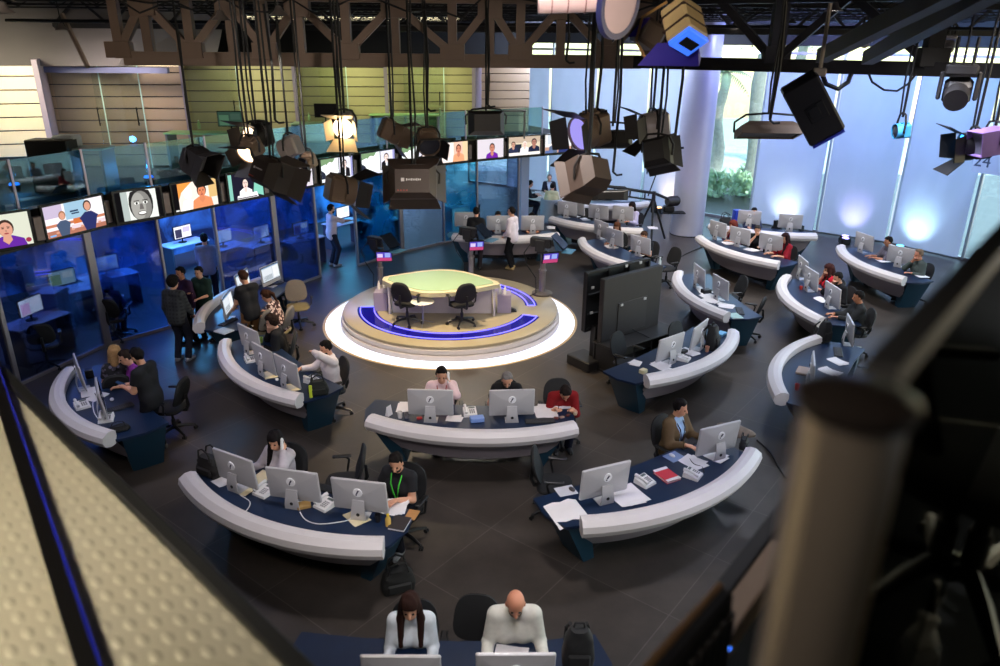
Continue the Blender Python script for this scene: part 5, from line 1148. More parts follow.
paper(545, 412, 4, 'big pile of white papers right of the grey haired man computer', 5, w=.3, h=.36); paper(563, 405, 8, 'white sheet under the hands of the man in the dark red shirt', 1, z=.755); kb(540, 421, 6, 'black keyboard in front of the big paper pile')
for i, (x, y) in enumerate(((556, 419), (562, 418), (568, 416), (575, 414.5))): box_(x, y, 30 * i, 'small dark red packet, %s along the bumper by the dark red shirt man' % ('first', 'second', 'third', 'last')[i], 'snack_packet', 'packet', (.07, .05, .03), ((96, 40, 36), (150, 120, 110), (84, 40, 40), (200, 180, 150))[i])
# brown jacket desk
box_(566, 491, 20, 'pale mouse pad at the left end of the brown jacket man desk', 'mouse_pad', 'mouse pad', (.24, .2, .006), (196, 196, 206)); m_ = MB(); m_.ell((0, 0, .014), (.034, .055, .02), 12, 8); put(m_.build('computer_mouse', mat('mouse_dark', (70, 66, 70), .3)), 572, 490, .7575, .5, 'dark mouse on the pale mouse pad', 'mouse')
p = at(566, 511, .755); m_ = MB(); A = [(-.22, -.12, .0), (-.1, -.12, .02), (0, -.13, .01), (.1, -.13, .03), (.2, -.14, -.0)]; B = [(x, y + .28, z + .02) for x, y, z in A]; Cc = [(x + .02, y - .12, z - .05) for x, y, z in A]; m_.strip(A, B); m_.strip(Cc, A); o = m_.build('crumpled_papers', M_paper); o.location = p; o.rotation_euler = (0, 0, .4); tag(o, 'crumpled white papers draped over the left end of the brown jacket man desk', 'paper')
paper(625, 495, 32, 'wide spread of white papers right of the first computer on the brown jacket man desk', 6, w=.3, h=.4); phone(645, 481, 40, 'white desk phone above the red notebook'); book(667, 476, 28, 'red edged white notebook on the brown jacket man desk', (196, 50, 66), .22, .28, .03); paper(667, 474.5, 28, 'white page lying on the red notebook', z=.776)
kb(689, 443, 40, 'black keyboard under the hands of the man in the brown jacket'); box_(674, 457, 35, 'blue grey mouse pad beside the black keyboard of the brown jacket man', 'mouse_pad', 'mouse pad', (.24, .2, .006), (120, 140, 180)); mouse(672, 456, 30, 'white mouse on the blue grey mouse pad'); paper(692, 463, 40, 'white pages under a black cable by the purple tinted computer', 3); phone(693, 474, 55, 'white desk phone right of the red notebook'); paper(713, 455, 50, 'white papers behind the stand of the purple tinted computer', 3)
cable([(689, 458), (694, 464), (702, 467), (704, 472)], 'black cable on the pages by the purple tinted computer', .007, (24, 24, 26))
m_ = MB(); rnd = random.Random(4)
m_.loft([[(.26 * g * math.cos(a) * (1 + .15 * math.sin(3 * a)), .15 * g * math.sin(a) * (1 + .1 * math.sin(4 * a + 1)), z) for a in [2 * PI * k / 26 for k in range(26)]] for g, z in ((1, 0), (1.0, .03), (.85, .06), (.5, .085), (.15, .09))]); put(m_.build('folded_jacket', mat('jacket_taupe', (112, 98, 88), .9, var=.35, scale=9, bump=.5)), 735, 432, .7505, -.6, 'crumpled taupe jacket at the right end of the brown jacket man desk', 'jacket'); bag(744, 443, 60, 'small dark pouch beside the crumpled taupe jacket', s=.55, rgb=(30, 32, 38))
# glass office desk
bag(118, 424, 35, 'flat black laptop bag lying on the desk of the man standing in black', s=.8, rgb=(14, 14, 17)).scale.z = .35
phone(106, 418, 20, 'white desk phone beside the flat black laptop bag'); paper(89, 393, 30, 'white sheets between the two computers of the blonde woman desk', 3); paper(97, 397, -20, 'white sheet partly under the nearer computer of the blonde woman desk'); phone(82, 405, 40, 'white desk phone against the bumper on the blonde woman desk'); mouse(112, 400, 30, 'white mouse behind the nearer computer of the blonde woman desk'); kb(118, 408, 42, 'black keyboard by the flat black laptop bag'); cable([(99, 420), (94, 412), (93, 402), (97, 396)], 'white cable behind the nearer computer of the blonde woman desk'); box_(90, 377, 30, 'small black box beside the farther computer of the blonde woman desk', 'speaker_box', 'box', (.12, .12, .14), (18, 18, 20))
# curly man desk
paper(252, 354, 30, 'cream sheet under the first of the three computers of the curly haired man desk', cream=True); paper(270, 375, 30, 'cream sheet under the middle computer of the curly haired man desk', cream=True); paper(292, 388, 30, 'cream sheet under the computer of the white shirt man with raised forearm', cream=True)
phone(251, 359, 30, 'white desk phone between the first and middle computers of the curly haired man desk'); mouse(277, 380, 20, 'mouse between the middle and last computers of the curly haired man desk'); cup(261, 341, 'pale green cup by the curly haired man', (150, 180, 90)); phone(312, 380, 60, 'white desk phone by the white shirt man with raised forearm'); bg_ = bag(318, 388, 20, 'black bag with a yellow stripe on the end of the curly man desk', s=.9, rgb=(20, 24, 22))
MB().box((-.12, -.078, .10), (.05, .03, .21), .008).build('yellow_stripe', mat('band_yellow', (196, 214, 60), .5), bg_, label='yellow stripe')
# lit computers desk
kb(228, 322, 70, 'black keyboard before the lit computer nearest the plaid shirt man'); kb(274, 284, 45, 'black keyboard before the lit computer by the grey mesh chair'); book(224, 331, 60, 'pale grey folder at the near end of the lit computers desk', (160, 172, 190), .24, .3, .02); box_(233, 307, 60, 'blue box between the lit computers', 'blue_box', 'box', (.2, .12, .05), (40, 70, 170)); phone(246, 300, 60, 'desk phone beside the standing man in khaki trousers')
# desk beside black screens
paper(635, 364, -30, 'small pile of leaflets on the worktop nearest the black screens', 3, w=.15, h=.2); box_(643, 373, 45, 'cream box on the end of the bumper beside the black screens', 'box', 'box', (.12, .1, .07), (206, 196, 160)); paper(660, 366, 40, 'papers behind the computer nearest the black screens', 4); box_(683, 353, 40, 'black device between the two computers of the unstaffed desk', 'device', 'device', (.16, .1, .06), (26, 26, 30)); paper(690, 352, 40, 'pale papers by the computer beside the black backpack', 4); phone(684, 358, 60, 'white desk phone between the computers of the unstaffed desk by the black screens'); bag(712, 342, 60, 'black backpack standing on the unstaffed desk by the black screens', 'backpack'); box_(721, 335, 50, 'light blue box at the far end of the desk with the black backpack', 'box', 'box', (.2, .14, .05), (110, 170, 210)); cup(707, 350, 'pinkish cup beside the black backpack', (190, 140, 120))
# shiny paper desk
for i, (x, y, lb) in enumerate(((705, 291, 'by the farther computer'), (708, 296, 'left of the black device'), (712, 301, 'behind the nearer computer'), (727, 306, 'in front of the nearer computer'))): paper(x, y, 20 * i, 'shiny white papers %s on the unstaffed desk facing the windows' % lb, 3)
box_(706, 293, 20, 'black device between the computers of the unstaffed desk facing the windows', 'device', 'device', (.2, .14, .09), (20, 20, 22)); kb(740, 311, 80, 'keyboard at the near end of the unstaffed desk facing the windows'); book(735, 316, 10, 'pale green folder at the near end of the unstaffed desk facing the windows', (150, 180, 176), .22, .3, .02)
# right desks
bag(725, 222.5, 10, 'black bag on the window desk left of the blue box', s=1.1); box_(736.5, 221.5, 10, 'blue box on the window desk', 'blue_box', 'box', (.24, .2, .36), (40, 66, 180)); box_(801, 231, 10, 'small dark box right of the computer under the curtain glow', 'device', 'device', (.12, .1, .16), (30, 32, 40)); box_(776, 227, 20, 'small black speaker left of the computer under the curtain glow', 'device', 'device', (.14, .12, .2), (18, 18, 22))
for x, y, dg, lb in ((728, 243, 20, 'papers behind the auburn woman computer'), (752, 250, 30, 'papers before the man in black near the round column'), (780, 243, 30, 'papers under the hands of the woman with very long dark hair'), (883, 261, 20, 'white papers between the two computers of the farthest right desk'), (922, 276, 10, 'white sheet at the near end of the farthest right desk'), (817, 283, 10, 'white papers before the woman in bright red'), (822, 300, 20, 'papers before the bearded man'), (845, 318, 10, 'blue tinted papers before the leather jacket man'), (838, 362, 20, 'white sheet beside the edge on computer above the railing post'), (832, 372, 40, 'lilac paper spread on the desk behind the railing post'), (585, 219.5, 10, 'white papers between computers of the lilac woman desk'), (652, 229 - 1, 5, 'white papers at the right end of the lilac woman desk'), (551, 228, 5, 'white papers at the right end of the desk behind the podium'), (610, 247, 20, 'papers before the girl with long brown hair')): paper(x, y, dg, lb, 3)
bag(824, 336, 30, 'black bag with pale straps standing on the desk above the railing post', 'backpack', s=.9); cup(801, 288, 'small red cup against the bumper of the three person desk', (190, 60, 50), .07); cup(797, 388, 'red cup on the desk behind the railing post', (190, 30, 36), .1); box_(803, 372, 60, 'clutter tray with brown and white bits on the desk behind the railing post', 'tray', 'tray', (.3, .2, .04), (150, 130, 120)); kb(838, 352, 70, 'keyboard lying by the edge on computer above the railing post'); kb(845, 312, 80, 'keyboard under the hands of the leather jacket man'); bottle(762, 247, 'clear bottle beside the woman with very long dark hair', (200, 190, 200), (220, 120, 140), hgt=.2); bottle(660, 262, 'clear bottle on the worktop behind the big screens', (190, 200, 200), (230, 230, 230), hgt=.24)
# bottom desk
bag(578, 656, 0, 'black backpack standing on the bottom edge desk right of the bald man', 'backpack', s=.95, rgb=(28, 28, 30)); paper(511, 655, 80, 'white sheet between the bald man and his computer')
# floor items
bag(398, 580, 20, 'black bag on the floor by the foot of the green lanyard man', z=.0, s=1.1, rgb=(14, 14, 15))
cable([(757, 440), (770, 452), (778, 466), (786, 478)], 'black cable on the dark floor from the brown jacket man desk', .014, (18, 18, 19), .02)
cable([(705, 246), (690, 252), (676, 260), (672, 268)], 'black cable on the bright floor left of the round column', .014, (24, 24, 30), .02)
# dark bags under the far right desk
bag(903, 298, 10, 'black bag on the floor under the farthest right desk', z=0.0, s=.9)
# ------------------------------------------------------------------ wall televisions
M_tvp = vcol_emit('tv_picture', 1.35); M_bez = mat('tv_bezel', (14, 13, 15), .25, var=.1)
def pic(kind, W_, H_):
    m = MB(); z = [0.0]
    def R(x0, y0, x1, y1, c): z[0] += .0004; m.quad((x0, -z[0], y0), (x1, -z[0], y0), (x1, -z[0], y1), (x0, -z[0], y1), c)
    def E(cx, cy, rx, ry, c, n=18, a0=0, a1=2 * PI): z[0] += .0004; m.poly([(cx + rx * math.cos(a0 + (a1 - a0) * k / n), -z[0], cy + ry * math.sin(a0 + (a1 - a0) * k / n)) for k in range(n)], c)
    def P(pts, c): z[0] += .0004; m.poly([(x, -z[0], y) for x, y in pts], c)
    def bust(cx, cy, s, hair, skin, cloth, face=True):
        P([(cx - .17 * s, -H_ / 2), (cx - .15 * s, cy - .12 * s), (cx - .05 * s, cy - .07 * s), (cx + .05 * s, cy - .07 * s), (cx + .15 * s, cy - .12 * s), (cx + .17 * s, -H_ / 2)], cloth)
        P([(cx - .03 * s, cy - .05 * s), (cx + .03 * s, cy - .05 * s), (cx + .045 * s, cy - .12 * s), (cx, cy - .17 * s), (cx - .045 * s, cy - .12 * s)], skin)
        E(cx, cy + .02 * s, .075 * s, .095 * s, hair); E(cx, cy, .062 * s, .085 * s, skin)
        if face:
            for q in (-1, 1): E(cx + q * .025 * s, cy + .018 * s, .012 * s, .006 * s, (50, 34, 30)); R(cx + q * .025 * s - .015 * s, cy + .03 * s, cx + q * .025 * s + .015 * s, cy + .035 * s, (70, 46, 38))
            E(cx, cy - .042 * s, .022 * s, .009 * s, (160, 70, 70)); E(cx, cy - .012 * s, .008 * s, .014 * s, tuple(int(v * .85) for v in skin))
    w, h = W_ / 2, H_ / 2
    if kind == 'purple':
        R(-w, -h, w, h, (206, 208, 190)); bust(.16, .02, 1.5, (60, 42, 36), (206, 150, 128), (96, 40, 150)); E(.44, -.2, .04, .04, (150, 50, 70))
    elif kind == 'purple_r':
        R(-w, -h, w, h, (214, 206, 214)); bust(.06, .0, 1.4, (52, 36, 34), (196, 130, 108), (110, 36, 160))
    elif kind == 'news':
        R(-w, -h, w, h, (236, 228, 232)); R(-w, .06, -.2, h, (190, 176, 200)); R(-.16, -.02, .2, h, (150, 184, 206)); R(-w, -h, w, -.16, (170, 110, 90)); R(-w, -.10, w, -.05, (190, 120, 90)); R(-.05, -.12, .35, -.02, (200, 110, 60)); R(-.1, -.2, .5, -.13, (220, 200, 206))
        R(-.08, .10, .06, .13, (40, 60, 90)); R(-.06, .06, .07, .085, (40, 60, 90))
        for cx, cy, hair, cloth, s in ((-.22, .07, (150, 104, 70), (70, 84, 110), 1.15), (.22, .15, (36, 28, 28), (42, 48, 96), 1.4)):
            P([(cx - .06 * s, -h), (cx - .10 * s, -.08), (cx - .12 * s, cy - .14 * s), (cx - .04 * s, cy - .07 * s), (cx + .04 * s, cy - .07 * s), (cx + .12 * s, cy - .14 * s), (cx + .10 * s, -.08), (cx + .06 * s, -h)], cloth)
            E(cx, cy + .01, .05 * s, .07 * s, hair); E(cx, cy, .038 * s, .056 * s, (206, 150, 126)); E(cx - .1 * s, cy - .24 * s, .03, .02, (206, 150, 126)); E(cx + .12 * s, cy - .24 * s, .03, .02, (206, 150, 126))
        R(-w + .03, -h + .02, -w + .13, -h + .05, (120, 170, 220))
    elif kind == 'face':
        R(-w, -h, w, h, (16, 15, 17)); R(-w + .12, -h, w - .10, h, (222, 226, 220)); R(-w + .12, -h, -.24, h, (170, 180, 176)); E(.04, .03, .27, .36, (40, 38, 38)); E(.04, -.03, .23, .30, (128, 126, 122)); E(-.02, -.03, .16, .27, (160, 158, 152))
        R(-w, h, w, h + .02, (16, 15, 17))
        for q in (-1, 1): E(.04 + q * .095, .035, .055, .028, (236, 236, 230)); E(.04 + q * .095, .035, .024, .026, (24, 22, 22)); R(.04 + q * .095 - .06, .075, .04 + q * .095 + .06, .09, (40, 38, 36))
        P([(.015, .02), (.065, .02), (.09, -.09), (-.01, -.09)], (104, 100, 98)); E(.04, -.165, .10, .045, (70, 62, 62)); E(.04, -.160, .085, .028, (240, 240, 236))
    elif kind == 'couple':
        R(-w, -h, w, h, (18, 16, 18)); R(-w + .10, -h, w - .06, h, (236, 226, 214)); P([(-w + .10, h), (-w + .10, -.05), (-w + .17, .1), (-.1, h)], (236, 150, 70)); R(.26, -.1, w - .06, h, (216, 180, 120)); E(-.2, .06, .09, .12, (250, 246, 240)); P([(-.36, -h), (-.3, -.08), (-.1, -.08), (-.04, -h)], (250, 248, 246)); bust(.10, .05, 1.35, (40, 24, 22), (214, 130, 92), (222, 140, 96))
        R(-w + .01, -h + .01, -w + .08, -h + .04, (220, 220, 220))
    elif kind == 'stage':
        R(-w, -h, w, h, (30, 28, 44)); R(-w, -h, -w + .10, h, (130, 190, 176)); P([(.2, -h + .1), (.3, h), (w, h), (w, -h)], (130, 200, 180)); bust(-.02, .04, 1.2, (24, 18, 24), (232, 206, 196), (240, 236, 240)); P([(-.3, -h), (-.28, -.2), (.3, -.16), (.34, -h)], (236, 234, 238)); R(-.3, -.27, .3, -.25, (60, 50, 60))
    elif kind == 'split':
        R(-w, -h, w, h, (240, 246, 246)); P([(-w, h), (-w, .12), (-.36, .16), (-.28, .1), (-.12, .2), (-.06, h)], (120, 150, 110)); P([(-w, .02), (-w, -h + .08), (-.34, -.2), (-.4, -.05)], (40, 44, 60)); E(-.22, .0, .14, .2, (252, 252, 250)); R(.04, -h, .065, h, (90, 84, 96)); R(.065, -h, w, h, (222, 220, 232)); R(.44, -h, w, h, (150, 150, 200))
        bust(.24, .10, 1.0, (60, 40, 36), (236, 214, 206), (30, 28, 34)); P([(.21, -.02), (.27, -.02), (.255, -.2), (.225, -.2)], (244, 244, 248)); R(-w, -h, w, -h + .06, (230, 232, 240))
    elif kind == 'portrait':
        R(-w, -h, w, h, (236, 190, 170)); R(-w, -h, -.05, h, (244, 232, 226)); R(.3, -h, w, h, (232, 200, 160)); bust(.14, .06, 1.35, (52, 30, 26), (204, 130, 104), (226, 160, 120)); E(-.28, .0, .1, .16, (232, 214, 206))
    elif kind == 'street':
        R(-w, -h, w, h, (214, 200, 176)); R(-w, .1, w, h, (190, 170, 150)); R(-.36, -h, -.1, .06, (40, 46, 60)); bust(-.36, .05, .9, (40, 30, 28), (196, 150, 130), (44, 50, 76)); bust(.0, .04, .9, (230, 220, 216), (230, 200, 186), (236, 232, 236)); bust(.3, .08, 1.15, (26, 24, 32), (170, 120, 104), (34, 40, 64)); R(-w, -h, w, -h + .09, (236, 230, 226))
    elif kind == 'pair':
        R(-w, -h, w, h, (226, 224, 226)); R(-w, -h, w, -.1, (190, 150, 130)); R(-.4, .0, -.1, h, (200, 208, 216)); bust(-.2, .02, .95, (150, 110, 80), (206, 156, 134), (90, 104, 130)); bust(.2, .07, 1.15, (40, 30, 28), (196, 140, 116), (48, 58, 110)); R(-w, -h, -.2, -h + .08, (90, 110, 160))
    return m
TV = [((31, 214.5), 'purple', 'purple shirted person leaning forward, farthest left of the row', None), ((39.7, 209, 103.7, 196.5), 'news', 'two news presenters in front of a pale studio', 0), ((112, 197.5, 162, 188.5), 'face', 'close up of a smiling face in grey tones', 0), ((169, 180.6, 219.4, 173.8), 'couple', 'two faces against orange and cream, third screen whole in view', 0),
      ((225.4, 174.6, 263, 168.7), 'stage', 'figure in white on a dark and mint background', 0), ((278, 165.5, 313, 161), 'purple_r', 'purple clad person partly behind a studio light', 0), ((319, 158.5, 353.5, 154.5), 'split', 'split picture, left one of the three alike', 0), ((359, 150.5, 396.3, 146.6), 'split', 'split picture, middle and clearest of the three alike', 0),
      ((400.5, 146.6, 432, 144), 'split', 'split picture, right one of the three alike', 0), ((440.5, 141, 469, 138), 'portrait', 'bare shouldered person on pink and cream', 0), ((476.2, 139, 505, 136), 'purple_r', 'purple clad person, right of the bare shouldered portrait', 0), ((507.8, 134.5, 541.8, 132.5), 'street', 'three people in a street scene', 0), ((544.3, 133.4, 573.2, 131.7), 'pair', 'pair of presenters, last screen at the end of the balustrade', 0)]
M_brk = mat('tv_bracket', (130, 116, 116), .5, .3)
for i, (px, kind, desc, _) in enumerate(TV):
    if len(px) == 2:
        b = wall_at(px[0], .36, px[1]); b = Vector((b.x, b.y, 0)); t1 = at(39.7, 209, 3.07); t2 = at(103.7, 196.5, 3.07); d = Vector((t2.x - t1.x, t2.y - t1.y, 0)).normalized(); dd = d * .92 + Vector((-d.y, d.x, 0)) * -.25; a = b - dd.normalized() * 1.2
    else:
        a, b = wall_at(px[0], .36, px[1]), wall_at(px[2], .36, px[3])
        if a is None or b is None: a, b = at(px[0], px[1], 3.13), at(px[2], px[3], 3.13)
        a, b = Vector((a.x, a.y, 0)), Vector((b.x, b.y, 0))
    d = Vector((b.x - a.x, b.y - a.y, 0)); L = max(min(d.length, 1.32), .98); c = (a + b) / 2; ang = math.atan2(d.y, d.x); Hh = .66
    t = thing('television', 'black wall television showing ' + desc, 'television', (c.x, c.y, 3.10 - Hh / 2), ang, 'televisions along the slab edge')
    b_ = MB(); b_.box((0, .035, 0), (L, .05, Hh), .008); b_.box((0, .075, 0), (L * .7, .05, Hh * .7), .02); b_.build('housing', M_bez, t)
    sp = MB().quad((-L / 2 + .04, .0085, -Hh / 2 + .05), (L / 2 - .04, .0085, -Hh / 2 + .05), (L / 2 - .04, .0085, Hh / 2 - .035), (-L / 2 + .04, .0085, Hh / 2 - .035)); s_ = sp.build('screen', M_scr, t, smooth=False)
    sw, sh = 1.0, .56; k = (L - .10) / sw; m = pic(kind, sw, sh); m.v = [(x * k, y + .008, max(min(z, sh / 2), -sh / 2) + .008) for x, y, z in m.v]; m.build('picture', M_tvp, s_, smooth=False)
    m = MB(); m.box((0, .16, 0), (.30, .14, .3), .01); m.build('wall_mount', M_brk, t)
    m = MB(); m.box((L / 2 + .10, .14, -.06), (.14, .12, .42), .01); m.build('side_box', M_brk, t)

# ------------------------------------------------------------------ inside the glass offices
def office_desk(loc, rz, label, w=1.15, lit=((226, 226, 250), (90, 110, 200))):
    t = thing('office_desk', label, 'desk', loc, rz, 'desks inside the glass offices'); wt = mat('office_top', (150, 156, 176), .4, var=.08)
    MB().box((0, 0, .735), (w, .62, .03), .006).build('desk_top', wt, t)
    for q in (-1, 1): MB().box((q * (w / 2 - .04), 0, .36), (.04, .58, .72)).build('leg_panel', mat('office_leg', (60, 62, 76), .5), t)
    return t
def monitor(loc, rz, label, cols, w=.56, h=.34):
    t = thing('flat_monitor', label, 'monitor', loc, rz, 'lit monitors inside the offices'); b = MB(); b.box((0, 0, .12 + h / 2), (w, .04, h), .006); b.build('housing', M_bez, t)
    MB().lathe([(0, 0), (.11, 0), (.11, .012), (.02, .02), (.02, .16), (0, .16)], 14, (0, .03, 0)).build('stand', M_black, t)
    m = MB(); y = -.021
    m.quad((-w / 2 + .015, y, .135), (w / 2 - .015, y, .135), (w / 2 - .015, y, .105 + h), (-w / 2 + .015, y, .105 + h), cols[0])
    m.quad((-w * .42, y - .001, .15), (-w * .05, y - .001, .15), (-w * .05, y - .001, .10 + h * .8), (-w * .42, y - .001, .10 + h * .8), cols[1]); m.quad((w * .02, y - .001, .12 + h * .45), (w * .40, y - .001, .12 + h * .45), (w * .40, y - .001, .10 + h * .9), (w * .02, y - .001, .10 + h * .9), cols[-1])
    m.build('screen_picture', M_tvp, t, smooth=False); return t
Wh = (236, 236, 246); Pk = (244, 190, 230); Bl = (110, 150, 220)
OD = [((28, 312), 'nearest the viewer, under the first television', (Wh, Pk, (250, 240, 250)), 1.05), ((60, 283), 'behind the nearest office desk, with a pale map screen', ((150, 180, 190), (120, 150, 120), (190, 200, 200)), 1.0), ((104, 268), 'of the dark haired woman inside the glass office', ((150, 176, 214), (190, 206, 230), Bl), 1.1), ((181, 236), 'in the bright blue office behind the open glass door', (Wh, (60, 60, 90), (200, 190, 240)), 1.1),
      ((222, 240), 'behind the person in grey inside the blue office', (Wh, (190, 220, 250), Wh), 1.0), ((260, 236), 'behind the wide upright by the lit computers', (Wh, (60, 110, 200), Wh), .9), ((300, 232), 'left of the man pointing by the open office', (Bl, (60, 60, 130), Wh), .9), ((342, 216), 'right in front of the pointing man', (Wh, Wh, (210, 220, 250)), 1.0), ((382, 214), 'below the teal film pane', ((90, 170, 200), Bl, Wh), .9), ((461, 199), 'in the teal office behind the man in black by the podium', ((170, 210, 226), (60, 80, 100), Wh), 1.0)]
for (px, py), lb, cols, s in OD:
    p = at(px, py, .95); a = min(range(len(W) - 1), key=lambda i: (Vector(W[i]) + Vector(W[i + 1])).lerp(Vector((0, 0)), .5).__sub__(Vector((p.x, p.y))).length); t = (Vector(W[a + 1]) - Vector(W[a])).normalized(); ang = math.atan2(t.y, t.x)
    office_desk((p.x, p.y + .12, 0), ang, 'pale desk ' + lb); monitor((p.x, p.y + .10, .752), ang + .1, 'lit flat monitor ' + lb, cols)
for x, y, f, lb in ((116, 314, 10, 'black swivel chair in front of the office desk nearest the viewer, behind glass'), (44, 345, 30, 'dark swivel chair behind the first glass pane on the left'), (240, 268, 0, 'dark swivel chair inside the blue office behind the lit computers'), (292, 262, 0, 'dark swivel chair inside the office left of the pointing man'), (372, 240, 0, 'dark swivel chair inside the teal office')): chair_px(x, y, f, lb)
bag(54, 300, 0, 'dark box shaped bag under the pale map screen inside the office', z=0, s=1.3, rgb=(70, 72, 86))
b = MB(); b.box((0, 0, .55), (.45, .5, 1.1), .01); p = at(56, 318, .5); o = b.build('filing_cabinet', mat('cabinet_blue', (120, 124, 150), .5)); o.location = (p.x, p.y, 0); tag(o, 'grey blue filing cabinet inside the first glass office', 'cabinet')
# red shirt person in the teal office and meeting table
pt = thing('meeting_table', 'round white meeting table far behind the glass offices', 'table', tuple(at(553, 196, .74).to_2d()) + (0,))
MB().lathe([(0, .71), (.95, .71), (.97, .725), (.95, .74), (0, .74)], 40).build('table_top', mat('table_white', (236, 232, 226), .25), pt); MB().lathe([(0, 0), (.35, 0), (.35, .02), (.06, .05), (.06, .71), (0, .71)], 20).build('pedestal', M_alu, pt)
for i, (x, y, a) in enumerate(((538, 192, 3), (548, 194, 60), (562, 193, 20), (572, 195.5, 100), (545, 191, 10))): paper(x, y, a, 'white paper on the far meeting table, %s from its left end' % ('first', 'second', 'third', 'fourth', 'fifth')[i], z=.7425)
def tub(label):
    t = thing('tub_chair', label, 'chair'); m = MB(); r0, r1 = .36, .30
    m.lathe([(r1, .40), (r1, .80), (r1 + .03, .83), (r0, .80), (r0 + .02, .08), (r1, .06), (r1, .40)], 30, a0=-PI * 1.08, a1=PI * .08); m.build('shell', mat('tub_grey', (140, 150, 164), .6, var=.08), t)
    MB().lathe([(0, .08), (.30, .08), (.31, .40), (.29, .44), (0, .45)], 28).build('seat', mat('tub_seat', (120, 128, 140), .7), t); MB().lathe([(0, 0), (.26, 0), (.26, .03), (.05, .05), (.05, .09), (0, .09)], 20).build('base', M_alu, t); return t
p = PP['yellow']['loc']; t = tub('pale grey tub chair with its back to the viewer at the far meeting table'); t.location = (p.x, p.y - .02, 0); t.rotation_euler = (0, 0, R_(-12))
# ------------------------------------------------------------------ upper floor furniture
def upd(px, py, w, rgb, label, z=3.85, deg=0):
    p = at(px, py, z); p = p + Vector((p.x, p.y, 0)).normalized() * .34; t = thing('counter_desk', label, 'desk', (p.x, p.y, 3.02), R_(deg)); MB().box((0, 0, .81), (w, .55, .035), .006).build('desk_top', mat('upd_%d' % rgb[1], rgb, .4), t)
    for q in (-1, 1): MB().box((q * (w / 2 - .05), 0, .40), (.05, .5, .78)).build('leg_panel', mat('upd_leg', (120, 126, 130), .5), t)
    return t, p
t, p = upd(83, 149, 1.0, (170, 190, 186), 'small pale desk on the upper floor with a printer, beside the cream board wall'); m = MB(); m.box((-.2, 0, .95), (.42, .38, .22), .02); m.box((-.2, -.1, 1.07), (.3, .2, .05), .01)
o = MB().box((0, 0, .11), (.42, .36, .22), .03).build('printer', mat('printer_grey', (150, 156, 164), .5)); o.location = (p.x - .28, p.y, 3.85); tag(o, 'grey printer on the small upper floor desk by the cream board wall', 'printer')
t, p = upd(210, 133.5, 1.9, (150, 200, 130), 'long pale green desk on the upper floor behind the balustrade, left part'); monitor((p.x + .5, p.y, 3.85), .1, 'dark monitor on the long pale green upper desk', ((40, 60, 50), (60, 90, 70), (50, 70, 60)))
t, p = upd(322, 124, 1.5, (160, 196, 150), 'pale green desk on the upper floor above the glowing studio light'); monitor((p.x + .1, p.y + .05, 3.85), PI, 'pale monitor seen from behind on the upper desk above the glowing light', ((40, 60, 50), (60, 90, 70), (50, 70, 60)))
t, p = upd(405, 115, 2.0, (150, 200, 170), 'pale green desk on the upper floor right of the glowing studio light')
t, p = upd(500, 111, 1.6, (90, 100, 100), 'dark desk on the upper floor in front of the brown boards')
for i, (px, py, z, lb) in enumerate(((199, 126, 3.86, 'at the left end of the long pale green upper desk'), (309, 118, 3.86, 'on the upper desk above the glowing light'), (440, 113, 3.86, 'at the right end of the upper desk right of the glowing light'))): b_ = bottle(px, py, 'small bottle %s' % lb, (150, 190, 130), (200, 220, 190), z=3.85); b_.location += Vector((b_.location.x, b_.location.y, 0)).normalized() * .34
for i, (px, py, Y, w, h, lb) in enumerate(((83, 120, 17.3, 1.0, 2.3, 'frameless glass door before the mauve boards, left leaf'), (122, 120, 17.4, 1.0, 2.3, 'frameless glass door before the mauve boards, right leaf with a bar handle'), (216, 110, 19.6, 1.2, 2.3, 'frameless glass door before the yellow green boards of the second bay'), (326, 104, 21.8, 1.2, 2.3, 'frameless glass door before the yellow green boards above the glowing light'), (424, 100, 23.6, 1.2, 2.3, 'frameless glass door before the yellow green boards right of the glowing light'))):
    q = atY(px, py, Y); t = thing('glass_door', lb, 'door', (q.x, q.y, 3.02), .05); MB().box((0, 0, h / 2), (w, .012, h)).build('door_leaf', glass('door_glass', (249, 253, 251), .14), t, smooth=False)
    MB().box((w / 2 + .012, 0, h / 2), (.02, .02, h)).build('edge_strip', mat('edge_mint', (190, 226, 214), .3), t); m = MB(); m.tube([(w / 2 - .12, -.05, .95), (w / 2 - .12, -.05, 1.35)], .014, 8); m.tube([(w / 2 - .12, -.05, 1.0), (w / 2 - .12, 0, 1.0)], .01, 6); m.tube([(w / 2 - .12, -.05, 1.3), (w / 2 - .12, 0, 1.3)], .01, 6); m.build('handle', M_dark, t)
o = MB().box((0, 0, .5), (.8, .4, 1.0), .02).build('speaker_cabinet', M_black); q = at(57, 172, 3.4); o.location = (q.x, q.y, 3.02); tag(o, 'black cabinet standing under the corner of the cream boards', 'cabinet')
# blue film spotlight domes on the upper floor
for px, py, lb in ((5, 192, 'small blue glowing lamp on the upper floor at the far left edge'), (104, 186, 'small blue glowing lamp on the upper floor behind the balustrade, below the printer desk'), (144, 184, 'small blue glowing lamp on the upper floor above the smiling face television')):
    q = at(px, py, 3.1); q = Vector((q.x - .12, q.y + .5, 3.022)); t = thing('floor_lamp', lb, 'lamp', q); MB().lathe([(0, 0), (.09, 0), (.11, .12), (0, .12)], 16).build('housing', M_black, t); MB().lathe([(0, .122), (.095, .122), (.08, .16), (0, .17)], 16).build('lens', glow('blue_lens', (20, 110, 255), 3), t)
    ld = bpy.data.lights.new('blue_lamp', 'POINT'); lo_ = bpy.data.objects.new('blue_lamp', ld); COL.objects.link(lo_); lo_.location = (q.x, q.y, 3.32); ld.energy = 14; ld.color = (.05, .35, 1); ld.shadow_soft_size = .08
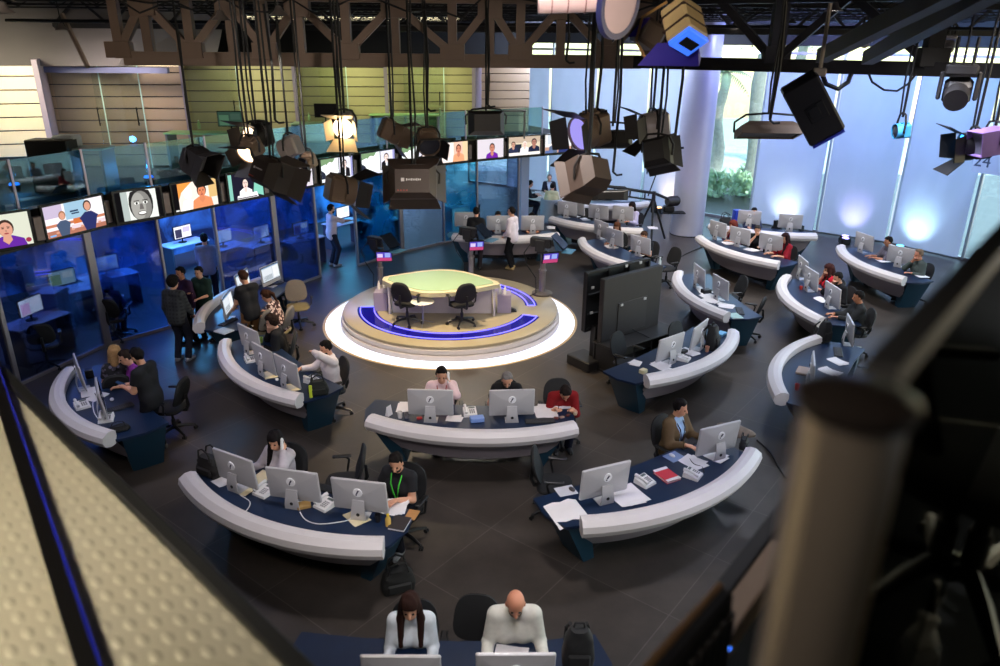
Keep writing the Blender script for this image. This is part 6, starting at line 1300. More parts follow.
# ------------------------------------------------------------------ steel truss
M_truss = mat('truss_brown', (104, 84, 70), .55, .1, var=.15, scale=3); M_truss_shaded = mat('truss_shaded', (40, 38, 40), .5, .2, var=.15)  # darker copy: the weaker light at the right is put into its colour
def bar(a, b, w, h, mb):
    a, b = Vector(a), Vector(b); d = (b - a); L = d.length; d.normalize(); up = Vector((0, 0, 1)) if abs(d.z) < .9 else Vector((0, 1, 0)); x = d.cross(up).normalized(); u = x.cross(d)
    V = [p + x * (sx * w / 2) + u * (sz * h / 2) for p in (a, b) for sx, sz in ((-1, -1), (1, -1), (1, 1), (-1, 1))]
    mb.add([tuple(v) for v in V], [(3, 2, 1, 0), (4, 5, 6, 7), (0, 1, 5, 4), (1, 2, 6, 5), (2, 3, 7, 6), (3, 0, 4, 7)])
zb = 5.55; zt_ = 6.42
def tp_(px, Y): v = atY(px, 60, Y); return Vector((v.x, v.y, 0))
tr = thing('roof_truss', 'long brown steel truss crossing the whole studio under the ceiling', 'truss', (0, 12, 0))
O = Vector((0, 12, 0)); k0 = tp_(126, 11.6) - O; k1 = tp_(640, 12.0) - O; k2 = tp_(1060, 9.2) - O
ch = MB(); bar((k0.x, k0.y, zb), (k1.x, k1.y, zb), .16, .19, ch); bar((k0.x, k0.y, zt_), (k1.x, k1.y, zt_), .16, .17, ch); ch.build('chord', M_truss, tr, smooth=False)
ch = MB(); bar((k1.x - .1, k1.y, zb), (k2.x, k2.y, zb), .16, .17, ch); bar((k1.x, k1.y, zt_), (k2.x, k2.y, zt_), .16, .17, ch); ch.build('chord', M_truss_shaded, tr, smooth=False, label='right half of the truss chords with shade painted in')
bots = [132, 200, 271, 350, 453, 520, 607, 690]; tops = [160, 240, 305, 397, 490, 560, 650]
def on(px):
    if px <= 640: u = (tp_(px, 11.9) - O); f = (u.x - k0.x) / (k1.x - k0.x); return k0.lerp(k1, f)
    f = min(max((px - 640) / 420, 0), 1); return k1.lerp(k2, f ** 1.08)
for i, px in enumerate(bots):
    p = on(px)
    g = MB(); g.box((p.x, p.y - .03, zb + .12), (.36, .15, .22), .004); g.build('gusset', M_truss, tr, smooth=False)
    for tpx in (tops[i - 1] if i else None, tops[i] if i < len(tops) else None):
        if tpx is None: continue
        q = on(tpx); m = MB(); bar((p.x, p.y, zb + .1), (q.x, q.y, zt_ - .1), .12, .11, m); m.build('brace', M_truss, tr, smooth=False)
    m = MB(); bar((p.x, p.y, zb), (p.x, p.y, zt_), .13, .12, m); m.build('upright', M_truss, tr, smooth=False)
for px in tops:
    q = on(px); g = MB(); g.box((q.x, q.y - .03, zt_ - .14), (.36, .15, .30), .004); g.build('gusset', M_truss, tr, smooth=False)
    m = MB(); bar((q.x, q.y, zb), (q.x, q.y, zt_), .13, .12, m); m.build('upright', M_truss, tr, smooth=False)
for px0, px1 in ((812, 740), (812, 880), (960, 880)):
    p, q = on(px0), on(px1); m = MB(); bar((p.x, p.y, zb + .05), (q.x, q.y, zt_), .11, .10, m); m.build('brace', M_truss_shaded, tr, smooth=False, label='brace with painted shade')
for px in (812, 960): p = on(px); m = MB(); bar((p.x, p.y, zb), (p.x, p.y, zt_), .2, .14, m); m.box((p.x, p.y - .04, zb + .14), (.36, .14, .22), .004); m.build('upright', M_truss_shaded, tr, smooth=False, label='upright with painted shade')
# two nearer dark girders running away over the right side
for i, (a, b, lb) in enumerate((((822, 56, 8.6), (960, -14, 5.5), 'dark slanting girder high at the right, left one of the pair'), ((868, 58, 8.8), (1010, -20, 5.2), 'dark slanting girder high at the right, right one of the pair'))):
    m = MB(); p, q = atY(*a), atY(*b); m.__class__; bar(p, q, .12, .14, m); tag(m.build('slanting_girder', M_truss_shaded, smooth=False), lb, 'girder')
# second truss farther back, seen over the first one
m = MB(); a, b = tp_(200, 17), tp_(1000, 17)
bar((a.x - 3, a.y, 6.05), (b.x + 2, b.y, 6.05), .1, .1, m); bar((a.x - 3, a.y, 6.6), (b.x + 2, b.y, 6.6), .1, .1, m)
x = a.x - 3
while x < b.x + 1: bar((x, a.y, 6.05), (x + .6, a.y, 6.6), .05, .05, m); bar((x + .6, a.y, 6.6), (x + 1.2, a.y, 6.05), .05, .05, m); x += 1.2
structure(m.build('trim_110', M_truss_shaded, smooth=False), 'farther dark truss')
# lighting pipes and cable trays
for i, (y, z, x0, x1) in enumerate(((8.4, 6.4, -9, 6), (9.8, 6.4, -9, 8), (11.0, 6.4, -10, 8), (14.6, 6.1, -9, 10), (18.0, 6.1, -6, 12), (21.5, 6.05, -3, 12))):
    m = MB().tube([(x0, y, z), (x1, y, z)], .03, 8); structure(m.build('trim_%d' % (120 + i), M_dark), 'dark lighting pipe below the ceiling')
rnd = random.Random(11)
for i in range(9):
    x0 = rnd.uniform(-6, 4); y = rnd.choice((9.8, 11.0, 12.0)); P_ = [(x0 + .32 * k, y - .05, 6.4 - rnd.uniform(.05, .32) * math.sin(PI * k / 7)) for k in range(8)]
    tag(MB().tube(P_, .012, 5).build('hanging_cable', M_black), 'black cable sagging between the ceiling pipes and the truss', 'cable', 'black cables sagging under the ceiling')
for i, (pts, lb) in enumerate((([(869, 74), (872, 82), (884, 90), (897, 91), (908, 84), (916, 74)], 'thin black cable sagging in a loop below the truss in front of the right curtains'), ([(822, 74), (826, 84), (838, 89), (848, 82), (851, 74)], 'black cable bundle looping beside the black loudspeaker box'))):
    P_ = [atY(x, y, 9.6) for x, y in pts]; tag(MB().tube(P_, .014 if i == 0 else .03, 6).build('hanging_cable', M_black), lb, 'cable')

# ------------------------------------------------------------------ hanging studio lights
M_tan = mat('fixture_tan', (120, 100, 84), .45, .2, var=.15); M_fx = mat('fixture_black', (30, 27, 27), .5, .1, var=.2); M_sil = mat('fixture_silver', (186, 176, 172), .35, .5, var=.08); M_lens = mat('lens_glass', (60, 62, 74), .1)
LAMPS = []
def hang(t, loc, top=6.45, r=.016, dx=0):
    MB().tube([(0, 0, .16), (dx * .3, 0, (top - loc.z) * .4), (dx, 0, top - loc.z)], r, 6).build('pole', M_dark, t)
    m = MB(); m.tube([(.03, .02, .2), (.05 + dx * .3, .03, (top - loc.z) * .35), (.02 + dx * .6, .04, (top - loc.z) * .7), (dx + .04, .02, top - loc.z)], .012, 6); m.build('power_cable', M_black, t)
def yoke(t, w, tilt): MB().tube([(-w, 0, -.02), (-w * 1.02, 0, .10), (-w * .7, 0, .19), (0, 0, .21), (w * .7, 0, .19), (w * 1.02, 0, .10), (w, 0, -.02)], .014, 6).build('yoke', M_fx, t)
def fresnel(px, py, Y, head, tilt, s, label, body=None, door=None, lit=None, top=6.45, doors=True, gel=None, box=True):
    """round bodied studio spotlight with four barn doors; local +y is the beam"""
    loc = atY(px, py, Y); t = thing('studio_spotlight', label, 'light', loc, R_(head), 'studio lights hung from the grid'); Rt = Euler((-R_(tilt), 0, 0)); body = body or M_fx; door = door or M_fx
    if top: hang(t, loc, top)
    yoke(t, .19 * s, tilt)
    b = MB().at((0, 0, 0), Rt); b.M = b.M @ Matrix.Rotation(-PI / 2, 4, 'X'); b.lathe([(0, -.02 * s), (.16 * s, -.02 * s), (.18 * s, 0), (.18 * s, .13 * s), (.165 * s, .13 * s), (.165 * s, .10 * s)], 22)
    b.M = Rt.to_matrix().to_4x4()
    if box: b.box((0, -.10 * s, 0), (.30 * s, .22 * s, .32 * s), .03 * s); b.box((0, -.10 * s, .175 * s), (.20 * s, .16 * s, .03 * s), .008)
    else: b.M = b.M @ Matrix.Rotation(-PI / 2, 4, 'X'); b.lathe([(0, -.22 * s), (.10 * s, -.22 * s), (.145 * s, -.18 * s), (.155 * s, -.02 * s)], 22)
    b.build('lamp_body', body, t)
    b = MB().at((0, 0, 0), Rt); b.M = b.M @ Matrix.Rotation(-PI / 2, 4, 'X'); b.lathe([(0, .135 * s), (.08 * s, .128 * s), (.164 * s, .105 * s)], 22); b.build('lens', lit or M_lens, t)
    if doors:
        for k, ln in enumerate((.26, .26, .18, .18)):
            d = MB().at((0, 0, 0), Rt); d.M = d.M @ Matrix.Rotation(PI / 2 * (0, 2, 1, 3)[k], 4, 'Y'); w0, w1 = .17 * s, (.26 if k < 2 else .15) * s; op = .55
            y0, z0 = .135 * s, .17 * s; y1, z1 = y0 + ln * s * math.cos(op), z0 + ln * s * math.sin(op)
            d.add([(-w0, y0, z0), (w0, y0, z0), (w1, y1, z1), (-w1, y1, z1), (-w0, y0 + .006, z0 - .006), (w0, y0 + .006, z0 - .006), (w1, y1 + .006, z1 - .006), (-w1, y1 + .006, z1 - .006)], [(0, 1, 2, 3), (7, 6, 5, 4), (0, 4, 5, 1), (1, 5, 6, 2), (2, 6, 7, 3), (3, 7, 4, 0)]); d.build('barn_door', door, t, smooth=False)
    if gel:
        d = MB().at((0, 0, 0), Rt); d.box((0, .34 * s, -.30 * s), (.5 * s, .01, .26 * s), rot=(.7, 0, 0)); d.build('blue_gel', gel, t, label='deep blue gel sheet')
    return t, loc
def softbox(px, py, Y, head, tilt, w, h, d, label, body=None, lit=None, top=6.45, mark=False, doors=.4, roll=0):
    """box shaped soft light with four big flaps; local +y is the beam"""
    loc = atY(px, py, Y); t = thing('soft_light', label, 'light', loc, R_(head), 'studio lights hung from the grid'); Rt = Euler((-R_(tilt), R_(roll), 0), 'XYZ'); body = body or M_fx
    if top: hang(t, loc, top)
    yoke(t, w * .56, tilt)
    b = MB().at((0, 0, 0), Rt); f0 = [(-w * .36, -d * .6, -h * .34), (w * .36, -d * .6, -h * .34), (w * .36, -d * .6, h * .34), (-w * .36, -d * .6, h * .34)]; f1 = [(-w / 2, -d * .2, -h / 2), (w / 2, -d * .2, -h / 2), (w / 2, -d * .2, h / 2), (-w / 2, -d * .2, h / 2)]; f2 = [(x, d * .4, z) for x, y, z in f1]; f3 = [(x * .93, d * .4, z * .93) for x, y, z in f1]; f4 = [(x * .93, d * .25, z * .93) for x, y, z in f1]
    b.loft([f0, f1, f2, f3, f4]); b.build('lamp_body', body, t, smooth=False)
    p = MB().at((0, 0, 0), Rt); p.quad((-w * .46, d * .27, -h * .46), (w * .46, d * .27, -h * .46), (w * .46, d * .27, h * .46), (-w * .46, d * .27, h * .46)); p.build('diffuser', lit or mat('diffuser_grey', (120, 120, 128), .5), t, smooth=False)
    if doors:
        for k in range(4):
            q = MB().at((0, 0, 0), Rt); hw = (w if k < 2 else h) / 2; o_ = (h if k < 2 else w) / 2; q.M = q.M @ Matrix.Rotation(PI / 2 * (0, 2, 1, 3)[k], 4, 'Y'); y0 = d * .4; ln = doors * min(w, h) * 1.6; y1, z1 = y0 + ln * .86, o_ + ln * .42; w1 = hw * 1.18
            q.add([(-hw, y0, o_), (hw, y0, o_), (w1, y1, z1), (-w1, y1, z1), (-hw, y0, o_ - .012), (hw, y0, o_ - .012), (w1, y1, z1 - .012), (-w1, y1, z1 - .012)], [(0, 1, 2, 3), (7, 6, 5, 4), (0, 4, 5, 1), (1, 5, 6, 2), (2, 6, 7, 3), (3, 7, 4, 0)]); q.build('barn_door', body, t, smooth=False)
    if mark:
        q = MB().at((0, 0, 0), Rt); y = -d * .602; mw = mat('mark_white', (220, 214, 210), .5, var=0)
        q.box((-w * .20, y, h * .04), (w * .07, .006, w * .07))
        for k in range(9): q.box((-w * .12 + k * w * .036, y, h * .04), (w * .022, .006, w * (.036 if k % 3 else .05)))
        q.build('printed_mark', mw, t, smooth=False); r = MB().at((0, 0, 0), Rt)
        for k in range(4): r.box((-w * .30 + k * w * .06, y, -h * .27), (w * .025, .02, w * .025))
        r.build('switches', mat('switch_red', (170, 50, 30), .4, var=0), t)
    return t, loc
warm = glow('lamp_warm', (255, 226, 178), 14); warm2 = glow('lamp_warm_dim', (255, 220, 180), 4.5); pale = glow('lamp_pale', (150, 140, 220), 1.3)
softbox(195, 160, 10.4, -110, 28, .30, .34, .26, 'small black box light with open flaps hanging above the two faces television', top=6.45)
fresnel(257, 136, 10.6, 150, 10, .95, 'black spotlight with a bright lamp, in the cluster left of the glowing light', lit=warm2, body=M_fx)
fresnel(250, 150, 10.2, 160, 30, .8, 'smaller warm lit spotlight at the lower left of the cluster', body=M_tan, lit=warm2)
fresnel(289, 148, 10.6, 75, 22, .8, 'silver spotlight with a round yoke right of the cluster', body=M_sil, door=M_tan, doors=False)
softbox(272, 174, 8.8, -38, 22, .38, .34, .34, 'big black soft light with a white mark, in front of the mint background television', mark=True, doors=.36, roll=10, body=mat('softbox_dark', (52, 42, 38), .55, .1, var=.15))
fresnel(307, 162, 11.0, 150, 20, .62, 'small brown spotlight before the purple clad television left of the split pictures', body=M_tan)
t, loc = fresnel(345, 126, 9.8, 176, 14, .78, 'glowing warm spotlight with silver doors facing the viewer', body=M_sil, door=mat('door_cream', (226, 206, 170), .4, .2), lit=warm); LAMPS.append(loc)
fresnel(392, 132, 11.0, -70, 25, .85, 'tan spotlight with flaps to the right of the glowing light', body=M_tan, door=M_tan)
fresnel(428, 142, 10.8, 200, 30, .9, 'brown spotlight with wide dark doors above the right split picture television', body=M_tan, door=M_fx)
softbox(486, 123, 11.2, 8, 8, .52, .34, .30, 'dark curved soft light at the top right of the balustrade', body=M_fx, doors=0)
softbox(413, 182, 9.0, 4, 14, .56, .40, .32, 'big brown soft light with a white mark and black flaps, above the podium', body=mat('softbox_brown', (66, 53, 46), .55, .1, var=.15), mark=True, doors=.42)
fresnel(343, 190, 9.6, -60, 14, 1.0, 'large tan spotlight hanging low in front of the teal glass', body=M_tan, door=M_fx)
fresnel(588, 131, 9.2, 125, 12, 1.15, 'brown spotlight with a violet tinted lens beside the strip light', body=M_tan, lit=pale)
softbox(612, 139, 9.8, 10, 20, .52, .22, .16, 'black strip light hanging right of the violet tinted spotlight', doors=0)
softbox(588, 175, 7.4, 40, 30, .34, .32, .30, 'very large brown soft light hanging in front of the camera crane', body=mat('softbox_brown', (66, 53, 46), .55, .1, var=.15), doors=.22, roll=14)
fresnel(652, 126, 9.4, 100, 10, .92, 'dark spotlight with spread doors, right of the strip light', body=M_sil)
softbox(657, 152, 8.8, -28, 16, .32, .32, .20, 'tilted black soft light below the dark spread door spotlight', roll=-16, doors=.3)
softbox(768, 131, 9.4, 180, 70, .74, .30, .16, 'long brown tray light in front of the uncovered window', body=M_tan, doors=0)
# black loudspeaker like box, moving heads
loc = atY(812, 108, 7.8); t = thing('loudspeaker_box', 'big black loudspeaker box hanging askew before the curtain', 'loudspeaker', loc, R_(-18)); b = MB().at((0, 0, 0), (R_(8), R_(-34), 0)); b.box((0, 0, 0), (.36, .34, .62), .02); b.build('cabinet', M_fx, t); b = MB().at((0, 0, 0), (R_(8), R_(-34), 0)); b.box((.02, -.175, -.02), (.18, .02, .18), .006); b.box((.0, -.185, .0), (.1, .03, .1), .004); b.build('rear_plate', M_black, t); b = MB().at((0, 0, 0), (R_(8), R_(-34), 0)); b.box((0, -.02, -.325), (.32, .28, .03), .004); b.build('blue_rim', mat('rim_blue', (50, 60, 190), .4), t); b = MB(); b.box((.02, 0, .34), (.12, .08, .08), .01); b.tube([(.02, 0, .3), (.02, 0, 6.2 - loc.z)], .02, 6); b.build('bracket', mat('clamp_cream', (190, 170, 140), .5), t)
def mover(px, py, Y, head, tilt, s, label, body=M_fx, lens=None):
    loc = atY(px, py, Y); t = thing('moving_head_light', label, 'light', loc, R_(head)); b = MB(); b.box((0, 0, .26 * s), (.34 * s, .26 * s, .12 * s), .02); b.build('base', body, t)
    for q in (-1, 1): MB().box((q * .19 * s, 0, .08 * s), (.05 * s, .14 * s, .32 * s), .015).build('arm', body, t)
    b = MB().at((0, 0, 0), (-R_(tilt), 0, 0)); b.box((0, -.06 * s, 0), (.30 * s, .24 * s, .28 * s), .05 * s); b.M = b.M @ Matrix.Rotation(-PI / 2, 4, 'X'); b.lathe([(.14 * s, .04 * s), (.13 * s, .22 * s), (.11 * s, .22 * s)], 20); b.build('head', body, t)
    b = MB().at((0, 0, 0), (-R_(tilt), 0, 0)); b.M = b.M @ Matrix.Rotation(-PI / 2, 4, 'X'); b.lathe([(0, .215 * s), (.112 * s, .20 * s)], 20); b.build('lens', lens or M_lens, t)
    
    for q in (-1, 1): MB().tube([(q * .1 * s, 0, .3 * s), (q * .1 * s, 0, .62 * s)], .02, 6).build('clamp', M_dark, t)
    MB().tube([(0, 0, .3 * s), (0, 0, 6.5 - loc.z)], .014, 6).build('pole', M_dark, t); return t
mover(957, 93, 8.8, 150, 20, .95, 'black moving head light under the truss at the right')
# purple and blue pair at the right frame edge with a white tube ladder
fresnel(972, 146, 8.4, 80, 8, .85, 'black spotlight with wide doors by the right frame edge', lit=glow('lens_blue', (60, 160, 255), 5))
softbox(992, 141, 8.2, 95, 10, .26, .26, .5, 'lilac bodied light cut by the right frame edge', body=mat('fixture_lilac', (150, 118, 180), .4, .2), doors=0)
fresnel(900, 131, 9.2, 90, 5, .5, 'small cyan lit spotlight on a thin stem before the farther right curtains', body=mat('fixture_cyan', (70, 160, 210), .4, .1), doors=False)
# top centre: light with blue gel, drum lamp
loc = atY(684, 24, 6.2); t = thing('floodlight', 'yellow sided floodlight with a blue glowing front above the truss', 'light', loc, R_(-40))
b = MB().at((0, 0, 0), (R_(-24), R_(-34), 0)); b.box((0, 0, 0), (.22, .26, .30), .02); b.build('lamp_body', mat('body_cream', (216, 190, 140), .45, var=.1), t)
b = MB().at((0, 0, 0), (R_(-24), R_(-34), 0)); 
for z in (-.06, .06): b.box((0, -.005, z), (.23, .27, .012))
b.build('dark_band', mat('band_brown', (60, 40, 36), .5), t); b = MB().at((0, 0, 0), (R_(-24), R_(-34), 0)); b.box((0, 0, -.165), (.20, .24, .04), .006); b.build('blue_front', mat('front_blue', (60, 110, 240), .4, emit=(60, 120, 255), estr=1.0), t); b = MB().at((0, 0, 0), (R_(-24), R_(-34), 0)); b.box((0, -.0, -.188), (.08, .16, .01)); b.build('dark_slot', M_black, t)
MB().tube([(-.16, 0, .16), (-.34, -.05, .05), (-.38, -.05, -.12), (-.28, -.05, -.26), (-.2, -.02, -.30)], .012, 6).build('curved_yoke', mat('yoke_gold', (196, 150, 90), .4, .4), t); MB().tube([(0, 0, .16), (0, 0, 6.5 - loc.z)], .02, 6).build('pole', M_dark, t)
g = MB(); q = atY(672, 58, 6.3); gg = [(-.27, 0, -.06), (.22, 0, -.06), (.23, 0, -.0), (.20, .02, .12), (-.12, .02, .11)]; g.poly(gg); g.poly([(x, y + .006, z) for x, y, z in gg][::-1]); o = g.build('gel_sheet', mat('gel_blue', (52, 40, 150), .35), smooth=False); o.location = q; tag(o, 'deep blue gel sheet hanging over the truss below the floodlight', 'gel sheet')
g = MB(); q = atY(646, 28, 6.4); gg = [(-.14, 0, -.07), (-.06, 0, -.06), (.03, 0, .08), (-.02, 0, .07)]; g.poly(gg); g.poly([(x, y + .006, z) for x, y, z in gg][::-1]); o = g.build('gel_sheet', mat('gel_violet', (70, 50, 170), .35), smooth=False); o.location = q; tag(o, 'small violet gel sheet behind the curved yoke of the floodlight', 'gel sheet')
q = atY(648, 34, 6.5); o = MB().box((0, 0, 0), (.22, .2, .2), .03, rot=(0, .5, .3)).build('lamp_housing', mat('housing_brown', (66, 54, 44), .5)); o.location = q; tag(o, 'brown lamp housing beside the yellow sided floodlight', 'light')
q = atY(570, 1, 5.6); t = thing('drum_light', 'long pale cylinder light with a dark rimmed disc at the top edge', 'light', q)
b = MB(); b.tube([(-.22, 0, .0), (.24, -.0, .02)], .085, 28); b.build('cylinder', mat('drum_pink', (206, 180, 186), .45, var=.04), t); 
for x in (-.13, -.02, .10): MB().tube([(x, 0, .005), (x + .008, 0, .005)], .0865, 28).build('seam', mat('seam_brown', (120, 80, 80), .5), t)
dr = tuple(Vector((.72, -.66, -.14)).to_track_quat('Z', 'Y').to_euler()); b = MB().at((.33, -.05, -.02), dr); b.lathe([(0, .014), (.19, .014), (.20, .0), (0, -.01)], 36); b.build('disc', mat('drum_pink', (206, 180, 186), .45), t); dr = tuple(Vector((.72, -.66, -.14)).to_track_quat('Z', 'Y').to_euler()); b = MB().at((.33, -.05, -.02), dr); b.lathe([(.185, .018), (.225, .02), (.23, -.02), (.19, -.02)], 36, cap=False); b.build('rim', mat('rim_navy', (46, 50, 100), .4), t)
# ceiling downlights
def make_down(label):
    t = thing('ceiling_downlight', label, 'light', group='small lamps under the ceiling'); MB().lathe([(0, .10), (.03, .10), (.05, .05), (.11, .0), (.105, .0), (.04, .05), (0, .06)], 18).build('shade', mat('shade_grey', (120, 112, 108), .4, .5), t); MB().lathe([(0, .006), (.095, .006), (.095, .010), (0, .010)], 18).build('bulb', glow('down_bulb', (255, 240, 224), 10), t); MB().tube([(0, 0, .09), (0, 0, .7)], .008, 5).build('stem', M_dark, t); return t
nm = ['at the top left corner', 'first over the grey soffit', 'second over the grey soffit', 'hanging before the left end of the truss', 'above the glowing light, left', 'at the top edge in the middle', 'far over the right end of the brown boards', 'far over the curtains left of the floodlight', 'over the column, left of two', 'over the uncovered window, right of two', 'over the tall palm, high', 'far right over the clerestory, orange', 'by the slanting girder pair', 'over the right curtains, far', 'deep over the left truss end', 'beside the first girder']
for (px, py, Y), lb in zip(((4, 13, 8), (62, 30, 13), (118, 32, 13), (221, 20, 9), (279, 15, 9.5), (621, 1.5, 8), (509, 29, 18), (575, 30, 20), (734, 28, 17), (771, 32, 18), (792, 23, 19), (919, 34, 21), (834, 11, 10), (877, 34, 20), (247, 31, 20), (690, 33, 22)), nm):
    p = atY(px, py, Y); proto('downlight', make_down, 'small ceiling lamp ' + lb, p, 0, 'small lamps under the ceiling')
for px, py, Y, lb in ((895, 44, 15, 'left of the clerestory post'), (949, 46, 15, 'above the black moving head light'), (865, 40, 14, 'with a warm glow between the girders')): mover(px, py, Y, 160, 30, .6, 'small silver moving head light ' + lb, body=M_sil, lens=pale if px != 865 else warm2)
q = atY(728, 84, 8.2); 
for i, (px, y0, y1, Y, lb) in enumerate(((566, 68, 66, 11, ''),)): pass
# bare hanging pipes and poles
for px, y1, Y, lb in ((597, 108, 9.0, 'beside the violet tinted spotlight'), (613, 172, 9.6, 'running down past the strip light'), (674, 145, 9.2, 'with a small hook right of the tilted soft light'), (770, 120, 9.2, 'over the long brown tray light'), (427, 108, 10.6, 'before the yellow green boards'), (566, 60, 11, 'short, at the centre of the truss'), (275, 120, 10.4, 'left of the glowing light'), (487, 104, 11.0, 'over the dark curved soft light')):
    a = atY(px, y1, Y); m = MB(); m.tube([(0, 0, 0), (.03, 0, (6.2 - a.z) * .5), (0, 0, 6.25 - a.z)], .018, 6); m.tube([(0, 0, 0), (.05, 0, -.04), (.12, 0, -.03)], .014, 5); o = m.build('hanging_pole', M_dark); o.location = a; tag(o, 'thin black hanging pole ' + lb, 'pole')
# uplights at the foot of the curtains
def make_up(label, rgb=None):
    t = thing('uplight', label, 'light', group='uplights at the foot of the curtains'); MB().box((0, 0, .13), (.28, .22, .20), .03).build('housing', M_black, t); MB().lathe([(0, .232), (.10, .232), (.11, .22)], 18).build('lens', glow('uplens_%d' % (rgb or (0,))[0], rgb or (200, 220, 255), 6), t); MB().tube([(-.17, 0, .14), (-.17, 0, .02), (.17, 0, .02), (.17, 0, .14)], .014, 6).build('bracket', M_black, t); return t
# camera crane
j0 = atY(592, 184, 21.5); j1 = atY(673, 201, 23.2); jm = atY(654, 193, 22.9)
cr = thing('camera_crane', 'black camera crane arm on a tripod left of the round column', 'camera crane', (jm.x, jm.y, 0)); D = lambda v: (v.x - jm.x, v.y - jm.y, v.z)
m = MB(); m.tube([D(j0), D(jm), D(j1)], .045, 8); a2 = j0 - Vector((0, 0, .22)); m2 = jm - Vector((0, 0, .22)); m.tube([D(a2), D(m2)], .03, 6); 
for f in (.1, .35, .6, .85): q = j0.lerp(jm, f); m.tube([D(q), D(q - Vector((0, 0, .22)))], .025, 6)
m.build('arm', M_black, cr); q = D(j1); m = MB(); m.at(q, (0, PI / 2, .4)); m.lathe([(0, -.22), (.13, -.22), (.16, -.1), (.16, .14), (.12, .16), (.12, .2), (0, .2)], 20); m.build('camera_head', M_fx, cr); m = MB(); m.box((q[0] - .12, q[1], q[2] - .24), (.34, .25, .18), .03); m.box((q[0] + .05, q[1], q[2] - .36), (.7, .35, .03), .005); m.build('remote_tray', M_dark, cr)
for k in range(3): a = 2 * PI * k / 3 + .4; MB().tube([(0, 0, jm.z - .15), (.55 * math.cos(a), .55 * math.sin(a), .02)], .035, 8).build('leg', M_black, cr)
MB().tube([(0, 0, jm.z + .05), (0, 0, jm.z - .6)], .06, 10).build('post', M_black, cr); q = D(j0); MB().box((q[0] + .1, q[1], q[2]), (.3, .25, .25), .02).build('counterweight', M_dark, cr)
o = MB().tube([(0, 0, 0), (.32, 0, 1.1)], .02, 6).build('microphone_pole', M_black); o.location = atY(648, 196, 22.6); tag(o, 'thin black pole rising from the camera crane', 'pole')
a = atY(612, 192, 18.5); softbox(610, 195, 17.5, 5, 0, .86, .24, .16, 'long black panel light with a yellow mark under the crane arm', doors=0, top=None)
# ------------------------------------------------------------------ the catwalk the viewer stands on
ZC = 4.30
def tread():
    m = bpy.data.materials.new('tread_plate'); m.use_nodes = True; nt = m.node_tree; n = nt.nodes; l = nt.links; b = n['Principled BSDF']; b.inputs['Metallic'].default_value = .35; b.inputs['Roughness'].default_value = .5
    tc = n.new('ShaderNodeTexCoord'); nz = n.new('ShaderNodeTexNoise'); nz.inputs['Scale'].default_value = 3; l.new(tc.outputs['Object'], nz.inputs['Vector']); mx = n.new('ShaderNodeMix'); mx.data_type = 'RGBA'; mx.inputs[6].default_value = (*lin((190, 184, 166)), 1); mx.inputs[7].default_value = (*lin((204, 194, 170)), 1); l.new(nz.outputs['Fac'], mx.inputs[0]); l.new(mx.outputs[2], b.inputs['Base Color']); return m
e0 = at(291, 668, ZC); e1 = at(-40, 336, ZC); d = Vector((e1.x - e0.x, e1.y - e0.y, 0)).normalized(); nrm = Vector((-d.y, d.x, 0)); nrm = -nrm if nrm.x > 0 else nrm
L = 4.6; o = e0 - d * .35; ang = math.atan2(d.y, d.x)
Mt = tread()
cwk = MB(); Wd = 2.0
cwk.add([tuple(p) for p in (o, o + d * L, o + d * L + nrm * Wd, o + nrm * Wd)] + [tuple(p - Vector((0, 0, .05))) for p in (o, o + d * L, o + d * L + nrm * Wd, o + nrm * Wd)], [(3, 2, 1, 0), (4, 5, 6, 7), (0, 1, 5, 4), (1, 2, 6, 5), (2, 3, 7, 6), (3, 0, 4, 7)])
t = thing('catwalk_deck', 'pale embossed metal tread plate of the catwalk at the lower left', 'walkway', o); cwk.v = [tuple(Vector(v) - o) for v in cwk.v]; cwk.build('plate', Mt, t, smooth=False)
bm_ = MB(); st = .085; rr = 0
ux, uy = d, nrm
for i in range(int(4.4 / st)):
    for j in range(int(1.7 / (st * .62))):
        s = .05 + i * st + (st / 2 if j % 2 else 0); w = .02 + j * st * .62
        p = ux * s + uy * w; r_ = .027; hh = .0028
        a = (ux * 1 + uy * .0).normalized(); b_ = uy
        pts = [(p + a * (r_ * 1.15 * math.cos(k * PI / 4)) + b_ * (r_ * .62 * math.sin(k * PI / 4))) for k in range(8)]
        top = [(p + a * (r_ * .7 * math.cos(k * PI / 4)) + b_ * (r_ * .36 * math.sin(k * PI / 4))) for k in range(8)]
        bm_.add([(q.x, q.y, .0003) for q in pts] + [(q.x, q.y, hh) for q in top], [(k, (k + 1) % 8, 8 + (k + 1) % 8, 8 + k) for k in range(8)] + [tuple(range(8, 16))])
bm_.build('embossing', Mt, t, angle=1.2)
ed = MB(); ed.at((0, 0, 0), (0, 0, ang)); ed.box((L / 2, -.02 if False else -.012, -.05), (L, .05, .16), .006); ed.build('edge_channel', M_black, t)
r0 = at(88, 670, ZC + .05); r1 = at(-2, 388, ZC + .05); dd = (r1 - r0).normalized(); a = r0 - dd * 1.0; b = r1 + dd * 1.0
rl = thing('floor_rail', 'dark rail with a painted blue highlight running along the tread plate', 'rail', a); m = MB(); bar(Vector((0, 0, .0)), b - a, .046, .05, m); m.build('rail_profile', mat('rail_black', (22, 20, 22), .35, .5), rl, smooth=False); sd_ = dd.cross(Vector((0, 0, 1))).normalized(); m = MB(); bar(sd_ * .027 + Vector((0, 0, .003)), b - a + sd_ * .027 + Vector((0, 0, .003)), .008, .046, m); m.build('painted_highlight', mat('highlight_blue', (44, 52, 190), .25, .3), rl, smooth=False)  # thin blue strip paints a reflected highlight on the rail's side
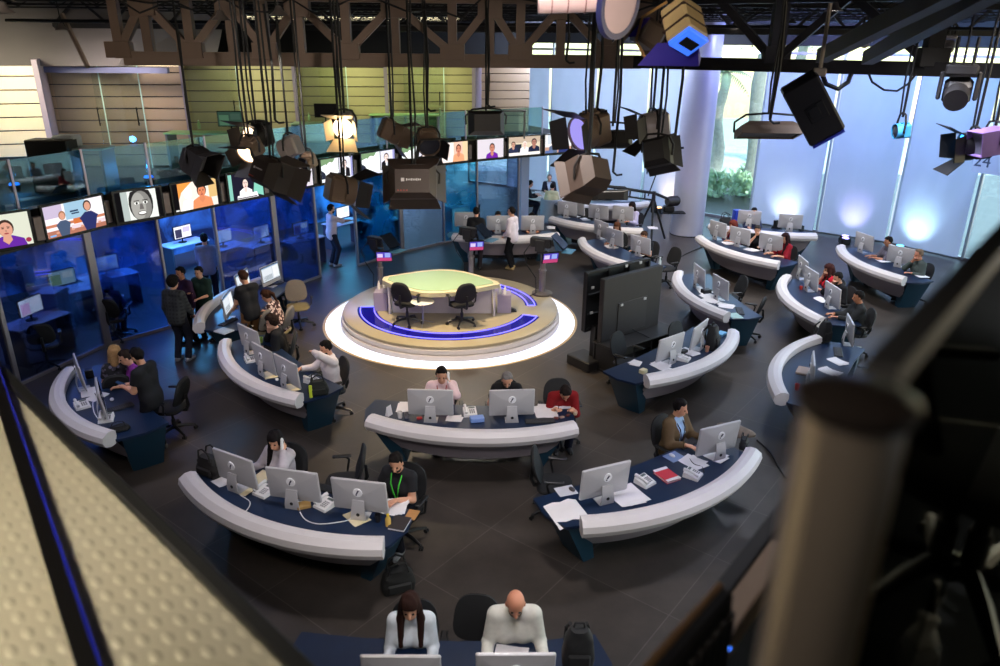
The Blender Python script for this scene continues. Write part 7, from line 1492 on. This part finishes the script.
# right branch: dark deck, kerb, railing
f0 = at(722, 668, ZC); f1 = at(900, 400, ZC); d2 = (f1 - f0).normalized(); n2 = Vector((d2.y, -d2.x, 0)); o2 = f0 - d2 * .35; L2 = 5.4
t2 = thing('catwalk_deck', 'dark carpeted catwalk deck behind the railing post at the lower right', 'walkway', o2)
q = [Vector((0, 0, 0)), d2 * L2, d2 * L2 + n2 * 2.6, n2 * 2.6]; m = MB(); m.add([tuple(p) for p in q] + [tuple(p - Vector((0, 0, .12))) for p in q], [(0, 1, 2, 3), (7, 6, 5, 4), (0, 4, 5, 1), (1, 5, 6, 2), (2, 6, 7, 3), (3, 7, 4, 0)]); m.build('carpet', mat('deck_dark', (40, 42, 38), .9, var=.3, scale=3), t2, smooth=False)
m = MB(); m.at((0, 0, 0), (0, 0, math.atan2(d2.y, d2.x))); m.box((.45, .035, .02), (.85, .07, .12), .006); m.build('kerb', mat('kerb_tan', (116, 98, 82), .5), t2)
m = MB(); m.at((0, 0, 0), (0, 0, math.atan2(d2.y, d2.x))); m.box((L2 / 2, .09, -.06), (L2, .05, .30), .006); m.build('fascia', M_black, t2)
# stainless post with cap, close to the viewer
zc = .62; pt_ = CAM + ray(857, 396) * zc; g = thing('railing_post', 'blurred stainless railing post with a dark round cap close to the viewer', 'post', (pt_.x, pt_.y, ZC))
hT = pt_.z - ZC; M_st = mat('stainless', (150, 138, 126), .28, .85, var=.05)
MB().lathe([(0, 0), (.06, 0), (.06, .008), (.043, .01), (.043, hT - .015)], 40).build('tube', M_st, g); MB().lathe([(.043, hT - .015), (.048, hT - .012), (.049, hT), (.03, hT + .01), (0, hT + .014)], 40).build('cap', mat('cap_dark', (30, 25, 23), .35, .5), g)
# smoked glass panel and its dark top rail leading away from the post
hd_ = Vector((math.sin(R_(40)), math.cos(R_(40)), 0)); s0 = Vector((pt_.x, pt_.y, 0)) + hd_ * .07; s1 = s0 + hd_ * 3.4
gp = thing('glass_railing', 'smoked glass railing panel with a black top rail, right of the post', 'railing', (s0.x, s0.y, ZC)); v = s1 - s0; hn = Vector((hd_.y, -hd_.x, 0)) * .005; hz = pt_.z - ZC - .02
m = MB(); m.add([tuple(hn + Vector((0, 0, .06))), tuple(v + hn + Vector((0, 0, .06))), tuple(v + hn + Vector((0, 0, hz))), tuple(hn + Vector((0, 0, hz))), tuple(-hn + Vector((0, 0, .06))), tuple(v - hn + Vector((0, 0, .06))), tuple(v - hn + Vector((0, 0, hz))), tuple(-hn + Vector((0, 0, hz)))], [(0, 1, 2, 3), (7, 6, 5, 4), (0, 4, 5, 1), (3, 2, 6, 7), (0, 3, 7, 4), (1, 5, 6, 2)]); m.build('smoked_glass', glass('smoked_glass', (96, 100, 98), .06, .05), gp, smooth=False)
m = MB(); bar(Vector((0, 0, hz + .01)), v + Vector((0, 0, hz + .01)), .03, .03, m); m.build('top_rail', M_black, gp, smooth=False)
# second upright farther along the deck, chair back, cable
u0 = at(922, 590, ZC); up = thing('railing_post', 'slim dark upright on the catwalk deck behind the smoked glass', 'post', u0); MB().lathe([(0, 0), (.05, 0), (.05, .01), (.018, .014), (.018, 1.05), (0, 1.06)], 16).build('tube', mat('upright_dark', (60, 62, 70), .35, .6), up)
p = at(985, 520, ZC + .3); cq = chair((p.x, p.y, ZC), R_(20), 'black swivel chair standing on the dark catwalk deck at the right edge')
P_ = [at(x, y, ZC + .012) for x, y in ((868, 507), (893, 505), (915, 503), (935, 496), (948, 488))]; o_ = P_[0]; tag(MB().tube([tuple(p - o_) for p in P_], .008, 6).build('cable', mat('cable_pale', (120, 116, 108), .5)), 'pale cable lying on the dark catwalk deck', 'cable'); bpy.data.objects[-1] if False else None
COL.objects[-1].location = o_
bag(880, 640, 20, 'black bag lying on the dark catwalk deck at the bottom right', z=ZC + .002, s=.9, rgb=(12, 12, 13))
# vented screen back hung outside the deck edge
A_ = at(725, 590, 4.62); B_ = at(650, 676, 4.62); c = (A_ + B_) / 2; dv = (A_ - B_); Lw = dv.length; an = math.atan2(dv.y, dv.x)
vs = thing('vented_panel', 'black vented panel with a bronze top edge hanging below the viewer at the bottom', 'panel', (c.x, c.y, 4.62), an)
m = MB(); m.box((0, .0, -.30), (Lw, .05, .62), .008); m.build('housing', mat('vent_black', (14, 13, 14), .45), vs); m = MB(); m.box((0, .012, .012), (Lw, .018, .012), .004); m.build('bronze_edge', mat('bronze', (120, 92, 66), .35, .6), vs)
for q in (1,):
    for k in range(9): MB().box((-Lw / 2 + (k + .5) * Lw / 9, -.03, -.25), (Lw / 14, .012, .42), .003).build('vent_slat', mat('vent_slat', (30, 28, 28), .5), vs)
m = MB(); m.ell((Lw / 2 + .006, -.02, -.17), (.012, .012, .012), 10, 6); m.build('indicator', glow('blue_dot', (60, 120, 255), 10), vs, label='blue indicator light')
m = MB(); m.box((0, .06, -.3), (.12, .1, .2), .01); m.tube([(0, .1, -.3), (0, .1, -4.6)], .03, 8); m.build('mount', M_black, vs)
# ------------------------------------------------------------------ light
def spot(name, loc, tgt, e, rgb, size=50, blend=.6, soft=.15):
    d = bpy.data.lights.new(name, 'SPOT'); o = bpy.data.objects.new(name, d); COL.objects.link(o); d.energy = e; d.color = rgb; d.spot_size = R_(size); d.spot_blend = blend; d.shadow_soft_size = soft
    o.location = loc; o.rotation_euler = (Vector(tgt) - Vector(loc)).to_track_quat('-Z', 'Y').to_euler(); return o
def area(name, loc, tgt, e, rgb, sx, sy):
    d = bpy.data.lights.new(name, 'AREA'); o = bpy.data.objects.new(name, d); COL.objects.link(o); d.energy = e; d.color = rgb; d.shape = 'RECTANGLE'; d.size = sx; d.size_y = sy
    o.location = loc; o.rotation_euler = (Vector(tgt) - Vector(loc)).to_track_quat('-Z', 'Y').to_euler(); return o
WARM = (1, .88, .70)
# studio lamps over the podium
spot('lamp_key', (-3.0, 10.4, 5.6), (-1.1, 15.6, .3), 430, WARM, 52, .7, .25)
spot('lamp_key_right', (1.6, 10.0, 5.6), (-1.0, 15.6, .3), 400, WARM, 50, .7, .25)
spot('lamp_back', (-1.0, 20.5, 5.9), (-1.1, 15.6, .3), 420, (1, .9, .76), 56, .7, .25)
spot('lamp_top', (-1.8, 13.9, 6.0), (-1.8, 13.6, 0), 2200, (1, .78, .50), 92, 1, .3)
# general fill from the grid
for i, (x, y, e, c) in enumerate(((-5.5, 9.0, 130, (.8, .8, 1)), (0, 7.0, 160, (1, .92, .88)), (4.4, 8.5, 190, (.76, .82, 1)), (5.0, 14.0, 260, (.80, .87, 1)), (8.2, 16.5, 260, (.82, .88, 1)), (3.0, 19.0, 260, (1, .92, .82)), (7.0, 20.0, 220, (1, .95, .9)), (.6, 3.6, 70, (.92, .9, 1)))):
    spot('lamp_fill_%d' % i, (x, y, 6.05), (x, y + .2, 0), e * 3.2, c, 120, 1, .3)
# offices
for i, (x, y, e, c) in enumerate(((-10.2, 13.0, 14, (.25, .3, 1)), (-9.2, 16.0, 90, (.12, .32, 1)), (-8.0, 18.0, 220, (.10, .46, 1)), (-7.6, 20.2, 80, (.3, .36, 1)), (-6.0, 22.0, 80, (.32, .36, 1)), (-4.6, 23.6, 120, (.05, .5, .9)), (-2.6, 25.0, 70, (.2, .7, .8)), (-9.2, 14.2, 34, (.3, .36, 1)))):
    area('office_lamp_%d' % i, (x, y, 2.62), (x, y, 0), e * 1.35, c, 1.6, 1.6)
# upper floor washes
for i, (seg, px, Y, e, c) in enumerate((((0), -10, 13.8, 260, (1, .88, .62)), (1, 120, 15.8, 110, (1, .86, .74)), (2, 245, 18.3, 110, (1, .95, .72)), (3, 345, 20.3, 130, (1, .98, .60)), (4, 430, 22.0, 140, (1, .98, .60)), (5, 505, 23.6, 22, (1, .85, .65)))):
    p = atY(px, 52, Y); q = atY(px + 4, 120, Y + 2.0); spot('board_wash_%d' % i, (p.x, p.y, 5.75), q, e * 1.8, c, 110, 1, .3)
# curtain uplights (fixtures stand at the foot of each curtain)
for (bi, f, e, rgb, lb, ls, sz) in ((3, .5, 330, (.62, .55, 1), 'black uplight at the foot of the purple lit curtain', (160, 150, 255), 48), (2, .62, 560, (.55, .82, 1), 'uplight with a cyan lens at the foot of the blue lit curtain', (90, 200, 255), 62), (4, .45, 420, (.78, .86, 1), 'uplight behind the window desk under the broad curtain glow', (220, 230, 255), 62), (6, .42, 330, (1, .68, .42), 'uplight with a warm lens left of the round column', (255, 180, 110), 50)):
    a, b = Vector(BW[bi]), Vector(BW[bi + 1]); q = a.lerp(b, f); t = (a - b).normalized(); inn = Vector((t.y, -t.x)); inn = inn if inn.dot(Vector((3, 15)) - q) > 0 else -inn
    p = q + inn * .75; u = make_up(lb, ls); u.location = (p.x, p.y, 0); u.rotation_euler = (0, 0, math.atan2(inn.y, inn.x) + PI / 2)
    spot('uplight_%d' % bi, (p.x, p.y, .26), (q.x - inn.x * .0, q.y, .8), e * .30, rgb, sz + 22, 1, .06)
p = at(845, 242, .1); u = make_up('small black floodlight on the floor between the purple and blue lit curtains', (160, 150, 255)); u.location = (p.x, p.y, 0)
area('curtain_wash_a', (10.2, 19.8, 6.0), (12.2, 23.0, 3.5), 230, (.26, .48, 1), 2.5, .4)
area('curtain_wash_b', (7.6, 22.0, 6.0), (9.6, 25.0, 3.4), 210, (.38, .42, 1), 2.5, .4)
area('curtain_wash_c', (2.6, 24.0, 6.0), (4.4, 29.2, 3.2), 520, (.60, .70, 1), 4, .4)
spot('column_wash', (4.4, 21.8, .4), (6.0, 23.6, 3.2), 60, (.55, .4, 1), 60, 1, .1)
# unseen spot on the left catwalk, added fill for the post, purple accent
spot('unseen_catwalk_spot', (-2.3, 1.6, 6.5), (-2.0, 2.4, ZC), 270, (1, .90, .70), 110, 1, .2)
spot('post_fill', (-.7, .1, 6.4), (.3, .55, 5.2), 110, (1, .88, .74), 60, 1, .1)
spot('desk_accent', (3.0, 5.2, 5.8), (2.6, 8.2, .9), 120, (.62, .42, 1), 40, 1, .1)

# added unseen fill on the truss and hanging lights from the viewer's side
for i, (x, y, e, c) in enumerate(((-4.5, 3.6, 800, (1, .86, .72)), (0, 3.0, 700, (1, .86, .72)), (4.0, 3.4, 160, (.8, .8, 1)))):
    spot('truss_fill_%d' % i, (x, y, 6.3), (x * 1.1, 11.6, 5.7), e * .8, c, 62, 1, .3)

# added front fill without fixtures: lights faces, computer backs and bumpers
for i, (x, y, tx, ty, e, c, sz) in enumerate(((-3.2, 2.2, -3.2, 8.5, 460, (1, .93, .95), 60), (.6, 2.0, 0, 9.0, 480, (1, .95, .93), 60), (3.6, 2.6, 3.2, 9.5, 470, (.93, .9, 1), 60), (6.4, 11.4, 7.6, 17.6, 800, (1, .90, .78), 75), (2.2, 13.4, 2.4, 20, 800, (1, .88, .74), 75), (5.6, 7.6, 4.4, 13.4, 420, (1, .92, .86), 60), (.2, 1.2, -.2, 5.2, 110, (.95, .94, 1), 70), (-5.0, 5.5, -5.4, 11.5, 240, (.9, .88, 1), 55))):
    spot('front_fill_%d' % i, (x, y, 6.3 if y < 8 else 5.7), (tx, ty, .6), e, c, sz, 1, .3)

for x in (-.45, .35):
    pd = bpy.data.lights.new('news_desk_led', 'POINT'); po = bpy.data.objects.new('news_desk_led', pd); COL.objects.link(po); po.location = (pc.x + (A0[0] + B0[0]) / 2 + x, pc.y + y0 - .10, .88); pd.energy = 9; pd.color = (.80, .74, 1); pd.shadow_soft_size = .05
